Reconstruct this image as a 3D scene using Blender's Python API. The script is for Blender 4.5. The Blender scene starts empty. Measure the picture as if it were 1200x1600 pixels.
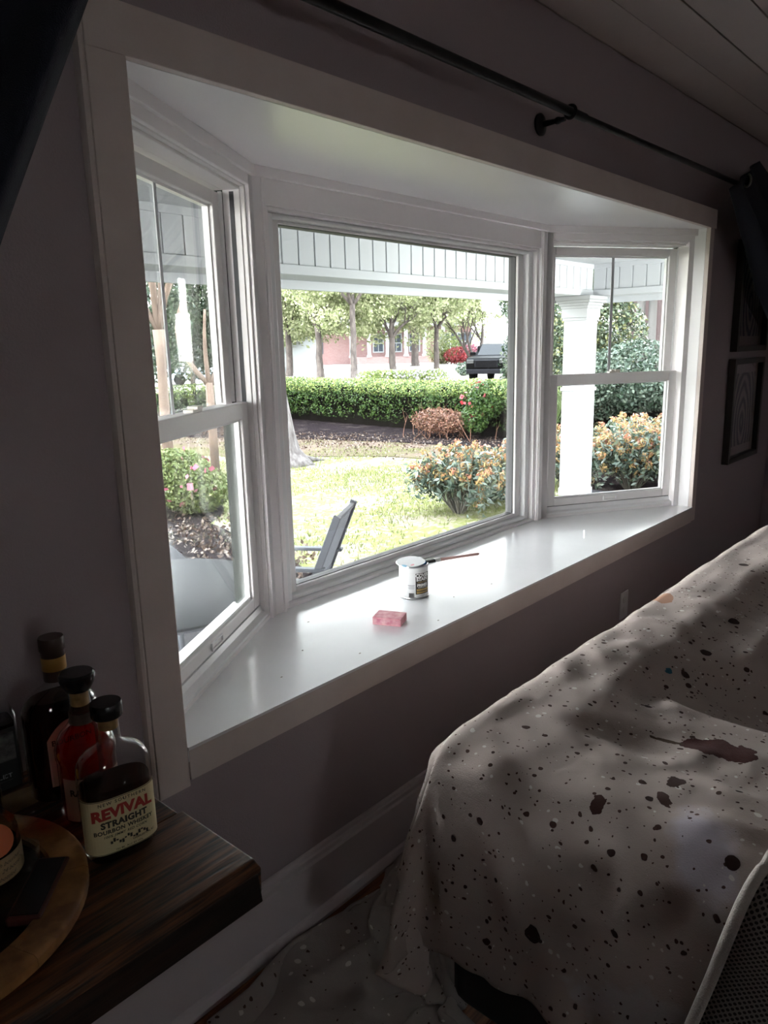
import bpy, bmesh, math, random
import numpy as np
from mathutils import Vector, Matrix, noise
PI = math.pi
random.seed(7); rng = np.random.default_rng(7)
SC = bpy.context.scene
COL = SC.collection

# ---------------------------------------------------------------- camera
cam_data = bpy.data.cameras.new('camera'); cam = bpy.data.objects.new('camera', cam_data); COL.objects.link(cam)
yaw, pitch, roll = 0.838834, 0.219880, -0.023510
fw = Vector((math.sin(yaw)*math.cos(pitch), math.cos(yaw)*math.cos(pitch), -math.sin(pitch)))
rt = fw.cross(Vector((0, 0, 1))).normalized(); up = rt.cross(fw)
r2 = rt*math.cos(roll)+up*math.sin(roll); u2 = -rt*math.sin(roll)+up*math.cos(roll)
M = Matrix((r2, u2, -fw)).transposed().to_4x4(); M.translation = Vector((-0.7259, -1.1911, 0.7686))
cam.matrix_world = M
cam_data.sensor_fit = 'HORIZONTAL'; cam_data.sensor_width = 36; cam_data.lens = 1157.73*36/1200
cam_data.clip_start = .02; cam_data.clip_end = 500
SC.camera = cam

# ---------------------------------------------------------------- light: hazy bright sky and a veiled sun
w = bpy.data.worlds.new('sky'); SC.world = w; w.use_nodes = True
wn = w.node_tree; wn.nodes.clear()
wo = wn.nodes.new('ShaderNodeOutputWorld'); wb = wn.nodes.new('ShaderNodeBackground')
tc = wn.nodes.new('ShaderNodeTexCoord'); sx = wn.nodes.new('ShaderNodeSeparateXYZ'); cr = wn.nodes.new('ShaderNodeValToRGB')
cr.color_ramp.elements[0].position = 0.0; cr.color_ramp.elements[0].color = (1.0, .985, .96, 1)
cr.color_ramp.elements[1].position = .8; cr.color_ramp.elements[1].color = (.80, .89, 1.0, 1)
wn.links.new(tc.outputs['Generated'], sx.inputs[0]); wn.links.new(sx.outputs['Z'], cr.inputs[0])
wn.links.new(cr.outputs[0], wb.inputs[0]); wn.links.new(wb.outputs[0], wo.inputs[0])
wb.inputs[1].default_value = 1.0
sun_d = bpy.data.lights.new('sun', 'SUN'); sun = bpy.data.objects.new('sun', sun_d); COL.objects.link(sun)
sun_d.energy = .45; sun_d.angle = math.radians(12); sun_d.color = (1, .96, .88)
sun.rotation_euler = Vector((.55, -.30, -.95)).to_track_quat('-Z', 'Y').to_euler()   # from the upper left, over the street side
SC.view_settings.view_transform = 'Standard'; SC.view_settings.look = 'None'
SC.view_settings.gamma = 1; SC.view_settings.use_curve_mapping = False
SC.view_settings.exposure = 4.95
SC.cycles.max_bounces = 12; SC.cycles.diffuse_bounces = 6; SC.cycles.transparent_max_bounces = 24
SC.cycles.use_denoising = True; SC.cycles.caustics_reflective = False; SC.cycles.caustics_refractive = False
SC.cycles.sample_clamp_indirect = 6

# ---------------------------------------------------------------- materials
def nmat(name):
    m = bpy.data.materials.new(name); m.use_nodes = True
    return m, m.node_tree, m.node_tree.nodes['Principled BSDF']
def P(name, col, rough=.6, var=0.0, scale=8.0, bump=0.0, bscale=60.0, metal=0.0, spec=.5, coat=0.0, col2=None, stretch=None, detail=4):
    m, t, b = nmat(name); L = t.links
    b.inputs['Base Color'].default_value = (*col, 1); b.inputs['Roughness'].default_value = rough
    b.inputs['Metallic'].default_value = metal; b.inputs['Specular IOR Level'].default_value = spec
    b.inputs['Coat Weight'].default_value = coat
    if var or col2 or bump:
        tcn = t.nodes.new('ShaderNodeTexCoord'); mp = t.nodes.new('ShaderNodeMapping'); L.new(tcn.outputs['Object'], mp.inputs[0])
        if stretch: mp.inputs['Scale'].default_value = stretch
    if var or col2:
        n = t.nodes.new('ShaderNodeTexNoise'); n.inputs['Scale'].default_value = scale; n.inputs['Detail'].default_value = detail
        L.new(mp.outputs[0], n.inputs[0])
        r = t.nodes.new('ShaderNodeValToRGB'); r.color_ramp.elements[0].position = .35; r.color_ramp.elements[1].position = .65
        c2 = col2 or tuple(max(0, c*(1-var)) for c in col)
        r.color_ramp.elements[0].color = (*c2, 1); r.color_ramp.elements[1].color = (*col, 1)
        L.new(n.outputs[0], r.inputs[0]); L.new(r.outputs[0], b.inputs['Base Color'])
    if bump:
        n2 = t.nodes.new('ShaderNodeTexNoise'); n2.inputs['Scale'].default_value = bscale; n2.inputs['Detail'].default_value = 3
        L.new(mp.outputs[0], n2.inputs[0]); bp = t.nodes.new('ShaderNodeBump'); bp.inputs['Strength'].default_value = bump; bp.inputs['Distance'].default_value = .01
        L.new(n2.outputs[0], bp.inputs['Height']); L.new(bp.outputs[0], b.inputs['Normal'])
    return m
def pane_mat(name, tint=(1, 1, 1), rough=0.0, refl=1.0, ior=1.45):
    m, t, b = nmat(name); t.nodes.remove(b); L = t.links
    tr = t.nodes.new('ShaderNodeBsdfTransparent'); tr.inputs[0].default_value = (*tint, 1)
    gl = t.nodes.new('ShaderNodeBsdfGlossy'); gl.inputs['Roughness'].default_value = rough; gl.inputs[0].default_value = (refl, refl, refl, 1)
    lw = t.nodes.new('ShaderNodeLayerWeight'); lw.inputs[0].default_value = .5
    pw = t.nodes.new('ShaderNodeMath'); pw.operation = 'POWER'; pw.inputs[1].default_value = 4.5 if ior < 2 else 2.6; L.new(lw.outputs['Facing'], pw.inputs[0])
    fr = t.nodes.new('ShaderNodeMath'); fr.operation = 'MULTIPLY_ADD'; fr.inputs[1].default_value = .9; fr.inputs[2].default_value = .035; L.new(pw.outputs[0], fr.inputs[0])
    mx = t.nodes.new('ShaderNodeMixShader'); L.new(fr.outputs[0], mx.inputs[0]); L.new(tr.outputs[0], mx.inputs[1]); L.new(gl.outputs[0], mx.inputs[2])
    L.new(mx.outputs[0], t.nodes['Material Output'].inputs[0]); return m
def leaf_mat(name, cols, trans=.35, rough=.5):
    m, t, b = nmat(name); L = t.links
    g = t.nodes.new('ShaderNodeNewGeometry'); r = t.nodes.new('ShaderNodeValToRGB'); r.color_ramp.interpolation = 'CONSTANT'
    e = r.color_ramp.elements
    while len(e) < len(cols): e.new(.5)
    for i, c in enumerate(cols): e[i].position = i/len(cols); e[i].color = (*c, 1)
    L.new(g.outputs['Random Per Island'], r.inputs[0]); L.new(r.outputs[0], b.inputs['Base Color']); b.inputs['Roughness'].default_value = rough; b.inputs['Specular IOR Level'].default_value = .10
    tl = t.nodes.new('ShaderNodeBsdfTranslucent'); L.new(r.outputs[0], tl.inputs[0])
    mx = t.nodes.new('ShaderNodeMixShader'); mx.inputs[0].default_value = trans
    L.new(b.outputs[0], mx.inputs[1]); L.new(tl.outputs[0], mx.inputs[2]); L.new(mx.outputs[0], t.nodes['Material Output'].inputs[0]); return m
def wood_mat(name, c1, c2, scale=(1.2, 18, 18), rough=.45, ring=5.0, axis_x=True, bump=.25):
    m, t, b = nmat(name); L = t.links
    tcn = t.nodes.new('ShaderNodeTexCoord'); mp = t.nodes.new('ShaderNodeMapping'); L.new(tcn.outputs['Object'], mp.inputs[0]); mp.inputs['Scale'].default_value = scale
    n = t.nodes.new('ShaderNodeTexNoise'); n.inputs['Scale'].default_value = 1.4; n.inputs['Detail'].default_value = 3; n.inputs['Distortion'].default_value = .6; L.new(mp.outputs[0], n.inputs[0])
    mu = t.nodes.new('ShaderNodeMath'); mu.operation = 'MULTIPLY'; mu.inputs[1].default_value = ring*6.28; L.new(n.outputs[0], mu.inputs[0])
    sn = t.nodes.new('ShaderNodeMath'); sn.operation = 'SINE'; L.new(mu.outputs[0], sn.inputs[0])
    n2 = t.nodes.new('ShaderNodeTexNoise'); n2.inputs['Scale'].default_value = 9; n2.inputs['Detail'].default_value = 5; L.new(mp.outputs[0], n2.inputs[0])
    ad = t.nodes.new('ShaderNodeMath'); ad.operation = 'MULTIPLY_ADD'; ad.inputs[1].default_value = .13; L.new(sn.outputs[0], ad.inputs[0]); L.new(n2.outputs[0], ad.inputs[2])
    r = t.nodes.new('ShaderNodeValToRGB'); r.color_ramp.elements[0].position = .3; r.color_ramp.elements[1].position = .75
    r.color_ramp.elements[0].color = (*c1, 1); r.color_ramp.elements[1].color = (*c2, 1); L.new(ad.outputs[0], r.inputs[0]); L.new(r.outputs[0], b.inputs['Base Color'])
    b.inputs['Roughness'].default_value = rough
    bp = t.nodes.new('ShaderNodeBump'); bp.inputs['Strength'].default_value = bump; bp.inputs['Distance'].default_value = .004; L.new(ad.outputs[0], bp.inputs['Height']); L.new(bp.outputs[0], b.inputs['Normal'])
    return m

M_wall = P('grey_mauve_wall_paint', (.34, .288, .305), .55, bump=.12, bscale=220)
M_trim = P('primed_trim_paint', (.66, .585, .56), .5, col2=(.60, .52, .49), scale=5, bump=.08, bscale=25)
M_seat = P('glossy_white_seat_paint', (.90, .90, .92), .20, col2=(.87, .87, .89), scale=6, bump=.06, bscale=7, spec=.8, coat=.5)
M_bay = P('white_bay_paint', (.86, .85, .865), .32, bump=.05, bscale=14)
M_casing = P('bay_casing_paint', (.85, .82, .83), .42, bump=.05, bscale=30)
M_vinyl = P('white_vinyl', (.80, .80, .81), .3)
M_vinyl2 = P('white_vinyl_sash', (.80, .78, .78), .4)
M_spacer = P('dark_window_seal', (.06, .06, .065), .6)
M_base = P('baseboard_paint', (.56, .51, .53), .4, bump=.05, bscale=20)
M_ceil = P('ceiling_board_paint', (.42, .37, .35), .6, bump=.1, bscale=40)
M_floor = wood_mat('oak_floor', (.12, .04, .015), (.28, .11, .04), rough=.35)
M_blackmetal = P('black_rod_metal', (.012, .012, .013), .38, metal=.6)
M_pane = pane_mat('window_glass', (.97, .985, .98), 0, .9)
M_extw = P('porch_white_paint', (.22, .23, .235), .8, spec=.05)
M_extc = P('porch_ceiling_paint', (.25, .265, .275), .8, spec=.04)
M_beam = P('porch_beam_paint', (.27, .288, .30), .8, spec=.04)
M_extshade = P('shade_toned_frame', (.05, .058, .054), .7, spec=.05)  # outer half of the white frames, porch shade put into its colour
M_conc = P('grey_concrete', (.018, .018, .019), .95, spec=0, col2=(.014, .014, .015), scale=6, bump=.2, bscale=80)

# ---------------------------------------------------------------- mesh helpers
class MB:
    def __init__(s): s.v = []; s.f = []
    def add(s, vs, fs):
        o = len(s.v); s.v += [tuple(v) for v in vs]; s.f += [tuple(i+o for i in f) for f in fs]; return s
    def box(s, a, b, T=None):
        x0, y0, z0 = a; x1, y1, z1 = b
        vs = [(x0,y0,z0),(x1,y0,z0),(x1,y1,z0),(x0,y1,z0),(x0,y0,z1),(x1,y0,z1),(x1,y1,z1),(x0,y1,z1)]
        if T: vs = [T(Vector(v)) for v in vs]
        return s.add(vs, [(3,2,1,0),(4,5,6,7),(0,1,5,4),(1,2,6,5),(2,3,7,6),(3,0,4,7)])
    def prism(s, poly, z0, z1, T=None):
        n = len(poly); vs = [(x, y, z0) for x, y in poly]+[(x, y, z1) for x, y in poly]
        if T: vs = [T(Vector(v)) for v in vs]
        return s.add(vs, [tuple(range(n-1, -1, -1)), tuple(range(n, 2*n))]+[(i, (i+1) % n, n+(i+1) % n, n+i) for i in range(n)])
    def extrude(s, prof, axis_pts, T=None):     # prof: list of (y,z), swept along x between axis_pts (x0,x1)
        n = len(prof); x0, x1 = axis_pts
        vs = [(x0, y, z) for y, z in prof]+[(x1, y, z) for y, z in prof]
        if T: vs = [T(Vector(v)) for v in vs]
        return s.add(vs, [tuple(range(n-1, -1, -1)), tuple(range(n, 2*n))]+[(i, (i+1) % n, n+(i+1) % n, n+i) for i in range(n)])
    def loft(s, rings, n=32, cap=True):          # rings: (cx,cy,z,rx,ry,pow)
        o = []
        for (cx, cy, z, rx, ry, pw) in rings:
            for k in range(n):
                a = 2*PI*k/n; c, q = math.cos(a), math.sin(a)
                o.append((cx+rx*math.copysign(abs(c)**(2/pw), c), cy+ry*math.copysign(abs(q)**(2/pw), q), z))
        f = [(i*n+k, i*n+(k+1) % n, (i+1)*n+(k+1) % n, (i+1)*n+k) for i in range(len(rings)-1) for k in range(n)]
        if cap: f += [tuple(range(n-1, -1, -1)), tuple((len(rings)-1)*n+k for k in range(n))]
        return s.add(o, f)
    def lathe(s, prof, n=32, c=(0, 0), cap=True): return s.loft([(c[0], c[1], z, r, r, 2) for r, z in prof], n, cap)
    def tube(s, pts, rad, n=8):
        pts = [Vector(p) for p in pts]; rads = rad if isinstance(rad, (list, tuple)) else [rad]*len(pts)
        vs = []; ref = None
        for i, p in enumerate(pts):
            d = (pts[min(i+1, len(pts)-1)]-pts[max(i-1, 0)]).normalized()
            if ref is None: ref = Vector((0, 0, 1)) if abs(d.z) < .9 else Vector((1, 0, 0))
            a = (ref-d*ref.dot(d)).normalized(); ref = a; b = d.cross(a)
            for k in range(n):
                t = 2*PI*k/n; vs.append(p+(a*math.cos(t)+b*math.sin(t))*rads[i])
        m = len(pts)
        f = [(i*n+k, i*n+(k+1) % n, (i+1)*n+(k+1) % n, (i+1)*n+k) for i in range(m-1) for k in range(n)]
        f += [tuple(range(n-1, -1, -1)), tuple((m-1)*n+k for k in range(n))]
        return s.add(vs, f)
    def torus(s, c, ax, R, r, n=24, k=8, T=None):
        ax = Vector(ax).normalized(); a = ax.orthogonal().normalized(); b = ax.cross(a); vs = []
        for i in range(n):
            t = 2*PI*i/n; d = a*math.cos(t)+b*math.sin(t)
            for j in range(k):
                q = 2*PI*j/k; vs.append(Vector(c)+d*(R+r*math.cos(q))+ax*r*math.sin(q))
        return s.add(vs, [(i*k+j, i*k+(j+1) % k, ((i+1) % n)*k+(j+1) % k, ((i+1) % n)*k+j) for i in range(n) for j in range(k)])
    def build(s, name, m=None, parent=None, smooth=False, bevel=0, seg=2, angle=40):
        me = bpy.data.meshes.new(name); me.from_pydata(s.v, [], s.f); me.update()
        bm = bmesh.new(); bm.from_mesh(me); bmesh.ops.recalc_face_normals(bm, faces=bm.faces)
        bm.to_mesh(me); bm.free()
        o = bpy.data.objects.new(name, me); COL.objects.link(o)
        if m: me.materials.append(m)
        if parent: o.parent = parent
        if smooth:
            me.shade_smooth()
            me.set_sharp_from_angle(angle=math.radians(angle))
        if bevel:
            md = o.modifiers.new('bevel', 'BEVEL'); md.width = bevel; md.segments = seg; md.limit_method = 'ANGLE'
        return o
def tag(o, label=None, cat=None, group=None, kind=None):
    if label: o['label'] = label
    if cat: o['category'] = cat
    if group: o['group'] = group
    if kind: o['kind'] = kind
    return o
def thing(name, label, cat, loc=(0, 0, 0), rz=0, group=None):
    o = bpy.data.objects.new(name, None); COL.objects.link(o); o.location = loc; o.rotation_euler = (0, 0, rz); o.empty_display_size = .1
    return tag(o, label, cat, group)
def struct(name, label, cat): 
    o = bpy.data.objects.new(name, None); COL.objects.link(o); o.empty_display_size = .1
    return tag(o, label, cat, kind='structure')
def copy_tree(o, parent=None, data=True):
    c = o.copy(); COL.objects.link(c)
    if parent: c.parent = parent
    for ch in o.children: copy_tree(ch, c)
    return c
def text_mesh(body, size, bold=0.0, spacing=1.0, shear=0.0):
    cu = bpy.data.curves.new('t', 'FONT'); cu.body = body; cu.size = size; cu.align_x = 'CENTER'; cu.align_y = 'CENTER'
    cu.offset = bold; cu.space_character = spacing; cu.shear = shear; cu.resolution_u = 3
    o = bpy.data.objects.new('t', cu); COL.objects.link(o)
    dg = bpy.context.evaluated_depsgraph_get(); me = bpy.data.meshes.new_from_object(o.evaluated_get(dg))
    bpy.data.objects.remove(o); vs = [tuple(v.co) for v in me.vertices]; fs = [tuple(p.vertices) for p in me.polygons]
    bpy.data.meshes.remove(me); return vs, fs

# ================================================================ ROOM SHELL
W, H, D, s_, sr, J = 2.76, 1.2378, .4401, .6032, .6223, .0643
CS, AP = .0695, .0733           # casing width, apron height
ZF, ZC = -.615, 1.725           # floor, ceiling
WY = .018                        # wall face
XL, XR, YB = -2.6, 4.0, -4.2

wf = MB()
wf.box((XL-.1, WY, ZF-.3), (-.014, .13, ZC+.25)); wf.box((W+.014, WY, ZF-.3), (XR+.1, .13, ZC+.25))
wf.box((-.014, WY, ZF-.3), (W+.014, .13, -.034)); wf.box((-.014, WY, H+.032), (W+.014, .13, ZC+.25))
tag(wf.build('wall_front', M_wall), 'grey mauve painted wall around the bay window', 'wall', kind='structure')
tag(MB().box((XL-.1, YB, ZF), (XL, .018, ZC+.1)).build('wall_left', M_wall), 'grey mauve wall at the near end of the room', 'wall', kind='structure')
tag(MB().box((XR, YB, ZF), (XR+.1, .018, ZC+.1)).build('wall_right', M_wall), 'grey mauve wall at the far end beyond the framed prints', 'wall', kind='structure')
wb_ = MB(); wb_.box((XL-.1, YB-.1, ZF), (-1.45, YB, ZC+.1)); wb_.box((-1.45, YB-.1, ZF), (-1.05, YB, .6)); wb_.box((-1.45, YB-.1, 1.1), (-1.05, YB, ZC+.1)); wb_.box((-1.05, YB-.1, ZF), (XR+.1, YB, ZC+.1))  # opening left for the added fill window
tag(wb_.build('wall_back', M_wall), 'grey mauve wall behind the viewer', 'wall', kind='structure')
# floor of planks
fl = struct('floor', 'reddish brown wooden plank floor', 'floor')
MB().box((XL, YB, ZF-.06), (XR, WY, ZF-.012)).build('subfloor', M_floor, fl)
first = None
for i in range(34):
    y1 = WY-.125*i
    if first is None:
        first = MB().box((XL, -.123, -.014), (XR, 0, 0)).build('plank', M_floor, fl, bevel=.0015, seg=1); o = first
    else:
        o = first.copy(); COL.objects.link(o)
    o.location = (0, y1, ZF)
# ceiling of boards
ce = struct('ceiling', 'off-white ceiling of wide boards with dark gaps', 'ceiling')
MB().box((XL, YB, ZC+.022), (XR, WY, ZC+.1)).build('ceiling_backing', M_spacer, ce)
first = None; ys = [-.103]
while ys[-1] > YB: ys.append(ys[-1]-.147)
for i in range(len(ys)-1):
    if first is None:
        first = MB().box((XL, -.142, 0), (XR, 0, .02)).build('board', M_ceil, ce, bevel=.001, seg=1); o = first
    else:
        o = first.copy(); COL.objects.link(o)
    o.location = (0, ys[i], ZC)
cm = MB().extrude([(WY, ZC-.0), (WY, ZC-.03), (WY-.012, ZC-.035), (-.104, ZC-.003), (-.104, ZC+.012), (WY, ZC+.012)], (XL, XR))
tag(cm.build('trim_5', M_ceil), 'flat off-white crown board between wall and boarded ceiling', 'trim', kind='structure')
# baseboard
bz = -.425
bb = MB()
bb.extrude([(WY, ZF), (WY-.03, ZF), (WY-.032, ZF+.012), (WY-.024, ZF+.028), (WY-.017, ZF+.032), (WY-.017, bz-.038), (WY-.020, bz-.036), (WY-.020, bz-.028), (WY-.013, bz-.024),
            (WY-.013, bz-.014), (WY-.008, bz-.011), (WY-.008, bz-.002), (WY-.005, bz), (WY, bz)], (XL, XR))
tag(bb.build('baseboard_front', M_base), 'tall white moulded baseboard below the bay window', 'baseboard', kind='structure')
# casing boards
def casing(name, a, b, label, extra=None):
    m = MB().box(a, b); 
    o = m.build(name, M_trim, bevel=.0015, seg=2); tag(o, label, 'casing', kind='structure')
    if extra: extra(o)
    return o
casing('trim_1', (-CS, 0, -AP-.012), (0, WY, H), 'primed white casing board on the near side of the bay', 
       lambda o: MB().extrude([(WY, 0), (.004, 0), (.002, .004), (.004, .009), (.010, .011), (WY, .012)], (-AP-.012, H+.085),
                 T=lambda v: Vector((-CS-v.z, v.y, v.x))).build('back_band', M_trim, o))
casing('trim_2', (-CS, 0, H), (W+CS, WY, H+CS+.01), 'primed white head casing board across the top of the bay')
casing('trim_3', (W, 0, -AP+.004), (W+CS*.7, WY, H), 'narrow white casing board on the far side of the bay')
casing('trim_4', (.0018, -.001, -AP), (W, WY, -.004), 'primed white apron board under the window seat')

def grid_wing(A, B):
    A = Vector(A); B = Vector(B); u = (B-A).normalized(); n = u.cross(Vector((0, 0, 1)))
    if n.y < 0: n = -n
    return lambda v: A+u*v.x+n*v.y+Vector((0, 0, v.z))
pLa, pLb = (s_, D, 0), (0, J, 0); pRa, pRb = (W-sr, D, 0), (W, J, 0)
def off_line(A, B, d):
    T = grid_wing(A, B); L = (Vector(B)-Vector(A)).length; return T(Vector((0, d, 0))), T(Vector((L, d, 0)))
# seat & head boards: trapezoids reaching under the frames
def trap(d, y0=0.0):
    la, lb = off_line(pLa, pLb, d); ra, rb = off_line(pRa, pRb, d)
    def isx(p, q, y): t = (y-p.y)/(q.y-p.y); return p.x+(q.x-p.x)*t
    yy = D+d
    return [(0, y0), (W, y0), (W, max(J, .02)), (W+d*.5, J), (isx(ra, rb, yy), yy), (isx(la, lb, yy), yy), (-d*.5, J), (0, J)]
seat = struct('trim_6', 'glossy white painted window seat board filling the bay', 'window seat')
MB().prism(trap(.14), -.032, 0).build('seat_board', M_seat, seat)
MB().prism([(.0, -.0035), (W, -.0035), (W, .006), (.0, .006)], -.006, .0006).build('front_lip', M_seat, seat)
tag(MB().prism(trap(.14, WY+.0005), H, H+.03).build('trim_7', M_bay), 'white painted head board of the bay', 'ceiling board', kind='structure')
tag(MB().box((W, WY+.0005, 0), (W+.012, J+.004, H)).box((-.012, WY+.0005, 0), (0, J+.004, H)).build('trim_8', M_bay), 'white painted jamb boards where the bay meets the wall', 'jamb', kind='structure')
# corner posts
def post(name, x, sgn, A, B, label):
    T = grid_wing(A, B); a = T(Vector((.0, 0, 0))); b = T(Vector((.0, .11, 0))); e = T(Vector((.027, 0, 0))); e2 = T(Vector((.027, .11, 0)))
    c1 = Vector((x+sgn*.042, D, 0)); c2 = Vector((x+sgn*.042, D+.13, 0))
    m1 = T(Vector((.027, .055, 0))); m2 = Vector((x+sgn*.042, D+.06, 0)); m0 = T(Vector((.0, .06, 0)))
    poly = [(v.x, v.y) for v in ([e, a, c1, m2, m0, m1])]; poly2 = [(v.x, v.y) for v in ([m1, m0, m2, c2, e2])]
    m = MB().prism(poly, 0, H)
    m.tube([Vector((x+sgn*.033, D-.001, 0)), Vector((x+sgn*.033, D-.001, 1.21))], .004, 8)
    po = m.build(name, M_casing); tag(po, label, 'post', kind='structure'); MB().prism(poly2, 0, H).build('exterior_cover', M_extshade, po)  # outer half of the post split off to take the shade colour
post('trim_9', s_, 1, pLa, pLb, 'white corner post between the near angled window and the big pane')
post('trim_10', W-sr, -1, pRa, pRb, 'white corner post between the big pane and the far angled window')

def ring(mb, T, u0, u1, z0, z1, ws, wbm, wt, d0, d1):
    mb.box((u0, d0, z0), (u0+ws, d1, z1), T); mb.box((u1-ws, d0, z0), (u1, d1, z1), T)
    if wbm: mb.box((u0+ws, d0, z0), (u1-ws, d1, z0+wbm), T)
    if wt: mb.box((u0+ws, d0, z1-wt), (u1-ws, d1, z1), T)
    return mb
def wing_window(name, label, A, B):
    T = grid_wing(A, B); L = (Vector(B)-Vector(A)).length
    win = struct(name, label, 'window')
    c = MB(); ring(c, T, .0, L, 0, H-.024, .028, 0, .03, 0, .075); c.box((.0, -.010, H-.028), (L+.01, .02, H), T)
    c.build('casing', M_casing, win, bevel=.0015, seg=1)
    f = MB(); ring(f, T, .027, L-.010, 0, H-.05, .008, .012, .008, .010, .068); ring(f, T, .033, L-.016, .0, H-.058, .006, .014, .008, .022, .068)
    f.build('frame', M_vinyl2, win, bevel=.0012, seg=1)
    MB().box((.041, .068, H-.066), (L-.023, .111, H-.0505), T).build('head_stop', M_vinyl2, win)
    ring(MB(), T, .0275, L-.0105, 0, H-.05, .011, .02, .012, .0685, .110).build('exterior_frame', M_extshade, win)
    ring(MB(), T, .0, L, 0, H-.024, .0268, 0, .03, .0755, .112).build('exterior_casing', M_extshade, win)
    MB().extrude([(.012, .0), (.012, .020), (.030, .026), (.034, .042), (.12, .046), (.12, 0)], (.03, L-.012), T).build('sill', M_vinyl, win)
    U0, U1 = .040, L-.022
    # lower sash
    s1 = ring(MB(), T, U0, U1, .045, .63, .045, .034, .044, .035, .060); lo = s1.build('lower_sash', M_vinyl2, win, bevel=.0025, seg=2)
    ring(MB(), T, U0+.045, U1-.045, .079, .586, .006, .006, .006, .045, .0585).build('glazing_bead', M_vinyl, lo)
    MB().box((U0+.048, .054, .082), (U1-.048, .057, .584), T).build('pane', M_pane, lo)
    cx = (U0+U1)/2
    h = MB(); h.box((cx-.035, .030, .052), (cx+.035, .037, .056), T).box((cx-.035, .030, .052), (cx-.031, .037, .072), T).box((cx+.031, .030, .052), (cx+.035, .037, .072), T).box((cx-.035, .030, .068), (cx+.035, .037, .072), T)
    h.build('lift_handle', M_vinyl, lo, bevel=.001)
    k = MB(); k.box((cx-.026, .037, .630), (cx+.026, .062, .637), T).box((cx-.016, .040, .637), (cx+.012, .058, .644), T).box((cx-.004, .026, .637), (cx+.024, .036, .645), T)
    k.build('sash_lock', P('lock_beige', (.62, .58, .53), .4), lo, bevel=.0015)
    s2 = ring(MB(), T, U0, U1, .586, H-.072, .045, .040, .034, .078, .108); upz = s2.build('upper_sash', M_vinyl2, win, bevel=.0025, seg=2)
    MB().box((U0+.045, .09, .63), (U0+.050, .106, H-.106), T).box((U1-.050, .09, .63), (U1-.045, .106, H-.106), T).box((U0+.045, .09, H-.112), (U1-.045, .106, H-.106), T).build('glazing_bead', M_vinyl, upz)
    MB().box((U0+.045, .094, .624), (U1-.045, .097, H-.106), T).build('pane', M_pane, upz)
    MB().box((.371, .091, .626), (.384, .0935, H-.106), T).build('muntin', P('grey_muntin', (.42, .43, .46), .5), upz)
    # dark weather gaps
    g = MB(); g.box((U0-.002, .040, .041), (U1+.002, .07, .0445), T); g.box((U0-.0025, .038, .045), (U0-.0002, .05, H-.07), T); g.box((U1+.0002, .038, .045), (U1+.0025, .05, H-.07), T)
    g.build('weather_strip', M_spacer, win)
    # jamb liners beside the upper sash
    MB().box((U0, .069, .63), (U0+.008, .078, H-.07), T).box((U1-.008, .069, .63), (U1, .078, H-.07), T).build('jamb_track', M_vinyl, win)
wing_window('window_1', 'near angled double-hung white window of the bay', pLa, pLb)
wing_window('window_3', 'far angled double-hung white window of the bay', pRa, pRb)
# centre picture window
T2 = lambda v: Vector((v.x, D+v.y, v.z))
w2 = struct('window_2', 'large fixed picture window in the middle of the bay', 'window')
x0, x1 = s_+.042, W-sr-.042
MB().box((s_, -.010, 1.213), (W-sr, .02, H), T2).box((x0, .004, 1.145), (x1, .13, 1.213), T2).build('head_casing', M_casing, w2, bevel=.0012, seg=1)
ring(MB(), T2, x0, x1, 0, 1.145, .018, .011, .010, .012, .13).build('outer_frame', M_casing, w2, bevel=.002)
ring(MB(), T2, x0+.018, x1-.018, .011, 1.135, .032, .016, .013, .030, .13).build('frame', M_vinyl, w2, bevel=.006, seg=4)
cs = ring(MB(), T2, x0+.050, x1-.050, .025, 1.122, .040, .017, .009, .056, .10).build('sash', M_vinyl2, w2, bevel=.003)
ring(MB(), T2, x0+.090, x1-.090, .040, 1.115, .004, .004, .004, .068, .10).build('glazing_bead', M_spacer, cs)
MB().box((x0+.085, .078, .038), (x1-.085, .081, 1.118), T2).build('pane', M_pane, w2)
# unseen window behind the viewer, added to fill the room with light
w4 = struct('fill_window', 'plain white window in the wall behind the viewer', 'window')
ring(MB(), lambda v: v, -1.45, -1.05, .6, 1.1, .04, .04, .04, YB-.08, YB-.02).build('frame', M_vinyl2, w4)
MB().box((-1.41, YB-.055, .64), (-1.09, YB-.05, 1.06)).build('pane', M_pane, w4)
# wall outlet partly hidden by the sheet
t = thing('wall_outlet', 'light grey electrical outlet plate on the wall behind the covered sofa', 'outlet', (2.085, WY, -.295))
MB().box((-.035, -.005, -.057), (.035, 0, .057)).build('plate', P('outlet_grey', (.62, .62, .64), .4), t, bevel=.002)
for dz in (-.022, .022): MB().loft([(0, 0, -.008, .017, .014, 3), (0, 0, -.0055, .017, .014, 3)], 16).build('socket', P('outlet_white', (.6, .6, .6), .4), t).matrix_local = Matrix.Translation((0, 0, dz)) @ Matrix.Rotation(-PI/2, 4, 'X')

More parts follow.
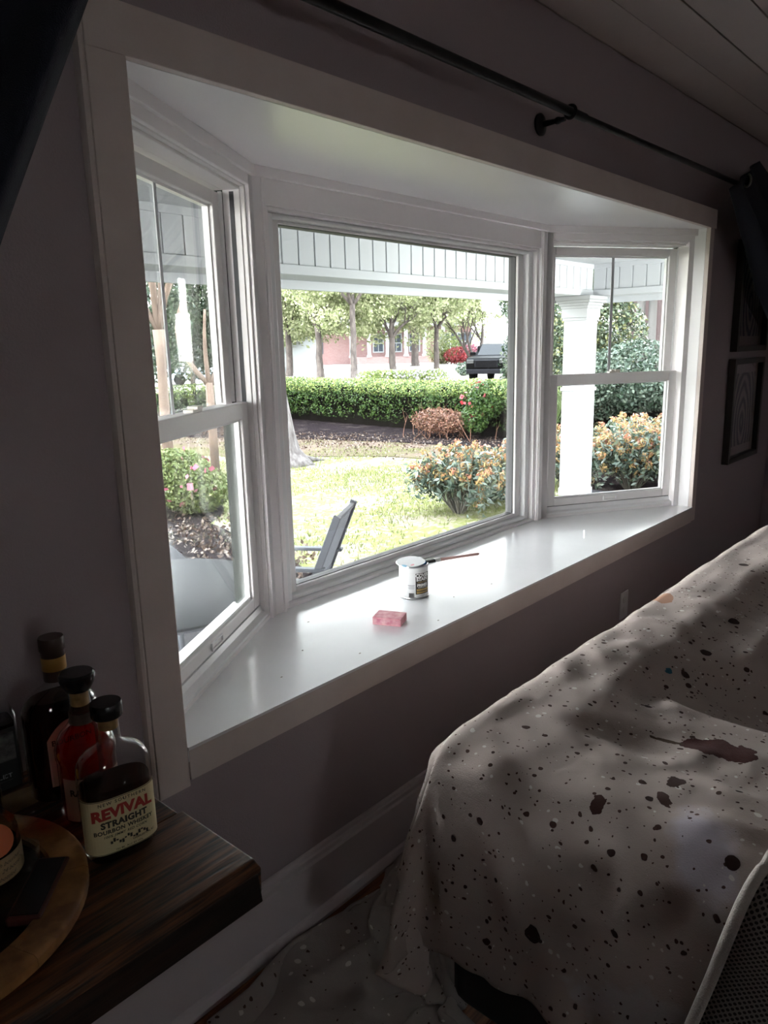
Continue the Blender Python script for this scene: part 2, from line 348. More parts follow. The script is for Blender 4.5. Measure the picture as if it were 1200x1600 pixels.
# ================================================================ INTERIOR THINGS
# ---- curtain rod
t = thing('curtain_rod', 'black metal curtain rod on a bracket above the bay window', 'curtain rod', (0, 0, 0))
MB().tube([(-1.0, -.08, 1.40), (1.42, -.08, 1.40)], .0125, 16).build('outer_tube', M_blackmetal, t, True)
MB().tube([(1.40, -.08, 1.40), (2.86, -.08, 1.41)], .0098, 16).build('inner_tube', M_blackmetal, t, True)
b = MB(); b.loft([(0, 0, 0, .030, .030, 2), (0, 0, .006, .030, .030, 2), (0, 0, .010, .022, .022, 2), (0, 0, .014, .009, .009, 2), (0, 0, .05, .007, .007, 2), (0, 0, .056, .010, .010, 2), (0, 0, .062, .010, .010, 2), (0, 0, .07, .007, .007, 2), (0, 0, .082, .006, .006, 2)], 20)
o = b.build('bracket', M_blackmetal, t, True); o.matrix_local = Matrix.Translation((1.335, WY, 1.385)) @ Matrix.Rotation(PI/2, 4, 'X')
MB().torus((1.335, -.08, 1.40), (1, 0, 0), .0165, .0045).build('ring_clamp', M_blackmetal, t, True)
o2 = b.build('bracket', M_blackmetal, t, True); o2.matrix_local = Matrix.Translation((-.3, WY, 1.385)) @ Matrix.Rotation(PI/2, 4, 'X')
o2.data = o.data

def fabric(name, col, rough=.9, bs=500, bump=.25, sheen=.3):
    m = P(name, col, rough, bump=bump, bscale=bs); m.node_tree.nodes['Principled BSDF'].inputs['Sheen Weight'].default_value = sheen; return m
M_navy = fabric('navy_curtain_fabric', (.007, .009, .021), sheen=.05)
def surf_grid(fn, nu, nv, name, m, parent=None, thick=.0015):
    vs = [fn(i/(nu-1), j/(nv-1)) for j in range(nv) for i in range(nu)]
    fs = [(j*nu+i, j*nu+i+1, (j+1)*nu+i+1, (j+1)*nu+i) for j in range(nv-1) for i in range(nu-1)]
    o = MB().add(vs, fs).build(name, m, parent, True, angle=180)
    md = o.modifiers.new('thick', 'SOLIDIFY'); md.thickness = thick; return o
# ---- left curtain, swept to the side
t = thing('curtain', 'dark navy curtain panel swept aside at the near end of the rod', 'curtain', (-.9, -.12, .2))
def cl(u, v):
    z = 1.47-v*1.35; xr = -.026-.47*(1.44-z); xl = -1.25-.15*v
    uu = u**(1-.0*v); x = xl+(xr-xl)*uu
    y = -.095-.03*v+.028*math.sin(u*2*PI*9+v*1.5)+.012*noise.noise(Vector((u*7, v*4, 2)))
    return (x+.9, y+.12, z-.2)
surf_grid(cl, 170, 40, 'panel', M_navy, t)
# ---- right curtain flap
t = thing('curtain', 'navy grommet curtain panel pulled aside at the far end of the rod', 'curtain', (2.8, -.09, 1.4))
def cr_(u, v):
    a0 = Vector((2.625, -.085, 1.360)); a1 = Vector((2.885, -.10, 1.500))
    b0 = Vector((3.93, -.10, .60)); b1 = Vector((3.97, -.08, 1.12))
    k = v; p = (a0*(1-u)+a1*u)*(1-k)+(b0*(1-u)+b1*u)*k
    p.z += -.10*math.sin(PI*k)*(1-u)*.4 + .02*math.sin(PI*k)*u
    fold = (.010+.035*min(1, k*2.2))*math.sin(u*2*PI*2.6+.8+k*1.3)
    return tuple(Vector((p.x, p.y-.03+fold+.006*noise.noise(Vector((u*6, v*10, 9))), p.z))-Vector((2.8, -.09, 1.4)))
surf_grid(cr_, 60, 70, 'panel', M_navy, t, .002)
M_nickel = P('brushed_nickel', (.45, .42, .38), .3, metal=1)
MB().torus((-.012, -.035, .012), (.75, -.62, .1), .024, .0045, 28, 8).build('grommet', M_nickel, t, True)
MB().loft([(0, 0, 0, .0225, .0225, 2), (0, 0, .001, .0225, .0225, 2)], 24).build('grommet_hole', M_blackmetal, t).matrix_local = Matrix.Translation((-.0135, -.036, .012)) @ Vector((.75, -.62, .1)).to_track_quat('Z', 'Y').to_matrix().to_4x4()

# ---- framed prints on the wall
M_frame = P('dark_brown_frame', (.016, .010, .009), .4)
M_mat = P('print_paper', (.40, .34, .34), .7)
def print_mat(name, seed):
    m, t_, b = nmat(name); L = t_.links
    tcn = t_.nodes.new('ShaderNodeTexCoord'); mp = t_.nodes.new('ShaderNodeMapping'); L.new(tcn.outputs['Object'], mp.inputs[0])
    mp.inputs['Scale'].default_value = (7.5, 7.5, 3.9); mp.inputs['Location'].default_value = (0, 0, seed*.15)
    wv = t_.nodes.new('ShaderNodeTexWave'); wv.wave_type = 'RINGS'; wv.rings_direction = 'SPHERICAL'; wv.inputs['Scale'].default_value = 1.1
    wv.inputs['Distortion'].default_value = 3.5; wv.inputs['Detail'].default_value = 3; wv.inputs['Detail Scale'].default_value = 1.6; wv.inputs['Phase Offset'].default_value = seed
    L.new(mp.outputs[0], wv.inputs[0]); r = t_.nodes.new('ShaderNodeValToRGB'); e = r.color_ramp.elements
    e[0].position = .1; e[0].color = (.05, .055, .09, 1); e[1].position = .8; e[1].color = (.34, .29, .29, 1)
    x = e.new(.4); x.color = (.16, .15, .18, 1)
    L.new(wv.outputs[0], r.inputs[0]); L.new(r.outputs[0], b.inputs['Base Color']); b.inputs['Roughness'].default_value = .6; return m
def picture(loc, lab, seed):
    t = thing('framed_print', lab, 'picture', loc, 0, None); w_, h_ = .50, .525
    ring(MB(), lambda v: v, -w_/2, w_/2, -h_/2, h_/2, .028, .028, .028, -.034, -.001).build('frame', M_frame, t, bevel=.002)
    MB().box((-w_/2+.02, -.008, -h_/2+.02), (w_/2-.02, -.004, h_/2-.02)).build('mount', M_mat, t)
    MB().box((-w_/2+.075, -.0095, -h_/2+.075), (w_/2-.075, -.008, h_/2-.075)).build('print', print_mat('print_%d' % seed, seed), t)
    MB().box((-w_/2+.02, -.014, -h_/2+.02), (w_/2-.02, -.0125, h_/2-.02)).build('glass', pane_mat('print_glass', (1, 1, 1), .02, .6), t)
picture((3.44, WY, .965), 'upper dark-framed abstract oval print, partly behind the curtain', 1)
picture((3.44, WY, .405), 'lower dark-framed abstract oval print beside the bay window', 2)

# ---- rustic wooden side table
M_darkwood = wood_mat('dark_stained_pine', (.020, .010, .006), (.21, .078, .028), (1.5, 16, 30), .38, 4.0)
M_darkside = wood_mat('dark_edge_wood', (.006, .004, .003), (.028, .012, .007), (1.5, 20, 20), .5, 4.0)  # much darker brown for edge band, legs and stretcher
TZ = .10
t = thing('side_table', 'dark stained rustic wooden table with thick live-edge top below the bay corner', 'table', (-.9, -.25, ZF))
def tl(x, y, z): return (x+.9, y+.25, z-ZF)
def slab(name, y0, y1, x1, m, z1=TZ, edge=False):
    prof = [(y0+.006, TZ-.062), (y0, TZ-.05), (y0-.002, TZ-.012), (y0+.008, z1), (y1, z1), (y1, TZ-.062)] if edge else [(y0, TZ-.062), (y0, z1), (y1, z1), (y1, TZ-.062)]
    mb = MB(); nseg = 18; n = len(prof); vs = []
    for i in range(nseg+1):
        x = -1.9+(x1+1.9)*i/nseg
        for (yy, zz) in prof:
            wob = .004*noise.noise(Vector((x*5, yy*9, 3))) if (edge and yy < y0+.01) else 0
            xx = x + (.006*noise.noise(Vector((yy*30, zz*20, 1))) if i == nseg else 0) - (.005 if (i == nseg and zz == z1) else 0)
            vs.append(tl(xx, yy+wob, zz))
    fs = [(i*n+k, i*n+(k+1) % n, (i+1)*n+(k+1) % n, (i+1)*n+k) for i in range(nseg) for k in range(n)]+[tuple(range(n)), tuple(nseg*n+k for k in range(n))]
    return mb.add(vs, fs).build(name, m, t, bevel=.0025)
slab('plank', -.479, -.302, -.197, M_darkwood, edge=True)
slab('plank', -.3005, -.150, -.204, M_darkwood, TZ-.0008)
slab('plank', -.1485, -.006, -.222, M_darkwood)
slab('edge_band', -.4815, -.478, -.200, M_darkside, TZ-.016)
for (a, b_) in (((-1.8, -.44, ZF), (-1.7, -.05, TZ-.062)), ((-.86, -.40, ZF), (-.76, -.10, TZ-.062))):
    MB().box(tl(*a), tl(*b_)).build('leg', M_darkside, t, bevel=.004)
MB().box(tl(-1.7, -.28, -.3), tl(-.86, -.2, -.2)).build('stretcher', M_darkside, t, bevel=.004)

# ---- bottles
M_glass = pane_mat('clear_bottle_glass', (.93, .95, .94), .02, 1, 2.6)
def liquid(name, col, dens=.0):
    m, t_, b = nmat(name); t_.nodes.remove(b); L = t_.links
    tr = t_.nodes.new('ShaderNodeBsdfTransparent'); tr.inputs[0].default_value = (*col, 1)
    df = t_.nodes.new('ShaderNodeBsdfDiffuse'); df.inputs[0].default_value = (*[c*.35 for c in col], 1)
    gl = t_.nodes.new('ShaderNodeBsdfGlossy'); gl.inputs['Roughness'].default_value = .03
    m1 = t_.nodes.new('ShaderNodeMixShader'); m1.inputs[0].default_value = .25; L.new(tr.outputs[0], m1.inputs[1]); L.new(df.outputs[0], m1.inputs[2])
    lw = t_.nodes.new('ShaderNodeLayerWeight'); fr = t_.nodes.new('ShaderNodeMath'); fr.operation = 'POWER'; fr.inputs[1].default_value = 4.0; L.new(lw.outputs['Facing'], fr.inputs[0]); m2 = t_.nodes.new('ShaderNodeMixShader')
    L.new(fr.outputs[0], m2.inputs[0]); L.new(m1.outputs[0], m2.inputs[1]); L.new(gl.outputs[0], m2.inputs[2]); L.new(m2.outputs[0], t_.nodes['Material Output'].inputs[0]); return m
L_bourbon = liquid('dark_bourbon', (.10, .018, .006)); L_red = liquid('red_bourbon', (.92, .03, .01)); L_deep = liquid('deep_red_bourbon', (.09, .006, .004)); L_amber = liquid('amber', (.45, .14, .02))
M_cap = P('black_cap', (.008, .008, .009), .22); M_cork = P('cork', (.50, .30, .12), .8, var=.4, scale=90)
M_labc = P('cream_label_paper', (.66, .56, .33), .6); M_labp = P('pinkish_label_paper', (.62, .44, .36), .6); M_ink = P('black_ink', (.03, .025, .02), .6); M_redink = P('red_ink', (.42, .03, .025), .6)
M_gold = P('gold_foil', (.45, .26, .07), .4, metal=.3)
class Body:   # superellipse body (rx,ry,pow) whose front (-y) carries labels
    def __init__(s, rx, ry, pw):
        s.rx, s.ry, s.pw = rx, ry, pw; N = 400; s.tab = []; L = 0; prev = None
        for i in range(N+1):
            a = -PI/2+(i-N/2)/(N/2)*PI*.95; p = s.at(a)
            if prev is not None: L += (p-prev).length
            prev = p; s.tab.append((L, a))
        mid = s.tab[N//2][0]; s.tab = [(l-mid, a) for l, a in s.tab]
    def at(s, a, off=0):
        c, q = math.cos(a), math.sin(a)
        return Vector(((s.rx+off)*math.copysign(abs(c)**(2/s.pw), c), (s.ry+off)*math.copysign(abs(q)**(2/s.pw), q)))
    def ang(s, l):
        T_ = s.tab
        if l <= T_[0][0]: return T_[0][1]
        lo, hi = 0, len(T_)-1
        while hi-lo > 1:
            m = (lo+hi)//2
            if T_[m][0] <= l: lo = m
            else: hi = m
        f = (l-T_[lo][0])/max(1e-9, T_[hi][0]-T_[lo][0]); return T_[lo][1]+f*(T_[hi][1]-T_[lo][1])
    def pt(s, x, z, off):
        p = s.at(s.ang(x), off); return (p.x, p.y, z)
    def label(s, x0, x1, z0, z1, m, parent, name='label', off=.0006, arch=0):
        n = 28; vs = []
        for i in range(n+1):
            x = x0+(x1-x0)*i/n; q = (2*i/n-1)
            for o_ in (off, off+.0004):
                vs.append(s.pt(x, z0, o_)); vs.append(s.pt(x, z1+arch*(1-q*q), o_))
        fs = []
        for i in range(n):
            a = i*4; b_ = a+4; fs += [(a+2, b_+2, b_+3, a+3), (a, a+1, b_+1, b_), (a+1, a+3, b_+3, b_+1), (a, b_, b_+2, a+2)]
        return MB().add(vs, fs).build(name, m, parent)
    def text(s, body, x, z, size, m, parent, bold=0, spacing=1, rot=0, arch=0, off=.0015, sx_=1, shear=0):
        vs, fs = text_mesh(body, size, bold, spacing, shear); o = []
        for (a, b_, _) in vs: 
            a *= sx_; a2 = a*math.cos(rot)-b_*math.sin(rot); b2 = a*math.sin(rot)+b_*math.cos(rot); o.append(s.pt(x+a2, z+b2-arch*a2*a2, off))
        ob = MB().add(o, fs).build('lettering', m, parent); return ob
    def panel(s, x, z, w_, h_, m, parent, name, off=.0012): return s.label(x-w_/2, x+w_/2, z-h_/2, z+h_/2, m, parent, name, off)
# 1 -- clear flask-shaped bourbon, front right
t = thing('whiskey_bottle', 'clear flask-shaped whiskey bottle with cream label reading REVIVAL in red', 'bottle', (-.304, -.309, TZ), math.radians(-10))
rx, ry, pw = .0475, .030, 2.9
out = [(0, 0, 0, rx*.86, ry*.82, pw), (0, 0, .003, rx*.94, ry*.92, pw), (0, 0, .012, rx, ry, pw), (0, 0, .122, rx, ry, pw), (0, 0, .135, rx*.97, ry*.97, pw), (0, 0, .146, rx*.86, ry*.88, 2.7), (0, 0, .154, rx*.66, ry*.72, 2.4),
       (0, 0, .159, rx*.42, ry*.58, 2.1), (0, 0, .164, .0145, .0145, 2), (0, 0, .180, .0135, .0135, 2), (0, 0, .192, .0135, .0135, 2), (0, 0, .194, .0155, .0155, 2), (0, 0, .199, .0155, .0155, 2)]
MB().loft(out, 48, cap=False).build('glass_body', M_glass, t, True)
MB().loft([(0, 0, 0, rx*.86, ry*.82, pw), (0, 0, .001, rx*.87, ry*.83, pw)], 48).build('glass_base', M_glass, t, True)
MB().loft([(0, 0, .013, rx*.9, ry*.88, pw), (0, 0, .018, rx*.95, ry*.93, pw), (0, 0, .106, rx*.95, ry*.93, pw)], 48).build('liquor', L_bourbon, t, True)
MB().lathe([(.0125, .182), (.0125, .1985)], 24).build('cork', M_cork, t, True)
MB().lathe([(.0195, .199), (.0205, .201), (.0205, .217), (.0195, .219)], 32).build('cap', M_cap, t, True)
B = Body(rx, ry, pw); lb = B.label(-.060, .052, .017, .097, M_labc, t)
B.text('NEW SOUTHERN', -.001, .0915, .0064, M_ink, lb, .0001, 1.35, arch=1.2)
B.text('REVIVAL', -.002, .0768, .0210, M_redink, lb, .0011, 1.0, arch=2.0, sx_=1.02)
B.text('STRAIGHT', -.001, .0605, .0122, M_ink, lb, .0006, 1.08, arch=.6)
B.text('BOURBON WHISKEY', -.002, .0505, .0078, M_ink, lb, .0003, 1.08, arch=.6)
B.text('100% JIMMY RED CORN', -.001, .0432, .0050, M_ink, lb, .0001, 1.1, shear=.2)
for k in range(14):   # engraved distillery scene: hatch strokes
    B.panel(-.020+k*.0036, .0335+.003*math.sin(k*1.3), .0028, .0035+.002*math.sin(k*2.1), M_ink, lb, 'engraving')
B.text('CHARLESTON, SC', .022, .0275, .0038, M_ink, lb, .0001, 1.0)
B.text('750 ML  ALC BY VOL', .002, .0212, .0036, M_ink, lb, .00005, 1.1)
B.panel(-.004, .0962, .110, .0006, M_ink, lb, 'border_line'); B.panel(-.004, .0182, .110, .0006, M_ink, lb, 'border_line')
# 2 -- red
t = thing('whiskey_bottle', 'round-shouldered bottle of red bourbon with flared black stopper and pale label', 'bottle', (-.290, -.201, TZ), math.radians(-14))
R_ = .041
pf = [(R_*.9, 0), (R_, .004), (R_, .096), (R_*1.03, .100), (R_*1.03, .112), (R_*.96, .122), (R_*.80, .134), (R_*.55, .145), (.0175, .153), (.0155, .160), (.0165, .165), (.0165, .170), (.0148, .174), (.0140, .190), (.0140, .198)]
MB().lathe(pf, 48, cap=False).build('glass_body', M_glass, t, True)
MB().lathe([(R_*.85, .004), (R_*.94, .006), (R_*.94, .096), (R_*.97, .100), (R_*.97, .112), (R_*.9, .121), (R_*.74, .132), (R_*.45, .141)], 48).build('liquor', L_red, t, True)
MB().lathe([(.0128, .176), (.0128, .197)], 24).build('cork', M_cork, t, True)
MB().lathe([(.0165, .198), (.0225, .208), (.0250, .216), (.0250, .222), (.022, .225)], 36).build('stopper', M_cap, t, True)
MB().lathe([(.0185, .150), (.0172, .158), (.0172, .166)], 36, cap=False).build('neck_band', P('dark_neck_band', (.03, .02, .015), .6), t, True)
B = Body(R_, R_, 2); lb = B.label(-.046, .046, .012, .078, M_labp, t)
B.text('RARE', -.0195, .057, .0135, M_ink, lb, .0005, 1.0, arch=.5); B.text('BREED', -.013, .0445, .0065, M_ink, lb, .0002)
B.text('BARREL PROOF', .000, .028, .0045, M_redink, lb); B.panel(-.016, .069, .016, .0008, M_ink, lb, 'flourish'); B.text('KENTUCKY', -.004, .0185, .0045, M_redink, lb)
# 3 -- large dark at the back
t = thing('whiskey_bottle', 'tall broad dark red liquor bottle with brown and gold neck wrap against the wall', 'bottle', (-.283, -.112, TZ), math.radians(-8))
rx, ry, pw = .056, .036, 2.7
MB().loft([(0, 0, 0, rx*.9, ry*.9, pw), (0, 0, .005, rx, ry, pw), (0, 0, .135, rx, ry, pw), (0, 0, .152, rx*.93, ry*.94, pw), (0, 0, .166, rx*.74, ry*.8, 2.4), (0, 0, .176, rx*.46, ry*.6, 2.1), (0, 0, .182, .0165, .0165, 2), (0, 0, .198, .0152, .0152, 2)], 48, cap=False).build('glass_body', M_glass, t, True)
MB().loft([(0, 0, .004, rx*.9, ry*.9, pw), (0, 0, .008, rx*.96, ry*.95, pw), (0, 0, .135, rx*.96, ry*.95, pw), (0, 0, .151, rx*.89, ry*.9, pw), (0, 0, .160, rx*.74, ry*.77, 2.5)], 48).build('liquor', L_deep, t, True)
M_wrap = P('brown_neck_wrap', (.035, .016, .010), .5)
MB().lathe([(.0170, .186), (.0170, .232), (.0185, .234), (.0185, .252), (.0175, .254)], 32).build('neck_wrap', M_wrap, t, True)
MB().lathe([(.0176, .203), (.0176, .224)], 32, cap=False).build('gold_band', M_gold, t, True)
B = Body(rx, ry, pw); lb = B.label(-.032, .038, .03, .105, M_labp, t, arch=.028)
B.text('BOURBON', .003, .10, .012, M_ink, lb, .0003)
# 4 -- square black-label decanter
t = thing('whiskey_bottle', 'square-shouldered glass bottle with glass stopper and black picture label', 'bottle', (-.362, -.024, TZ), math.radians(-8))
rx, ry, pw = .040, .028, 7
MB().loft([(0, 0, 0, rx*.95, ry*.95, pw), (0, 0, .004, rx, ry, pw), (0, 0, .128, rx, ry, pw), (0, 0, .133, rx*.94, ry*.92, pw), (0, 0, .138, .016, .016, 2), (0, 0, .150, .013, .013, 2), (0, 0, .158, .015, .015, 2)], 48, cap=False).build('glass_body', M_glass, t, True)
MB().loft([(0, 0, .005, rx*.93, ry*.9, pw), (0, 0, .112, rx*.93, ry*.9, pw)], 48).build('liquor', L_deep, t, True)
MB().lathe([(.010, .150), (.012, .162), (.019, .172), (.021, .182), (.018, .192), (.009, .199)], 28).build('glass_stopper', M_glass, t, True)
B = Body(rx, ry, pw); lb = B.label(-.034, .034, .008, .108, P('black_label', (.012, .012, .013), .45), t)
M_greyi = P('grey_print_ink', (.16, .155, .155), .6, col2=(.03, .03, .03), scale=70)
B.panel(.004, .078, .052, .046, M_greyi, lb, 'photo_print'); B.text('SELECT', .004, .030, .0095, P('silver_ink', (.35, .35, .36), .4), lb, .0002, 1.15); B.panel(.004, .0225, .034, .0006, M_greyi, lb, 'rule')
# 5 -- amber with yellow label at the frame's edge
t = thing('whiskey_bottle', 'amber bottle with a yellow octagonal label at the near edge of the table', 'bottle', (-.415, -.088, TZ), math.radians(-4))
rx, ry, pw = .040, .026, 2.6
MB().loft([(0, 0, 0, rx*.9, ry*.9, pw), (0, 0, .004, rx, ry, pw), (0, 0, .125, rx, ry, pw), (0, 0, .145, rx*.8, ry*.85, 2.4), (0, 0, .158, .015, .015, 2), (0, 0, .185, .0135, .0135, 2)], 40, cap=False).build('glass_body', M_glass, t, True)
MB().loft([(0, 0, .004, rx*.94, ry*.92, pw), (0, 0, .12, rx*.94, ry*.92, pw)], 40).build('liquor', L_amber, t, True)
MB().lathe([(.0155, .183), (.0155, .207)], 24).build('cap', M_cap, t, True)
B = Body(rx, ry, pw); M_yel = P('yellow_label', (.62, .36, .02), .5)
vs = []; n = 8; ring_ = [(.034*math.cos(PI/8+k*PI/4), .030*math.sin(PI/8+k*PI/4)) for k in range(n)]
mbx = MB(); gx = 13
for i in range(gx-1):
    xa, xb = -.0314+.0628*i/(gx-1), -.0314+.0628*(i+1)/(gx-1)
    def hh(x): return min(.0277, .0277-max(0, abs(x)-.013)*(.0277-.0115)/(.0314-.013))
    mbx.add([B.pt(xa, .062-hh(xa), .0012), B.pt(xb, .062-hh(xb), .0012), B.pt(xb, .062+hh(xb), .0012), B.pt(xa, .062+hh(xa), .0012)], [(0, 1, 2, 3)])
mbx.build('label', M_yel, t)

# ---- round wooden tray
M_traywood = wood_mat('honey_tray_wood', (.16, .065, .022), (.52, .27, .10), (3, 3, 3), .4, 3.0)
M_trayin = wood_mat('tray_base_wood', (.012, .007, .005), (.05, .022, .012), (3, 12, 12), .4, 3.0)
t = thing('round_tray', 'round wooden tray with a broad honey-coloured rim holding bottles', 'tray', (-.540, -.2505, TZ))
MB().lathe([(.188, 0), (.191, .004), (.191, .008), (.150, .0085)], 64).build('base', M_trayin, t, True)
for k in range(8):      # rim built of glued segments
    a0, a1 = k*PI/4+.35, (k+1)*PI/4+.347; vs = []; m_ = 9
    prof = [(.150, .006), (.150, .017), (.153, .020), (.190, .020), (.195, .016), (.195, .004), (.190, .001)]
    for i in range(m_):
        a = a0+(a1-a0)*i/(m_-1); vs += [(r*math.cos(a), r*math.sin(a), z) for r, z in prof]
    n = len(prof); fs = [(i*n+q, i*n+(q+1) % n, (i+1)*n+(q+1) % n, (i+1)*n+q) for i in range(m_-1) for q in range(n)]+[tuple(range(n)), tuple((m_-1)*n+q for q in range(n))]
    MB().add(vs, fs).build('rim_segment', M_traywood, t, True)
TR = TZ+.009
# squat cut-glass bottle with orange seal and parchment
t = thing('whiskey_bottle', 'squat round cut-glass bottle with orange seal and handwritten parchment band on the tray', 'bottle', (-.452, -.235, TR), math.radians(-14))
R_ = .043
MB().loft([(0, 0, 0, R_*.86, R_*.86, 2), (0, 0, .006, R_, R_, 2), (0, 0, .055, R_, R_, 2), (0, 0, .070, R_*.93, R_*.93, 2), (0, 0, .083, R_*.72, R_*.72, 2), (0, 0, .092, R_*.42, R_*.42, 2), (0, 0, .098, .014, .014, 2), (0, 0, .115, .013, .013, 2)], 12, cap=False).build('glass_body', M_glass, t)
MB().lathe([(R_*.84, .006), (R_*.94, .010), (R_*.94, .040)], 24).build('liquor', L_bourbon, t, True)
MB().lathe([(.0135, .112), (.0135, .120), (.019, .122), (.019, .134)], 24).build('cap', M_cork, t, True)
B = Body(R_, R_, 2); M_parch = P('parchment_paper', (.40, .27, .15), .8, var=.3, scale=30)
lb = B.label(-.075, .075, .006, .040, M_parch, t, 'parchment_band', off=.001, arch=0)
for q, s in enumerate(('small batch bourbon', 'batch no. 24 bottle', 'hand bottled')): B.text(s, .012, .032-.0095*q, .0075, M_ink, lb, 0, 1.0, shear=.5, off=.002)
vs = [(0, 0, 0)]+[(.021*math.cos(2*PI*k/24), .021*math.sin(2*PI*k/24), 0) for k in range(24)]
sl = MB().add(vs+[(x, y, .0008) for x, y, _ in vs], [(0, 1+k, 1+(k+1) % 24) for k in range(24)]+[(25, 26+(k+1) % 24, 26+k) for k in range(24)]).build('orange_seal', P('orange_seal_paper', (.62, .13, .03), .6), t)
sl.matrix_local = Matrix.Translation((.012, -.0405, .0665)) @ Matrix.Rotation(math.radians(70), 4, 'X')
# dark flat tin
t = thing('flat_tin', 'flat dark rectangular box with a reddish rim lying in the tray', 'box', (-.424, -.327, TR), math.radians(47))
MB().box((-.055, -.021, 0), (.055, .021, .014)).build('body', P('reddish_tin', (.10, .030, .022), .35), t, bevel=.004, seg=3)
MB().box((-.050, -.0165, .0135), (.050, .0165, .0152)).build('lid_panel', P('black_lid', (.004, .004, .005), .3), t, bevel=.0005)
# small glass and dark neck
t = thing('shot_glass', 'small clear shot glass in the tray behind the flat box', 'glass', (-.412, -.268, TR))
MB().lathe([(.012, 0), (.0135, .002), (.016, .034), (.0145, .034), (.012, .005), (.001, .004)], 24, cap=False).build('glass_body', M_glass, t, True)
t = thing('whiskey_bottle', 'dark green-black bottle at the front edge of the tray', 'bottle', (-.517, -.318, TR))
MB().lathe([(.032, 0), (.034, .004), (.034, .05), (.030, .062), (.016, .075), (.0135, .082), (.0135, .100)], 36).build('glass_body', P('dark_bottle_glass', (.008, .012, .010), .1), t, True)
MB().lathe([(.0148, .098), (.0148, .118)], 24).build('cap', M_cap, t, True)
t = thing('paper_tag', 'brown handwritten parchment tag lying behind the tray', 'tag', (-.345, -.075, TZ))
o = MB().loft([(-.012, -.01, 0, .05, .028, 2.4), (-.012, -.01, .0012, .05, .028, 2.4)], 30).build('paper', M_parch, t)

# ---- can, lid, brush, sponge on the seat
M_can = P('can_white_print', (.66, .66, .66), .35); M_steel = P('tin_steel', (.55, .55, .57), .3, metal=1); M_prim = P('wet_white_primer', (.85, .86, .88), .25)
t = thing('primer_can', 'white quart can of COVER STAIN primer standing open on the window seat', 'can', (.990, .232, .0006), math.radians(-33))
R_ = .0455
MB().lathe([(R_, .004), (R_, .101)], 48, cap=False).build('can_body', M_can, t, True)
MB().torus((0, 0, .003), (0, 0, 1), R_+.0005, .003, 48, 8).build('bottom_rim', M_steel, t, True)
MB().torus((0, 0, .102), (0, 0, 1), R_-.0003, .0032, 48, 8).build('top_rim', M_steel, t, True)
MB().lathe([(R_-.002, .100), (R_-.007, .098), (R_-.008, .092)], 48, cap=False).build('lid_groove', M_steel, t, True)
MB().lathe([(R_-.001, .0005), (R_-.001, .002)], 48).build('bottom', M_steel, t)
MB().lathe([(R_-.002, .085), (R_-.002, .086)], 48).build('primer', M_prim, t)
B = Body(R_, R_, 2); M_black = P('can_black_print', (.022, .018, .015), .4); M_wt = P('can_white_ink', (.75, .75, .74), .4); M_goldp = P('can_gold_print', (.34, .22, .06), .4); M_grey = P('can_grey_print', (.25, .25, .27), .5)
q0 = -.002   # label panel offset along the circumference
lb = B.panel(q0+.020, .0495, .052, .067, M_black, t, 'label', .0005)
B.text('COVER', q0+.0175, .0755, .0150, M_wt, lb, .0006, .95, off=.0013); B.text('STAIN', q0+.0165, .0640, .0150, M_wt, lb, .0006, .95, off=.0013)
B.text('INTERIOR OIL-BASE', q0+.018, .0545, .0040, M_goldp, lb, .0001, off=.0013)
B.text('PRIMER', q0+.0175, .0445, .0120, M_wt, lb, .0005, .95, off=.0013); B.text('SEALER STAIN KILLER', q0+.0185, .0375, .0035, M_wt, lb, .0001, off=.0013)
B.panel(q0+.020, .0300, .046, .0065, M_goldp, lb, 'gold_stripe', .0010); B.panel(q0+.020, .0215, .046, .0055, M_goldp, lb, 'gold_stripe', .0010)
for k in range(11): B.panel(-.029+k*.0016, .0135, .0005+.0005*(k*7 % 3), .014, M_black, t, 'barcode_bar', .0006)
for k in range(6): B.panel(-.021, .0455-.0024*k, .021-.003*(k % 3), .0008 if k else .0018, M_grey, t, 'fine_print_line', .0006)
for k in range(14): B.panel(-.052, .090-.004*k, .014-.003*(k % 2), .0008, M_grey, t, 'fine_print_line', .0006)
for k in range(3): B.panel(q0+.010, .0115-.003*k, .030-.008*k, .0012, M_grey, t, 'fine_print_line', .0006)
t = thing('can_lid', 'white paint-coated lid lying tilted across the open primer can', 'lid', (.990, .240, .1075)); t.rotation_euler = (math.radians(3), math.radians(-4), 0)
MB().loft([(-.004, 0, 0, .045, .043, 2), (-.004, 0, .0015, .0475, .045, 2), (-.004, 0, .003, .046, .044, 2), (-.004, 0, .0032, .040, .038, 2)], 40).build('disc', M_prim, t, True)
MB().loft([(-.024, -.024, .0030, .008, .005, 2), (-.024, -.024, .0037, .007, .004, 2)], 16).build('pink_smear', P('pink_paint', (.75, .35, .40), .4), t)
MB().loft([(-.044, -.008, .0010, .007, .012, 2), (-.044, -.008, .0036, .006, .010, 2)], 16).build('blue_smear', P('pale_blue_paint', (.25, .50, .68), .4), t)
t = thing('paint_brush', 'paint brush with blue band and pink-brown handle lying across the primer can', 'brush', (1.04, .207, .104))
dv = Vector((1.187-1.03, .129-.222, .006)).normalized(); q = dv.to_track_quat('X', 'Z').to_matrix().to_4x4(); TB = lambda v: q @ v
def along(prof, n=16):   # (x, half width y, half height z)
    vs = [TB(Vector((x, wy*math.cos(2*PI*k/n), wz*math.sin(2*PI*k/n)))) for x, wy, wz in prof for k in range(n)]
    return MB().add(vs, [(i*n+k, i*n+(k+1) % n, (i+1)*n+(k+1) % n, (i+1)*n+k) for i in range(len(prof)-1) for k in range(n)]+[tuple(range(n-1, -1, -1)), tuple((len(prof)-1)*n+k for k in range(n))])
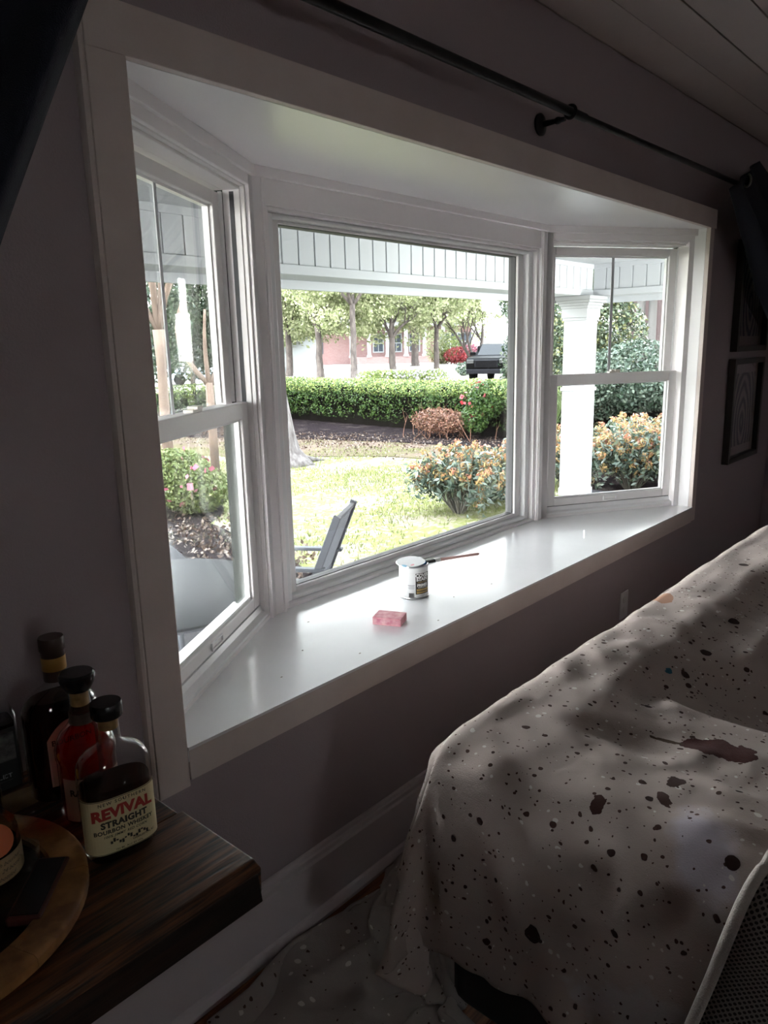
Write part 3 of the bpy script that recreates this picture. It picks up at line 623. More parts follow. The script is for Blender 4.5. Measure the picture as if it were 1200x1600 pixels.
along([(-.016, .014, .005), (.006, .014, .006), (.016, .013, .006)]).build('bristles', P('dark_wet_bristles', (.015, .014, .014), .4, bump=.4, bscale=300), t, True)
along([(-.030, .012, .004), (-.028, .0145, .0062), (-.016, .0145, .0062), (-.015, .012, .005)]).build('blue_band', P('blue_tape', (.03, .22, .48), .5), t, True)
along([(.014, .012, .006), (.026, .011, .0065), (.036, .008, .006)]).build('ferrule', P('painted_ferrule', (.60, .58, .58), .35, metal=.4), t, True)
along([(.034, .007, .0055), (.055, .005, .0045), (.110, .0042, .004), (.150, .0050, .0045), (.166, .0052, .0048), (.170, .003, .003)]).build('handle', P('pinkish_brush_handle', (.46, .27, .25), .5), t, True)
t = thing('sanding_sponge', 'pink sanding sponge block lying on the window seat', 'sponge', (.764, .135, .0008), math.radians(-66))
sp = MB().box((-.042, -.030, 0), (.042, .030, .0225)); 
sp.build('block', P('pink_sanding_grit', (.60, .22, .27), .9, col2=(.74, .42, .44), scale=45, bump=.5, bscale=400), t, bevel=.0015)
MB().box((-.0405, -.0302, .004), (-.0405+.081, -.0298, .0185)).build('long_face', P('deep_pink_grit', (.50, .16, .22), .9, col2=(.68, .40, .43), scale=60, bump=.4, bscale=300), t)  # deeper pink on one long face
# paint crumbs on the seat
crumb_m = P('paint_crumb', (.25, .22, .2), .8)
for i, (x, y, wh_) in enumerate([(1.05, .12, 'in front of the primer can'), (.86, .035, 'by the front edge'), (1.23, .10, 'past the brush handle'), (.47, .18, 'midway between sponge and near end'), (.33, .10, 'alone at the near end'), (.62, .32, 'close to the near corner post'), (1.45, .28, 'below the middle of the big pane'), (.55, .05, 'just before the sponge')]):
    o = MB().loft([(0, 0, 0, .003+.001*(i % 3), .002, 2), (0, 0, .0012, .0015, .001, 2)], 7).build('paint_chip', crumb_m)
    o.location = (x, y, .0007); tag(o, 'tiny dried paint chip on the window seat, '+wh_, 'chip', 'paint chips on the window seat')

# ---- sofa under the sheet
M_sofa = P('black_sofa_upholstery', (.006, .006, .007), .8)
t = thing('sofa', 'dark sofa standing along the wall under the paint-splattered sheet', 'sofa', (1.4, -.9, ZF))
def sb(name, a, b_, bev=.04): return MB().box((a[0]-1.4, a[1]+.9, a[2]-ZF), (b_[0]-1.4, b_[1]+.9, b_[2]-ZF)).build(name, M_sofa, t, bevel=bev, seg=4)
sb('backrest', (.54, -.60, -.53), (2.29, -.42, .02)); sb('arm', (.29, -1.33, -.55), (.50, -.42, .0)); sb('arm', (2.33, -1.33, -.55), (2.54, -.42, -.02)); sb('base', (.33, -1.31, -.575), (2.50, -.46, -.38), .01)
sb('seat_cushion', (.52, -1.31, -.38), (1.41, -.61, -.215)); sb('seat_cushion', (1.42, -1.31, -.38), (2.31, -.61, -.215))
for x, y in ((.38, -.52), (2.45, -.52), (.38, -1.26), (2.45, -1.26)):
    MB().lathe([(.018, 0), (.024, .045)], 12, (x-1.4, y+.9)).build('foot', M_blackmetal, t)

# ---- sheet materials
def sheet_mat(name, base, spots=True, dark=1.0):
    m, t_, b = nmat(name); L = t_.links; N = t_.nodes
    uv = N.new('ShaderNodeUVMap'); uv.uv_map = 'rest'
    def noise_(sc, det=3): n = N.new('ShaderNodeTexNoise'); n.inputs['Scale'].default_value = sc; n.inputs['Detail'].default_value = det; L.new(uv.outputs[0], n.inputs[0]); return n
    def ramp(src, p0, p1, c0=(0, 0, 0, 1), c1=(1, 1, 1, 1)):
        r = N.new('ShaderNodeValToRGB'); r.color_ramp.elements[0].position = p0; r.color_ramp.elements[1].position = p1
        r.color_ramp.elements[0].color = c0; r.color_ramp.elements[1].color = c1; L.new(src, r.inputs[0]); return r
    def math_(op, a, b_=None, c=None):
        n = N.new('ShaderNodeMath'); n.operation = op
        for i, v in enumerate((a, b_, c)):
            if v is None: continue
            if isinstance(v, (int, float)): n.inputs[i].default_value = v
            else: L.new(v, n.inputs[i])
        return n.outputs[0]
    def mix(f, a, b_):
        n = N.new('ShaderNodeMix'); n.data_type = 'RGBA'
        L.new(f, n.inputs['Factor'])
        for k, v in ((6, a), (7, b_)):
            if isinstance(v, tuple): n.inputs[k].default_value = (*v, 1)
            else: L.new(v, n.inputs[k])
        return n.outputs[2]
    col = ramp(noise_(5).outputs[0], .35, .7, (*[c*.82 for c in base], 1), (*base, 1)).outputs[0]
    # warped coordinates for irregular drops
    wn_ = noise_(40, 2); vm = N.new('ShaderNodeVectorMath'); vm.operation = 'SCALE'; vm.inputs['Scale'].default_value = .012; L.new(wn_.outputs['Color'], vm.inputs[0])
    va = N.new('ShaderNodeVectorMath'); va.operation = 'ADD'; L.new(uv.outputs[0], va.inputs[0]); L.new(vm.outputs[0], va.inputs[1])
    def drops(scale, rmax, keep, c, seed):
        nonlocal col
        mp = N.new('ShaderNodeMapping'); mp.inputs['Location'].default_value = (seed, seed*1.7, 0); L.new(va.outputs[0], mp.inputs[0])
        v = N.new('ShaderNodeTexVoronoi'); v.inputs['Scale'].default_value = scale; v.voronoi_dimensions = '2D'; L.new(mp.outputs[0], v.inputs[0])
        sp_ = N.new('ShaderNodeSeparateColor'); L.new(v.outputs['Color'], sp_.inputs[0])
        rad = math_('MULTIPLY', math_('MULTIPLY', sp_.outputs[0], sp_.outputs[0]), rmax)
        on = math_('LESS_THAN', sp_.outputs[1], keep)
        f = math_('MULTIPLY', math_('LESS_THAN', v.outputs['Distance'], rad), on); col = mix(f, col, c)
    def blot(cx, cy, rx_, ry_, c, amt=.6, rot=0, ns=30, soft=.02):
        nonlocal col
        mp = N.new('ShaderNodeMapping'); mp.vector_type = 'TEXTURE'; mp.inputs['Location'].default_value = (cx, cy, 0); mp.inputs['Scale'].default_value = (rx_, ry_, 1); mp.inputs['Rotation'].default_value = (0, 0, rot); L.new(uv.outputs[0], mp.inputs[0])
        ln = N.new('ShaderNodeVectorMath'); ln.operation = 'LENGTH'; L.new(mp.outputs[0], ln.inputs[0])
        d = math_('ADD', ln.outputs['Value'], math_('MULTIPLY', math_('SUBTRACT', noise_(ns, 4).outputs[0], .5), amt*2.5))
        f = ramp(d, 1-soft, 1+soft, (1, 1, 1, 1), (0, 0, 0, 1)); col = mix(f.outputs[0], col, c)
    if spots:
        blot(.30, -.84, .09, .05, (.44, .40, .45), .5, .3, 22, .4); blot(.02, -.80, .05, .16, (.46, .43, .43), .7, .2, 25, .3); blot(-.02, -1.0, .10, .03, (.52, .50, .50), .9, .6, 30, .2)
        drops(26, .20, .14, (.60, .575, .54), 3.1); drops(75, .30, .14, (.62, .60, .57), 5.3)
        drops(9, .13, .5, (.035, .016, .014), .7); drops(22, .15, .40, (.050, .022, .018), 1.9); drops(55, .24, .25, (.055, .028, .022), 4.4); drops(110, .33, .18, (.07, .035, .028), 8.2)
        blot(*BL['br'], .034, .060, (.050, .011, .010), .45, .1, 34); blot(*BL['br2'], .006, .026, (.06, .035, .02), .9, .1, 60)
        blot(*BL['tan'], .055, .026, (.30, .155, .10), .40, .5, 30); blot(*BL['blue'], .010, .008, (.03, .13, .20), .7, 0, 90)
        blot(*BL['d3'], .018, .012, (.045, .018, .015), .7, 0, 60); blot(*BL['d4'], .020, .009, (.05, .02, .016), .7, .5, 60); blot(*BL['d2'], .017, .011, (.045, .018, .015), .7, 0, 60); blot(*BL['d5'], .010, .010, (.03, .014, .012), .25, 0, 40)
        blot(.92, -.66, .008, .006, (.05, .02, .016), .5); blot(.86, -.63, .007, .005, (.05, .02, .016), .5); blot(.98, -.60, .007, .005, (.05, .02, .016), .5)
    else:
        blot(.50, -.26, .045, .05, (.30, .27, .24), .5, 0, 30, .05); drops(30, .22, .4, (.62, .58, .55), 2.2); drops(60, .25, .2, (.08, .05, .04), 6.2)
    L.new(col, b.inputs['Base Color']); b.inputs['Roughness'].default_value = .95; b.inputs['Sheen Weight'].default_value = .04; b.inputs['Specular IOR Level'].default_value = .15
    bn = noise_(380, 2); bn2 = noise_(38, 6); bp = N.new('ShaderNodeBump'); bp.inputs['Strength'].default_value = .35; bp.inputs['Distance'].default_value = .002
    L.new(math_('MULTIPLY_ADD', bn2.outputs[0], 3.0, bn.outputs[0]), bp.inputs['Height']); L.new(bp.outputs[0], b.inputs['Normal']); return m
SHEET = ([-0.075, -0.055, -0.035, -0.016, 0.004, 0.024, 0.044, 0.064, 0.084, 0.103, 0.123, 0.143, 0.163, 0.183, 0.203, 0.222, 0.242, 0.262, 0.282, 0.302, 0.322, 0.341, 0.361, 0.381, 0.401, 0.421, 0.441, 0.46, 0.48, 0.5, 0.52, 0.54, 0.56, 0.579, 0.599, 0.619, 0.639, 0.659, 0.679, 0.698, 0.718, 0.738, 0.758, 0.778, 0.798, 0.817, 0.837, 0.857, 0.877, 0.897, 0.917, 0.936, 0.956, 0.976, 0.996, 1.016, 1.036, 1.055, 1.075, 1.095, 1.115, 1.135, 1.155, 1.174, 1.194, 1.214, 1.234, 1.254, 1.274, 1.293, 1.313, 1.333, 1.353, 1.373, 1.392, 1.412, 1.472, 1.531, 1.591, 1.65, 1.71, 1.769, 1.829, 1.888, 1.948, 2.007, 2.067, 2.126, 2.186, 2.245, 2.305, 2.364, 2.424, 2.483, 2.543, 2.602, 2.662, 2.721, 2.781, 2.84, 2.86], [-0.075, -0.095, -0.116, -0.136, -0.156, -0.176, -0.197, -0.217, -0.237, -0.258, -0.278, -0.298, -0.319, -0.339, -0.359, -0.379, -0.4, -0.42, -0.44, -0.461, -0.481, -0.501, -0.522, -0.542, -0.562, -0.582, -0.603, -0.623, -0.643, -0.664, -0.684, -0.704, -0.725, -0.745, -0.765, -0.785, -0.806, -0.826, -0.846, -0.867, -0.887, -0.907, -0.928, -0.948, -0.968, -0.988, -1.009, -1.029, -1.049, -1.07, -1.09, -1.11, -1.13, -1.151, -1.171, -1.191, -1.212, -1.252, -1.313, -1.374, -1.435, -1.496, -1.557, -1.618, -1.679, -1.739, -1.78], [0.14929, -1.47076, -0.6041], 0.0022, [
44,5,5,2,3,3,-7,4,-5,0,4,6,6,-3,-8,-7,0,8,10,3,1,-2,6,6,9,8,8,10,9,10,9,9,10,9,10,9,10,10,9,10,10,10,9,10,10,9,10,9,10,9,10,9,9,11,10,10,10,10,9,9,10,9,9,10,9,10,10,10,9,10,9,10,9,10,9,10,28,29,29,29,28,29,28,29,29,28,28,28,28,29,29,28,25,27,-18,-20,12,10,11,8,6,-6,-1,0,3,-1,2,10,-11,9,-8,3,-6,1,7,2,0,-4,-2,-1,-3,2,6,0,0,-1,-1,1,0,0,-1,1,0,0,0,0,0,-1,0,0,0,0,0,0,0,-1,1,0,0,0,0,0,0,0,-1,1,0,0,0,0,1,-1,0,1,-1,1,-1,0,0,0,0,1,-1,1,-1,1,-1,0,0,0,-1,1,0,0,0,-1,1,0,0,0,-2,2,0,1,-2,-3,11,-6,4,-4,6,-4,-7,0,0,-1,4,-2,2,10,-12,13,-15,7,-5,2,7,1,-3,-4,0,2,5,-6,-2,4,-1,2,0,-1,1,0,-1,1,-1,1,-1,1,0,-1,1,-1,0,0,0,0,0,0,-1,1,-1,1,-1,1,0,0,-1,1,0,0,0,-1,1,0,0,0,0,0,0,-1,1,-1,0,2,0,-1,0,0,0,-1,1,0,0,0,0,0,0,-1,1,0,0,0,-1,0,2,-3,-4,11,3,0,-2,-5,-7,-6,2,-3,0,-1,2,-3,1,13,-13,15,-15,4,-1,3,6,2,-8,-1,3,0,-4,3,0,1,1,0,0,-1,1,0,0,0,-1,1,-1,0,1,-1,1,0,-1,0,0,0,0,0,0,0,0,0,-1,1,-1,0,0,1,-1,1,0,0,0,0,0,0,0,-1,1,-1,1,0,0,-1,1,0,0,0,0,-1,0,0,1,0,-1,1,0,-1,1,-1,2,-1,0,0,-2,-1,4,7,-9,8,-15,0,-6,-2,3,2,-4,2,1,4,-8,12,-12,12,-11,0,3,0,6,-2,-4,4,-5,9,-3,-2,2,-1,0,1,0,-1,1,-1,1,0,-1,1,0,-1,1,0,-1,0,1,-1,1,-1,1,-1,0,-1,1,1,-1,0,1,0,-1,0,0,0,0,0,-1,1,-1,1,0,-1,1,-1,0,-1,1,1,-1,0,1,0,0,0,-1,0,0,1,-1,1,0,0,1,-1,-1,1,-1,-1,6,3,0,-5,-3,-8,6,-6,1,-3,1,6,-6,4,-2,6,-7,6,0,5,-10,-3,6,2,1,-4,0,-1,1,3,1,-1,0,1,-1,1,0,-1,1,-1,0,1,-1,0,1,-1,0,0,1,-1,1,-1,1,-1,0,1,0,-1,0,0,1,1,-1,-1,0,0,0,-1,1,0,0,0,0,0,0,0,0,0,-1,0,0,1,0,-1,1,-1,1,0,0,0,-1,1,0,0,0,0,0,0,-1,0,-3,5,6,-7,7,-17,18,0,-6,-2,3,-1,0,0,0,0,3,8,-7,-1,4,5,-10,-3,4,7,-6,-2,4,-2,2,0,0,1,-1,1,-1,1,0,-1,0,0,0,0,0,0,0,0,0,0,1,-1,0,0,0,1,-1,0,1,-1,0,1,-1,0,0,1,-1,0,0,0,0,0,0,0,0,0,0,0,0,0,-1,0,0,1,0,0,0,0,0,0,0,0,0,0,0,-1,0,1,0,0,1,-4,10,-1,-8,4,-4,10,-1,-7,2,1,-1,-1,-1,0,0,0,1,12,-10,1,3,5,-9,-2,6,0,-3,1,1,0,1,1,-1,1,-1,1,0,-1,-1,0,1,0,0,0,0,0,0,0,0,-1,1,1,-1,0,0,0,1,-1,0,1,-1,0,0,0,-1,0,1,0,0,0,0,0,0,0,0,-1,1,0,1,-1,-1,1,0,0,0,0,-1,1,-1,1,0,0,0,0,0,0,0,-1,1,0,-2,8,-13,17,-17,16,-2,-2,3,-6,-4,0,-1,6,-5,0,0,1,0,13,-12,3,3,4,-9,-1,8,-6,1,1,1,0,0,0,0,1,0,-3,1,1,0,0,0,0,1,-1,0,0,0,0,0,0,-1,1,1,-1,0,0,0,1,-1,0,-1,0,0,1,0,0,0,0,0,0,0,-1,1,0,0,1,0,-1,1,-1,0,0,0,-1,1,0,-1,1,-1,0,0,1,0,0,0,0,0,0,0,-5,9,3,-6,-5,8,-1,-1,8,-1,-4,-5,-4,-2,3,0,0,-1,-1,0,13,-12,6,0,4,-9,2,1,0,2,0,0,0,0,0,0,0,-1,1,-1,1,0,-1,1,0,1,0,-1,1,0,0,-2,0,1,0,0,0,0,0,0,1,-1,0,-1,1,-1,1,-1,1,-1,1,-1,0,1,0,0,1,0,0,-1,0,1,-1,0,-1,1,0,0,0,-1,1,0,0,-1,0,0,1,0,1,-1,0,2,-2,7,-14,14,-4,-4,0,9,0,1,-2,-2,-7,-4,-2,-1,1,1,0,-1,13,-14,10,2,2,-9,2,-3,3,1,0,-1,1,0,0,-3,4,-2,2,-1,0,0,1,0,-1,0,1,0,-1,1,1,-2,0,-1,1,0,0,0,0,0,0,-1,1,-1,1,0,0,-1,1,-1,0,1,0,-1,1,0,-1,1,1,-1,0,0,-1,1,0,-1,1,0,0,0,0,0,-1,0,1,1,-1,0,0,0,6,-4,5,-12,12,0,-14,0,9,1,-1,1,-1,0,-2,-5,-5,-4,-1,0,2,-1,12,-14,5,7,4,-7,-2,1,0,1,1,-1,0,-3,3,-1,2,0,-1,-1,1,1,1,-1,0,-1,0,-1,0,1,2,-2,0,0,0,0,0,-1,0,0,1,-1,1,-1,0,1,0,0,0,0,0,-1,1,0,-1,0,0,0,0,1,-1,0,0,1,0,0,0,0,0,0,0,0,0,0,0,0,0,0,0,6,-1,-11,13,-2,-12,4,7,10,-1,0,0,-1,2,-1,0,-2,-5,-5,-3,-1,1,0,11,-13,2,6,8,-9,-2,1,1,1,0,-2,3,-1,0,0,-2,1,0,1,0,1,-1,0,1,-2,1,0,-1,0,1,0,-1,0,0,0,1,0,0,-1,0,0,1,
0,-1,1,0,0,0,-1,0,1,0,0,-1,-1,1,1,-1,1,0,-1,0,0,0,1,0,1,0,-1,0,0,1,-1,1,0,-1,0,0,4,-9,13,-12,2,9,-1,6,1,0,-2,1,2,2,-2,0,1,-1,-5,-6,-4,0,2,9,-12,1,5,9,-10,1,1,0,1,-1,0,1,0,-1,1,1,-1,-1,0,-1,2,1,-2,1,0,0,0,0,0,0,0,0,-1,1,0,0,0,0,0,-1,0,0,1,0,0,0,0,0,1,-2,0,0,1,-1,0,1,0,0,0,1,-1,0,0,-1,1,0,-1,1,0,0,0,1,-1,-1,1,1,-1,5,3,-4,-4,9,0,0,-2,2,3,3,2,-2,0,2,1,1,-1,1,-1,-6,-6,-4,3,9,-11,-2,4,5,-2,1,0,-1,1,0,-1,1,0,0,0,1,-1,-1,0,1,-2,2,0,0,0,0,0,0,0,0,0,1,-1,0,0,0,0,1,0,-1,0,0,0,-1,1,0,0,0,0,0,0,0,0,0,-1,0,0,1,-1,0,0,2,-1,0,0,0,0,-1,1,0,-1,0,0,0,1,0,-1,6,-6,10,-4,5,0,-1,0,-3,-1,-2,2,2,2,2,0,2,2,1,3,-1,-4,-9,-1,11,-11,-1,7,1,-1,1,-2,0,0,1,0,0,1,-1,0,1,-2,0,0,1,-1,1,0,-1,1,0,-1,1,0,0,-1,1,1,-1,1,0,-1,0,1,-1,0,0,0,0,0,0,0,0,0,0,-1,1,-1,1,0,0,-1,1,0,1,0,-1,0,-1,2,-1,0,-1,0,0,0,2,0,-1,6,-3,0,4,0,3,-5,-2,0,-1,-1,-2,1,3,-1,-1,0,0,1,-1,0,0,2,2,2,-2,-9,14,-5,-2,-1,-1,-1,2,1,-1,0,0,2,0,-1,0,0,0,-1,0,1,0,0,0,0,-1,1,0,0,0,0,1,0,-1,0,-1,0,1,0,0,0,0,0,0,0,-1,0,0,1,-1,1,0,0,0,0,0,0,0,0,0,0,1,1,-3,2,-1,-1,1,0,-1,-1,2,-1,1,0,-2,7,4,0,-4,-9,-4,0,1,1,-1,-1,-2,-4,-1,0,-1,0,0,1,1,1,-1,-1,3,3,1,-1,9,-7,-1,-1,-1,1,1,0,0,0,-1,0,2,-1,0,0,0,0,0,0,0,0,0,0,0,0,0,0,1,-1,0,0,0,0,1,-1,1,-1,0,0,-1,0,0,1,0,0,0,0,0,0,0,1,-1,0,0,0,0,0,0,0,0,1,-2,0,1,0,0,-1,1,-1,0,0,0,-1,-3,-1,1,2,5,-2,0,0,-2,6,2,2,-2,-1,-3,0,-1,2,-1,0,-1,-1,5,0,-4,-1,1,-1,1,1,-2,0,-1,1,1,-1,-1,0,1,-1,2,-1,0,0,1,0,0,-1,0,1,0,-1,1,0,-1,-1,1,-1,0,1,0,-1,1,-1,1,0,0,0,0,0,0,0,0,-1,1,0,1,0,-1,1,0,-2,1,0,0,0,-1,1,0,0,-1,0,1,0,0,-1,0,1,-1,-1,1,1,1,-6,1,2,-2,1,-2,2,-3,3,1,1,1,2,-1,-1,-2,1,-2,0,5,-3,-3,-4,7,-2,-1,2,0,0,0,0,-1,0,1,0,0,-1,0,0,0,1,0,-1,0,0,0,1,-1,0,1,0,-2,1,0,-1,0,0,0,1,0,-1,1,0,1,-1,0,0,0,0,0,0,0,1,0,0,0,0,-1,1,-1,-1,1,0,0,-1,1,0,1,-1,0,-1,1,0,0,0,-1,0,0,1,0,-8,-2,-1,7,1,1,-2,-3,2,-2,0,1,0,1,2,3,-1,-2,2,3,-4,-3,-2,9,-3,-2,0,2,0,0,0,0,-1,0,0,1,-1,0,0,0,0,0,0,0,-1,1,0,0,0,0,0,-1,2,0,-1,0,0,-1,0,0,0,1,0,0,1,0,-1,0,0,0,0,0,0,0,1,0,-1,0,1,-1,1,0,0,-1,1,-1,0,0,0,0,0,-1,0,0,1,-1,0,1,-1,1,0,-1,1,2,-8,4,-1,-5,2,-1,2,2,1,2,1,-2,-1,0,1,0,-3,-2,-1,8,-6,2,1,-1,2,-1,0,0,0,0,0,-1,0,0,0,1,-1,1,-1,0,-1,1,0,0,0,0,1,-1,1,-1,1,-1,0,0,0,0,-1,1,-1,2,1,-1,-1,0,0,0,0,0,0,0,0,-1,1,0,1,-1,0,2,0,-2,1,-1,0,-1,0,0,1,-2,1,0,1,-1,1,-1,1,-1,3,-2,1,3,-3,-4,1,0,4,0,2,0,-2,-2,-2,-2,1,1,0,0,-1,-2,2,5,-6,2,0,3,-2,0,-1,1,-1,1,0,0,0,0,0,-1,0,0,0,1,-1,0,0,-1,1,0,0,-1,1,-1,1,-1,1,1,0,0,-2,1,0,2,-1,-1,-1,1,0,0,0,0,0,0,0,-1,2,-1,1,-1,0,0,0,1,-1,0,0,0,0,0,0,-1,0,1,0,-1,0,0,1,-1,1,-1,1,2,-3,1,-1,0,0,3,1,-3,1,0,1,-1,0,0,-2,0,0,-1,3,0,-4,1,4,-2,1,0,-2,1,0,0,0,0,0,1,-2,1,0,-1,0,-1,0,1,1,-1,0,0,-1,1,0,-1,1,-1,0,1,0,0,0,1,0,0,0,-1,0,-1,1,1,-1,-1,1,0,0,0,0,-1,3,-2,1,-2,1,0,-1,0,0,1,0,0,0,-1,0,1,0,0,0,0,-1,0,0,0,0,3,-5,2,-3,3,-1,2,3,-3,2,-3,0,0,0,0,1,0,0,-1,1,-2,-1,2,6,-8,5,0,0,-1,0,0,1,-1,1,0,-1,1,-2,0,1,-1,0,0,0,0,0,1,-2,1,-1,1,0,-1,1,0,0,0,0,1,0,0,0,-1,0,-1,1,0,-1,1,1,-1,1,-1,0,0,0,-1,1,-1,1,0,-1,1,0,-1,1,0,0,0,-2,1,1,-1,0,0,1,-1,1,-1,0,0,1,3,-2,-1,2,0,-4,0,2,-2,0,-1,-1,2,0,-1,3,-3,0,-2,1,2,6,-6,-1,3,-1,-2,2,0,0,0,0,0,0,0,-1,1,0,-1,1,0,-1,0,1,1,-2,1,-1,0,0,0,0,0,0,0,0,1,
-1,1,0,-1,0,-1,0,1,-1,1,0,0,0,0,0,0,0,-1,-1,1,1,1,-1,0,0,0,0,1,0,0,-1,-2,1,1,1,-1,0,0,0,-1,0,0,0,-1,4,-2,-1,0,-3,-1,-2,-4,0,2,2,2,-1,1,2,-1,-2,1,-1,1,6,-10,1,3,0,0,-1,1,1,0,0,0,0,-1,1,1,-2,1,0,0,0,1,-1,0,0,-1,0,0,0,0,0,0,0,0,1,0,-1,1,-1,0,0,0,0,0,0,0,0,0,0,0,0,0,1,-1,-1,0,0,0,0,0,1,-1,1,0,0,0,-1,1,-1,0,0,0,0,1,-1,0,1,-1,1,-1,-1,1,0,1,-3,2,2,-6,3,5,1,-1,-1,-1,0,1,-1,0,-1,0,6,-5,1,-5,5,0,0,-2,1,0,1,0,1,-1,0,0,0,0,-1,1,0,0,-1,1,0,-1,2,-1,1,1,-1,-3,1,0,0,0,0,1,-1,0,0,0,-1,1,0,-1,0,1,1,-1,0,0,1,-1,0,0,0,0,-1,1,0,-1,1,0,1,-2,0,2,-1,0,0,0,-1,1,0,0,-1,0,0,0,1,-2,2,0,0,-1,-5,-1,0,1,-2,2,-2,-1,3,0,-2,0,0,-1,4,0,-5,-1,4,1,0,-1,1,0,0,0,0,0,0,0,0,0,0,0,-1,1,-1,1,0,-1,1,0,1,0,0,0,1,-3,0,1,-1,0,0,0,0,0,0,0,-1,1,0,1,-1,0,0,0,0,0,0,1,0,-1,1,0,-2,1,0,-1,1,-1,1,-1,1,-1,1,-1,0,1,-2,1,0,0,-1,1,0,0,-2,2,2,-1,-2,4,-1,1,3,0,-6,1,1,0,1,-1,0,1,0,3,-5,-2,4,0,0,0,-1,2,1,-1,-1,0,0,0,0,-1,0,1,0,0,-1,2,-1,0,0,-1,1,0,0,0,0,0,-1,0,0,0,0,-1,1,0,0,0,0,0,-1,1,-1,1,-1,1,0,-1,0,2,0,0,0,-2,1,0,-1,1,0,0,1,-2,2,-1,1,-2,1,0,-1,1,0,1,-1,-1,0,0,1,-2,2,1,-1,2,1,1,0,1,-3,2,2,-2,0,0,0,0,0,2,-1,-6,8,-3,0,1,-1,0,2,0,0,-1,-1,0,0,1,0,-1,1,0,0,0,0,1,-1,0,0,0,1,0,-1,-1,-2,3,0,-1,0,0,0,0,0,0,0,0,0,0,0,0,-1,1,-1,1,0,0,-1,1,1,-1,1,-2,1,0,-1,1,1,-1,-1,1,-1,1,-1,1,-1,1,0,-1,1,0,0,-1,0,0,-1,3,0,-1,0,-1,1,-1,-1,3,1,-1,0,-3,1,2,-1,0,2,-6,7,-5,3,0,0,0,-1,1,0,-1,1,0,-1,1,-1,0,1,0,0,0,1,-1,0,1,-1,0,0,0,-1,-2,0,3,0,-1,0,1,-1,0,-1,1,-1,1,2,-2,0,-1,1,-1,0,0,0,1,-1,0,0,0,0,-1,1,1,0,1,-1,0,0,0,0,-1,1,-2,2,0,0,0,0,-1,0,0,1,-1,1,-2,2,2,-2,-1,1,-1,1,-3,0,0,1,2,0,-3,1,1,1,-3,6,-2,3,0,-1,-5,1,1,1,-1,0,-1,0,1,-1,1,0,0,1,0,0,-1,0,0,-1,1,0,-1,0,0,2,0,-2,0,0,1,-1,0,0,1,-2,1,0,0,2,0,1,-1,1,-4,1,0,0,0,0,-1,0,0,1,0,0,0,0,0,0,0,1,-2,1,0,3,-3,0,-1,1,-1,0,0,0,0,-1,0,2,0,-3,3,3,-6,1,1,1,-2,-1,-1,1,1,1,-3,1,2,1,-4,-2,-1,-1,3,3,0,1,-1,1,0,0,0,-1,1,-1,1,0,-1,1,0,0,0,-1,1,-1,1,0,0,1,0,-1,0,0,0,-1,1,-1,0,-1,1,0,0,-1,1,0,0,-1,-1,3,0,-1,0,0,0,0,0,0,-1,1,0,0,0,0,0,0,0,0,0,-1,1,1,0,0,-1,0,-2,2,-1,0,-1,0,1,0,1,0,-2,4,-1,-2,-1,0,3,2,0,0,-1,-1,-1,1,0,0,0,-2,1,4,-2,0,-1,1,-1,1,-1,0,1,-1,1,0,0,0,-1,1,0,1,0,-1,0,0,0,-1,0,0,-1,2,-1,0,1,-1,1,0,0,0,0,0,0,-1,0,-1,1,1,0,-1,1,-1,0,0,0,0,0,1,-1,-1,1,-1,1,-1,1,0,0,0,-2,3,-1,0,0,0,0,-1,1,0,-1,0,0,0,1,0,2,-2,-1,-2,2,1,-3,-5,-1,0,2,3,1,0,0,1,2,0,1,-4,-3,4,0,-1,1,0,-1,1,0,0,0,0,0,0,0,0,-1,1,-1,0,1,0,0,0,0,0,0,0,0,0,0,-1,0,0,0,1,0,-1,0,-1,1,-1,1,0,0,0,1,-1,0,0,0,0,0,0,0,0,0,0,0,0,1,-1,0,0,0,1,-1,0,0,0,0,0,-1,-1,1,-1,1,0,1,-1,1,-3,4,-2,2,0,2,3,-1,-3,-1,-1,-1,2,0,1,-2,1,2,1,2,-4,2,-1,-1,0,0,-1,1,0,-1,1,0,0,-1,0,0,1,0,-1,1,0,0,0,0,1,-1,0,0,0,0,0,0,0,-1,1,-1,0,0,-1,1,-1,1,0,0,0,0,0,0,0,1,-1,0,0,0,0,0,0,0,1,0,-1,0,0,0,0,2,-3,1,1,-1,0,0,-1,1,0,-1,1,-1,0,1,0,-1,0,4,1,2,-2,-1,6,0,-3,-1,0,-2,2,-1,1,-4,3,0,2,-1,-1,0,0,0,0,1,0,0,0,0,1,-1,0,0,0,0,0,1,-1,0,1,-1,0,0,0,0,0,0,0,0,0,-1,1,-1,0,0,0,1,-1,0,0,0,0,0,1,-1,0,1,-1,1,-1,0,0,0,0,1,-1,0,0,0,0,0,-1,1,1,1,-1,-1,0,0,0,0,-1,0,-1,1,-1,2,0,0,1,-1,-1,-1,-1,-1,5,-2,1,2,-1,-3,0,1,-2,2,2,-6,4,-1,1,0,0,0,0,1,-1,-1,-1,2,1,-1,-2,1,0,1,0,0,0,1,0,-1,0,1,-1,1,-1,1,-2,1,-1,0,1,0,0,0,0,
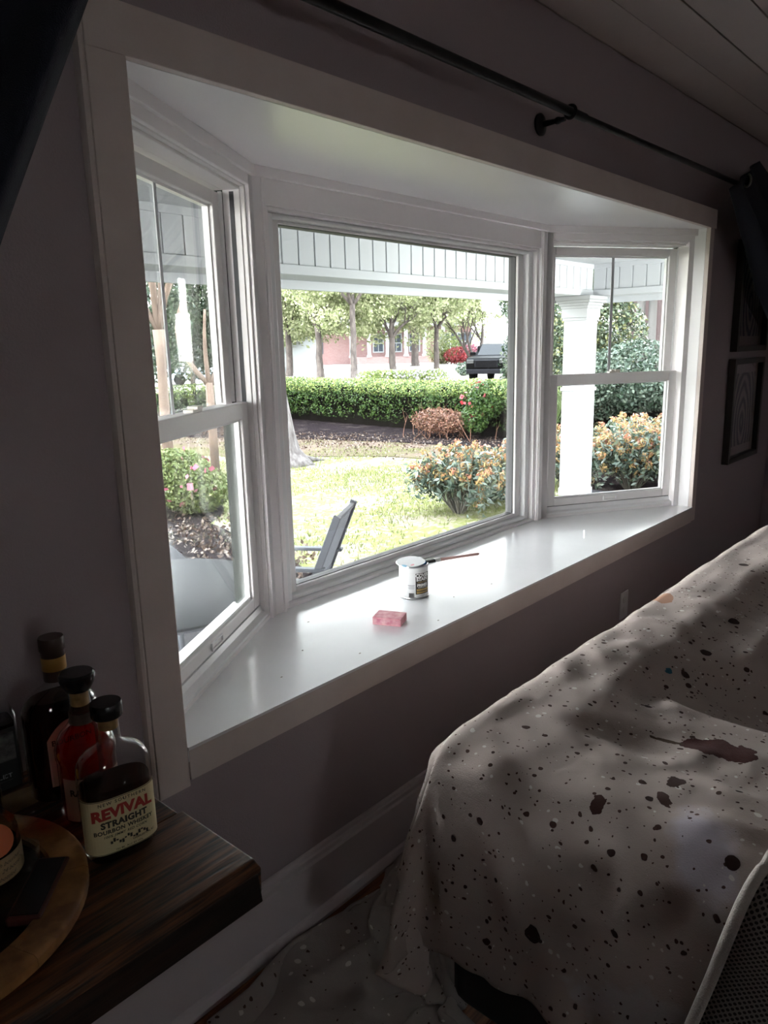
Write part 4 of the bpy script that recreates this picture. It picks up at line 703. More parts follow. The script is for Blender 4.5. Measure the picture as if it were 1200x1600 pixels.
0,-1,0,0,1,-1,0,0,0,0,0,0,1,-1,1,-1,0,0,1,-1,1,-1,0,0,0,0,0,0,0,1,0,-1,1,-1,-1,0,0,1,-1,1,-2,3,-1,1,-1,-1,1,0,-1,3,-4,-5,0,2,3,2,1,-1,0,-1,2,2,-6,3,1,1,-1,0,0,0,0,0,0,0,0,-1,2,-1,0,0,0,0,0,0,0,0,0,0,0,0,0,-2,2,0,0,-1,0,0,-1,0,0,1,0,0,0,-1,1,0,0,-1,0,1,0,0,1,-1,0,0,0,0,0,0,0,-1,1,0,0,0,1,-1,1,0,0,-1,0,0,-1,1,-1,0,-1,0,3,0,0,-1,0,-2,0,-4,-1,2,4,1,-4,1,1,0,-1,2,-2,1,1,1,-4,2,0,0,0,1,-1,1,0,1,-1,-1,1,-1,1,0,0,0,-1,1,0,0,0,0,0,0,1,-2,0,1,-1,0,0,-1,0,2,0,-1,-1,0,1,0,0,-1,1,0,0,-1,0,1,0,0,0,0,0,0,0,0,0,0,0,0,0,0,0,0,0,1,-1,1,0,0,-2,0,0,0,0,1,0,0,0,2,-1,-1,0,0,-7,0,-1,2,2,7,-3,1,-2,0,0,1,-2,2,1,0,-1,1,0,0,-1,1,0,0,0,0,-1,0,1,0,0,-1,0,2,-1,-1,0,1,1,-1,1,-1,-3,3,-2,-1,0,0,1,0,-1,1,1,0,0,0,0,0,0,0,0,0,0,1,-1,0,0,1,0,0,-1,0,0,0,0,0,1,-1,0,1,-1,-1,1,0,2,-3,1,1,0,-2,0,0,-1,1,1,1,-1,0,2,3,1,7,1,-1,-1,-2,-5,2,-1,0,-1,3,0,-3,-3,3,1,0,1,-1,0,1,-1,1,0,0,-1,1,-1,1,0,0,-1,0,0,1,0,0,0,-1,1,0,0,-2,-1,1,2,0,2,-1,0,0,-3,1,0,0,-1,0,1,0,0,0,0,2,-1,0,0,-1,-1,0,2,0,-1,0,0,0,1,-1,0,0,0,0,-1,2,0,-1,3,-3,1,0,-2,0,0,-1,2,-2,2,-3,3,-2,-2,1,3,-6,-1,0,2,4,-2,1,-1,0,-3,5,2,-3,-4,3,0,0,1,-1,1,0,-1,1,0,0,0,0,0,0,0,1,0,-2,0,1,-1,0,0,0,-2,1,0,3,1,-1,0,-2,0,-1,-3,3,0,1,0,0,0,0,0,0,0,0,0,1,0,0,-2,1,1,-1,0,0,0,-1,1,-1,0,2,-1,0,-1,2,-1,1,-1,0,0,0,-2,1,0,0,0,0,0,0,2,-3,4,0,-3,0,4,-2,-1,2,-5,3,1,-2,0,-1,-1,1,3,0,-4,3,0,-1,1,0,0,0,0,0,1,-1,0,-1,1,0,0,-2,1,0,0,0,0,-1,-1,-1,-1,5,0,-2,-4,0,0,-1,1,3,1,0,0,0,1,0,0,0,-1,1,0,0,-1,1,0,0,-1,1,0,0,0,0,0,0,0,0,-1,1,-1,1,0,0,0,0,0,0,0,3,-3,0,-2,1,0,0,-2,3,0,0,-4,4,1,-3,7,0,-8,3,-1,2,-2,1,2,-6,0,0,2,2,2,-1,-1,1,0,0,0,0,0,-1,1,0,-1,0,0,0,1,0,-1,0,0,-2,2,-4,2,1,-1,-1,1,4,-3,0,1,1,1,-1,0,-1,0,0,0,0,0,0,0,0,-2,0,0,1,1,0,-1,0,0,1,0,0,0,0,-1,1,0,-1,0,0,2,-1,0,1,0,0,1,-2,-1,1,-1,1,-1,1,-1,1,-3,5,-1,4,-1,-6,3,1,3,1,-6,-1,1,1,2,-1,0,-1,1,0,0,-1,1,0,0,0,0,0,0,0,0,1,-1,0,1,0,-2,0,-1,-1,2,-4,4,-3,0,4,-4,0,1,4,-2,-1,-2,-1,1,-1,0,1,0,2,0,1,0,0,0,1,-1,0,-1,1,0,-1,1,0,-1,1,0,-1,1,0,0,-1,1,0,0,0,1,-1,-1,2,-1,0,-2,1,-1,0,1,2,-1,-2,2,2,1,-1,-2,4,1,-5,4,-5,1,-2,7,-4,2,-1,1,1,-1,0,0,0,-1,1,-1,1,0,0,0,0,0,0,0,0,-1,-1,0,0,0,-1,1,-1,3,-6,4,0,1,0,1,-3,0,3,2,0,-4,-2,0,0,-1,1,2,1,0,0,0,0,0,1,-1,0,0,0,1,-1,0,0,0,0,0,0,-1,1,0,0,1,-1,0,0,2,0,-3,0,0,4,-4,-2,1,0,2,0,-3,3,-1,1,-1,0,-2,1,2,-2,2,-4,4,0,-1,-1,1,-2,3,2,-3,1,-1,0,1,0,0,0,0,0,0,0,0,-1,-1,1,0,-1,1,-1,2,0,0,-6,4,0,0,0,4,-4,3,-3,-2,0,1,4,-3,0,0,1,0,-1,2,-1,0,0,1,0,0,-1,0,0,1,-1,-1,1,0,-1,1,0,-1,1,0,0,0,0,0,-1,1,0,0,0,0,0,2,-3,0,0,0,0,1,1,-1,0,2,1,-4,2,1,0,3,-1,-1,-1,1,4,-5,2,-1,-3,2,1,0,1,0,0,0,0,0,0,0,0,0,1,0,-1,-2,0,1,0,1,-1,-1,-5,4,1,1,0,-1,-1,4,-3,4,0,-3,-1,-1,3,0,0,0,0,1,-2,0,1,-1,0,0,0,0,0,0,-1,1,0,0,0,1,-1,0,0,1,-1,0,0,0,0,0,-1,1,1,2,-4,1,-2,0,2,-1,0,0,2,-2,1,4,-1,1,1,1,-1,2,-2,-2,4,0,-5,1,2,-2,3,-2,0,1,0,-1,0,1,0,0,0,0,0,0,0,1,-5,0,2,1,0,0,0,-1,-4,3,0,1,0,0,-1,1,-1,3,-3,2,3,-1,1,-1,1,0,1,-1,-2,-1,0,0,1,-1,0,0,1,-2,1,0,0,1,-1,0,0,0,1,0,0,-2,1,1,-1,0,-1,1,-1,0,2,0,-2,0,1,2,-2,0,0,-1,2,6,-1,0,-1,1,-1,3,-2,-1,0,-3,5,4,-6,0,0,0,1,-4,2,1,-1,2,0,1,-1,1,-1,0,0,0,-1,0,1,0,-1,-1,1,-2,-2,3,0,1,0,0,-1,0,0,0,-1,1,0,0,2,0,1,0,1,0,0,-2,
-1,1,-1,0,0,0,0,-1,1,0,1,-1,0,0,0,0,0,0,1,0,-3,2,0,0,0,0,0,0,0,-1,3,-4,5,-3,-1,1,-1,0,1,3,-5,-8,1,0,-1,2,-4,2,1,2,0,-6,4,4,-3,0,-2,2,0,1,-4,0,2,1,0,0,0,0,0,0,0,-1,0,1,0,-1,1,-3,0,2,0,1,1,0,-2,-1,0,0,1,0,1,-1,0,-1,0,1,1,1,-1,0,-1,0,0,0,0,0,0,0,0,0,0,0,0,0,0,0,0,0,0,1,-2,3,-4,2,0,0,-1,1,-1,0,1,2,0,-2,-2,0,1,0,0,1,-4,-2,9,-6,-1,-3,-1,3,-1,2,0,1,1,-3,1,3,-1,0,-4,4,-3,3,1,-2,1,-1,1,-1,0,1,0,-1,-1,0,1,-1,1,-3,0,1,0,2,0,0,-1,0,-1,1,0,0,0,0,1,0,1,0,-2,0,0,0,-1,1,0,-1,1,-1,1,0,0,0,1,-1,0,0,0,0,0,0,0,0,-2,2,0,0,-1,0,1,0,0,-1,2,-2,0,3,-5,9,-5,-2,0,1,1,-1,0,1,-2,-2,-8,1,1,1,1,1,1,1,-1,-1,0,1,2,4,-6,3,2,-1,-1,0,1,-1,1,0,-1,0,1,-4,3,0,-1,-3,2,2,1,0,-1,0,-1,0,-2,1,-1,0,1,1,0,0,0,1,0,0,-1,-1,-1,1,0,1,0,0,0,0,0,-1,1,0,0,-1,1,-1,1,0,0,0,-1,0,0,1,0,0,0,0,0,-1,0,1,0,0,0,0,-1,0,0,1,0,0,6,4,-10,2,1,-9,2,0,0,1,1,1,-1,4,2,1,1,-1,-2,0,1,-1,1,-1,2,-1,1,-1,0,1,0,-1,-2,3,-4,-1,3,2,0,-2,0,-1,-1,-1,0,2,0,0,0,-1,0,1,0,0,0,1,1,-1,-1,1,-1,1,0,0,0,0,0,0,0,0,0,0,0,0,0,0,0,0,0,0,0,0,-1,1,0,-1,1,-1,1,0,1,1,-5,5,0,-5,0,2,0,1,1,-3,3,9,-2,-1,-7,-1,1,1,-2,1,0,3,-2,-1,0,0,4,3,0,1,3,-6,2,1,0,0,1,0,-1,2,-1,-1,-1,2,2,-1,-1,-2,-1,-2,0,0,1,1,0,0,0,0,0,0,-1,1,0,0,0,0,1,0,0,1,-1,0,0,0,0,-1,1,0,0,0,0,0,0,0,0,0,-1,1,0,0,-1,1,1,-1,0,-1,0,0,1,-1,1,6,-7,-2,4,7,-9,1,-3,0,9,0,-3,3,1,3,-3,-2,-1,-3,-3,-3,0,1,2,3,2,1,3,10,1,-6,7,-1,-5,-2,-1,-1,1,0,0,1,1,2,-2,-4,-2,-4,-1,2,2,0,1,-1,-1,-1,0,2,1,0,0,1,-1,0,0,1,1,-1,0,1,0,0,-1,1,-1,0,1,-1,0,0,-1,0,1,-1,1,-1,0,1,-1,1,0,0,0,0,-1,-1,0,3,-2,0,-1,1,1,7,1,-6,-1,-1,-1,4,-9,-8,6,11,3,1,11,1,0,2,1,4,3,-1,-2,-5,3,3,-1,1,-10,-5,-7,-1,6,-1,1,1,1,0,2,-2,-9,6,-5,3,5,3,-4,4,1,-2,-4,-3,-1,-1,1,0,0,-1,1,0,-1,1,0,1,0,0,0,0,-2,0,1,1,-1,0,1,-1,0,1,-1,1,0,-1,1,-1,0,1,-1,0,0,0,0,1,-2,1,1,-2,-1,1,1,-1,0,3,-17,7,10,-4,2,2,-17,6,12,-22,-4,12,5,19,-2,-4,-7,0,-2,1,4,4,9,-5,-12,-4,-13,6,7,12,-4,-3,0,-1,0,-3,-4,-2,0,9,-1,-3,-1,-3,-5,8,-1,-2,3,5,1,4,0,0,-4,-9,1,-1,1,1,-1,0,0,-1,2,1,0,0,-1,0,-1,0,1,0,0,0,0,3,-1,0,-2,0,0,0,0,0,1,0,0,0,0,2,1,-2,-1,-1,0,2,-1,-1,-14,16,1,-2,-2,11,-1,2,-26,4,19,-9,-22,-4,-8,7,4,9,7,2,-12,-9,0,-10,-6,12,-4,7,7,1,0,4,-3,1,-6,-1,0,-1,-4,-1,-2,1,7,1,-2,4,-4,-2,-4,1,-2,3,-3,1,0,4,8,-1,2,-8,0,-1,1,-1,0,-3,0,1,2,1,-1,0,0,-1,-1,2,1,-1,-2,0,1,2,0,1,-1,-1,0,0,1,0,0,1,1,-3,1,0,1,-1,-2,-2,-2,10,-1,-3,-3,9,-2,-2,-12,7,-10,6,3,13,0,16,0,4,-12,-10,-12,14,-4,2,-4,2,-4,13,7,-1,-4,-1,1,3,-2,-8,-1,2,4,-6,1,-3,-4,1,0,6,2,3,-5,7,-3,2,-6,0,1,-4,-1,0,-2,-2,9,0,1,-1,-2,-1,0,-1,1,0,0,1,0,0,1,0,-1,-1,0,-1,0,-1,0,0,0,3,1,0,0,-2,1,0,-2,0,1,1,2,-1,0,-1,1,2,0,0,0,0,0,0,-2,-6,20,-30,4,8,4,2,5,-12,-11,3,2,15,-3,-1,-13,10,7,6,0,1,0,-1,1,-1,1,-9,-2,1,1,0,-4,0,0,3,-3,0,-2,-1,1,8,-1,0,-3,6,2,-1,2,-3,0,2,-2,-3,-1,1,0,-1,0,-1,0,-1,-1,0,-1,1,1,2,2,0,-3,0,1,1,1,0,-1,0,0,-1,0,0,0,-1,1,0,-1,0,0,1,0,0,0,2,2,-1,-2,-7,9,1,-2,-3,1,-6,15,-27,5,-1,4,-19,9,12,10,-3,-14,-11,7,13,2,4,0,-1,-3,1,4,-1,0,-4,-6,-1,0,0,1,-3,-1,3,0,-3,-1,0,0,-1,-1,0,2,4,0,-1,-4,1,4,0,0,2,0,-1,-1,1,2,0,1,1,-1,-2,-1,-1,0,0,-3,-2,0,4,2,0,-2,-1,2,1,1,-1,0,0,-1,1,0,0,0,-1,0,1,-1,2,0,0,-1,1,-1,-5,13,-4,0,-2,-2,4,-12,23,-18,-13,7,-1,18,-4,
-13,-15,-3,6,16,7,-5,3,-1,0,1,2,-1,0,-1,1,-14,-1,2,1,0,-1,1,-4,1,1,2,-3,1,-2,0,0,-1,0,1,0,1,5,1,0,-3,-4,1,2,1,0,-1,0,0,0,0,0,1,1,1,0,-1,1,0,-2,0,0,-1,2,1,-2,0,-1,1,1,1,-1,0,0,-1,1,0,0,-1,0,0,2,0,2,-3,1,8,-4,-2,-2,1,-1,1,-11,8,14,-22,-10,-3,-14,-8,2,14,12,6,-9,2,6,0,-2,1,0,0,1,-1,0,-6,-1,-2,-1,-2,-1,1,3,-6,1,-1,3,-4,-3,3,1,0,0,1,-2,0,0,0,1,-1,3,4,0,-2,-2,0,0,0,0,1,-1,1,1,0,0,0,0,0,0,2,0,-1,0,0,0,0,0,-1,-1,-1,0,1,0,1,0,-1,1,0,0,2,0,-1,5,-1,1,0,0,0,1,-4,2,-4,3,-14,0,22,2,-11,5,0,4,12,-10,-8,1,9,0,-1,-1,1,0,-1,0,-1,1,1,-7,0,0,0,-1,1,-1,-1,-1,0,0,-1,4,-3,1,1,-3,0,-1,2,0,0,0,-2,1,0,0,0,1,2,0,1,0,2,-1,0,0,0,0,0,-1,1,-1,1,-1,0,-1,1,0,0,0,0,0,0,0,0,0,-1,0,0,0,1,0,1,0,1,-1,-1,0,-1,3,0,0,-4,5,0,-11,11,-7,1,8,14,1,-17,484,-2,-1,6,5,5,-1,-9,-7,9,7,3,3,7,3,4,8,3,-3,-10,-10,-9,7,9,-4,-5,-3,1,0,0,0,0,0,0,0,0,1,0,0,0,0,0,0,0,1,0,0,0,0,0,0,0,0,0,0,-1,0,0,-1,0,-1,1,-1,0,0,1,0,0,0,0,0,0,0,-1,0,0,-1,0,0,-1,0,1,0,0,0,-1,0,1,2,-2,-1,0,10,0,0,-4,5,-12,15,14,-2,5,-2,-2,-7,1,-1,5,6,-1,-10,-1,4,-1,-1,3,-2,-1,3,1,0,1,0,1,-1,0,-1,1,-1,1,-2,1,1,-1,0,2,-2,-1,2,-3,1,3,0,-1,2,0,1,0,0,-1,0,-1,-1,0,0,1,1,0,-1,0,0,0,-1,1,0,0,-1,-1,0,0,0,0,-1,-1,1,0,1,3,0,0,0,0,0,-4,2,2,-1,-1,0,-3,0,3,2,-3,2,2,-4,-8,13,3,-11,-3,4,0,-1,-2,-7,1,-1,8,4,-4,-2,-7,4,-3,1,3,-3,2,2,0,3,0,1,-5,-1,2,1,0,-2,3,0,-3,1,1,-2,4,-1,-3,5,-3,-1,1,2,-2,-1,-2,-1,-2,0,-1,0,1,0,0,0,1,1,2,1,0,1,0,-1,0,0,0,1,0,0,0,0,0,2,4,0,-2,-5,0,0,1,-2,-1,6,-3,-3,3,1,-2,0,3,-2,-1,0,1,1,-7,3,6,2,-14,4,4,2,-1,-1,-2,-8,4,-1,2,5,-3,-2,-5,1,-1,3,2,-3,3,2,1,2,-3,-3,0,2,0,0,2,-1,-2,4,0,0,-1,-2,1,1,-2,2,-2,-1,-2,0,-2,0,0,1,1,1,4,2,0,2,-2,-3,-1,-1,0,0,0,0,1,0,0,1,0,0,1,-1,1,1,4,-3,0,0,-1,-2,3,1,0,-4,-2,0,0,1,-1,2,-2,0,0,1,-1,0,-1,9,-8,7,-10,5,0,4,-3,5,1,-3,2,-12,-3,9,-6,4,8,-6,-1,-4,-1,2,-2,3,5,-3,-2,2,-3,4,-1,1,1,-2,1,2,-2,-1,-2,1,1,0,1,0,1,-2,0,0,0,1,1,1,0,2,-3,-1,0,3,-3,1,2,-2,-2,1,0,0,0,1,0,0,0,1,0,-1,1,-1,2,-4,0,-1,-1,0,6,-1,0,-4,3,0,1,2,-4,0,-2,5,-3,1,0,-3,0,-4,6,1,5,-14,4,-5,4,1,-7,2,6,-6,10,-3,-15,13,-12,-1,12,-8,4,-6,-1,1,2,3,-1,1,-2,3,-3,3,1,-2,1,0,-2,-1,0,2,2,0,1,-2,1,-4,4,-1,3,-1,1,0,0,0,-1,0,0,-3,1,1,-1,-4,0,5,-1,0,0,0,-1,0,0,-2,-1,1,0,1,0,-2,-2,0,2,2,4,-3,1,-3,3,-1,1,-1,-1,3,1,-2,-2,4,-2,1,-1,-2,-5,11,3,-7,-3,-5,1,5,-3,3,-1,1,-1,0,0,3,-12,11,-12,-2,12,-10,5,-5,3,-3,5,1,-1,-3,2,2,0,-1,1,-1,-2,0,2,4,2,-2,-2,-1,0,-2,4,-1,2,0,1,-2,0,0,1,-1,0,-1,-1,-1,0,-3,2,4,-5,3,0,0,0,0,-1,0,1,1,0,2,-1,1,-4,-1,-1,1,2,0,1,-5,1,3,-2,2,2,-1,1,0,3,-4,-3,0,2,-3,3,2,-6,11,-18,-1,3,1,-4,9,2,0,-3,0,-3,0,1,1,-5,7,-10,-2,12,-10,2,-3,1,2,2,0,-1,0,2,0,-1,0,0,-1,5,3,-1,-4,-2,1,-1,1,2,-1,-1,-1,-1,0,2,0,0,0,-1,3,-2,0,-2,1,1,2,-1,1,-3,0,0,0,-1,1,1,1,1,1,-1,-1,-4,7,-3,-2,1,-1,1,-3,3,1,0,0,-2,-2,2,-4,2,2,5,-3,0,-5,2,1,6,-9,1,-3,1,-4,0,-9,0,5,3,2,6,-8,0,2,3,-2,-1,3,-10,-1,11,-9,0,0,0,5,0,0,-1,1,-1,-1,2,-1,8,-1,-3,-6,0,3,-1,1,-1,-2,-1,-1,-1,-2,0,1,1,1,1,2,0,1,2,-1,-2,3,0,-1,1,-1,0,0,0,1,1,0,1,-1,-2,-2,-1,1,0,6,-3,0,-1,1,-1,1,3,-6,4,-2,2,-2,0,0,-4,1,3,-1,0,1,3,2,-5,-9,1,-1,1,0,-5,-2,-2,0,3,5,7,-1,0,-2,1,-1,0,0,-10,0,12,-10,-1,1,3,2,-2,3,-1,-3,4,-3,6,0,-3,-6,4,2,-2,0,0,0,2,
2,1,0,3,-5,-3,0,0,0,-1,0,1,-1,0,1,0,-1,0,0,2,0,0,1,1,-1,-1,-2,-1,1,0,-1,0,0,3,1,-1,0,2,-2,-2,2,0,-1,2,-1,2,2,-4,1,-2,2,1,-2,0,-5,-3,9,-5,0,-3,-2,0,2,0,-1,-5,-3,-2,1,6,3,4,0,-1,-1,2,-4,-8,0,11,-9,-1,4,2,0,0,-4,4,1,1,3,-6,-4,6,1,-3,0,0,-2,5,1,0,1,1,-5,7,-4,1,-3,-2,0,0,0,1,-1,-1,1,1,0,0,-1,0,0,1,0,1,1,-1,-1,-1,0,-1,2,-2,1,2,-1,1,-7,6,-1,-2,2,3,-2,-2,3,-1,4,-1,0,-1,-2,0,1,0,-8,4,-4,3,-1,-1,1,-3,2,2,1,-1,0,-7,-3,1,3,5,3,2,-1,1,-6,-6,0,10,-9,0,8,-2,-1,1,0,-1,6,-8,-1,4,0,-6,3,2,-1,1,3,2,-1,-2,-3,4,-4,6,-7,0,3,1,0,0,-1,0,1,-1,0,0,0,-1,0,1,-2,-1,-2,0,5,-1,-1,3,-1,0,0,-1,2,-2,1,-3,2,1,-3,4,0,0,0,-3,0,-1,3,6,-4,-4,2,-3,5,-8,3,-1,-3,2,-3,1,1,-1,-1,4,2,-3,0,-5,-3,-3,1,4,4,3,2,1,-7,-3,-4,8,-5,3,2,-3,3,1,4,-7,-1,1,1,-6,8,-2,1,-1,1,0,-1,0,-3,2,-3,1,-2,5,6,0,-1,-1,-3,0,1,0,2,0,-1,-1,0,-1,-1,0,2,-2,-1,-1,3,-2,1,1,0,1,-4,1,1,-4,8,-5,-1,2,2,-5,1,5,-4,1,-2,1,1,-2,9,-4,0,-10,11,-9,5,-7,0,13,3,-8,2,0,-2,0,3,5,4,0,-5,-4,-3,0,5,6,2,0,-7,1,-7,5,3,1,0,1,-1,-8,1,5,0,-4,5,-3,5,-5,5,-3,-1,-1,-4,2,0,2,1,2,2,-4,2,0,-2,3,-1,-1,1,-1,-2,-1,1,1,1,0,0,-1,5,-3,-3,2,0,-1,2,0,-2,1,-1,0,4,-1,-2,1,-3,-2,6,-2,-3,5,-3,1,0,-7,5,-3,3,-1,-4,9,-6,-4,0,7,8,0,-9,-1,0,2,0,0,1,1,2,5,0,-1,-3,-6,1,8,5,-1,-9,5,-7,-2,2,-1,2,-2,7,0,-3,0,3,1,0,-4,2,-1,5,-5,-4,4,1,2,0,0,0,-1,-1,0,1,1,-5,3,1,-2,1,2,2,0,-1,0,0,0,-1,-2,4,-1,-4,4,-2,2,-1,0,-1,0,1,-3,-1,3,4,-4,0,-1,1,-3,0,3,0,-6,3,-1,-2,-4,-1,4,-1,0,-2,9,11,-3,-1,-9,-1,1,0,0,0,-1,1,0,-1,1,1,1,3,-1,-3,2,9,1,-8,4,-8,-1,1,-2,10,-8,0,0,0,0,-1,-1,2,2,1,-1,-2,2,1,1,0,0,0,0,-2,4,-5,0,0,5,-1,1,0,-3,-1,0,0,1,0,0,-1,0,1,-3,2,1,-1,0,0,0,0,1,0,1,2,-3,-3,1,0,1,1,-4,7,-6,1,0,0,-2,2,3,3,1,3,-11,-2,3,14,-8,-8,0,-10,1,-1,1,0,-1,1,0,-1,1,0,0,-1,1,-1,0,2,-1,6,6,-11,7,0,0,-1,-7,3,-1,0,2,0,1,-2,2,-1,-3,0,1,0,-2,0,0,2,-1,1,2,-4,1,0,2,-1,1,-4,0,0,1,0,0,-1,0,0,1,0,2,0,1,-1,-1,1,0,1,-1,-1,0,-2,0,3,2,-4,8,-3,-5,3,-1,0,-1,0,2,-2,0,-1,1,0,-1,1,4,4,-9,0,3,0,-10,0,0,0,1,1,1,0,1,1,-1,-2,0,0,1,1,-3,0,-1,-2,6,-6,0,0,2,1,2,1,1,-3,-1,0,3,-3,0,1,0,0,0,2,0,0,-2,2,-1,-1,1,0,0,-1,1,-2,5,2,0,-1,-1,0,1,0,0,-1,0,-3,2,-3,1,1,-1,-1,0,0,0,0,0,-1,0,1,0,-2,1,3,0,-3,1,-1,-1,0,1,-1,0,0,-1,0,4,0,-2,-1,0,-1,0,-9,-1,0,1,0,1,-2,0,0,-1,0,1,1,-1,0,1,1,-2,0,-1,1,1,-1,0,-1,-1,0,2,0,1,0,0,0,-1,0,0,0,0,0,-1,1,0,1,-1,0,0,0,1,-1,1,-1,2,-2,-1,1,0,1,-1,0,0,0,0,0,0,-1,1,0,-1,0,0,0,1,0,0,0,0,0,0,0,0,1,-2,2,-1,1,0,-1,1,-1,0,0,0,-1,1,0,1,-2,1,1,-1,-1,-10,0,0,-1,0,-1,1,0,0,0,0,1,0,0,2,-2,-1,0,0,0,1,0,0,0,0,0,-1,0,1,2,0,-2,0,0,0,1,-1,1,0,1,-1,0,-1,0,0,0,1,-1,0,0,0,0,0,0,0,0,0,1,-1,0,-1,1,-1,0,1,0,0,0,-1,0,1,0,0,1,-1,1,-1,1,-1,-1,1,0,0,1,0,-1,0,0,0,1,0,0,-1,0,1,2,3,0,-5,0,-1,-9,0,-1,0,0,0,-1,0,0,0,1,0,0,1,-2,1,-1,0,0,1,0,0,0,1,-1,0,0,-1,0,0,1,1,0,0,0,-1,0,1,1,-1,0,-1,0,0,1,0,-1,1,0,-1,-1,0,0,1,0,0,1,-1,0,0,1,-1,1,0,0,-1,0,1,-1,0,0,0,1,-1,1,-1,1,-1,1,0,-1,1,-1,0,0,0,1,0,0,-1,0,0,0,-1,1,0,1,-1,2,-2,1,-8,-1,1,-2,0,0,1,0,0,0,-1,0,1,0,0,-2,0,0,1,0,1,-1,0,0,1,0,0,-1,0,-1,1,0,0,0,0,0,1,-2,0,1,0,1,0,0,-1,0,1,-1,0,1,0,-1,0,0,0,1,-1,0,1,0,-1,0,0,0,0,1,0,-1,1,0,-1,0,0,1,0,0,0,0,0,-1,0,0,1,-1,1,-1,0,0,0,0,1,-1,2,-2,0,-1,2,-1,1,0,-1,-9,1,1,
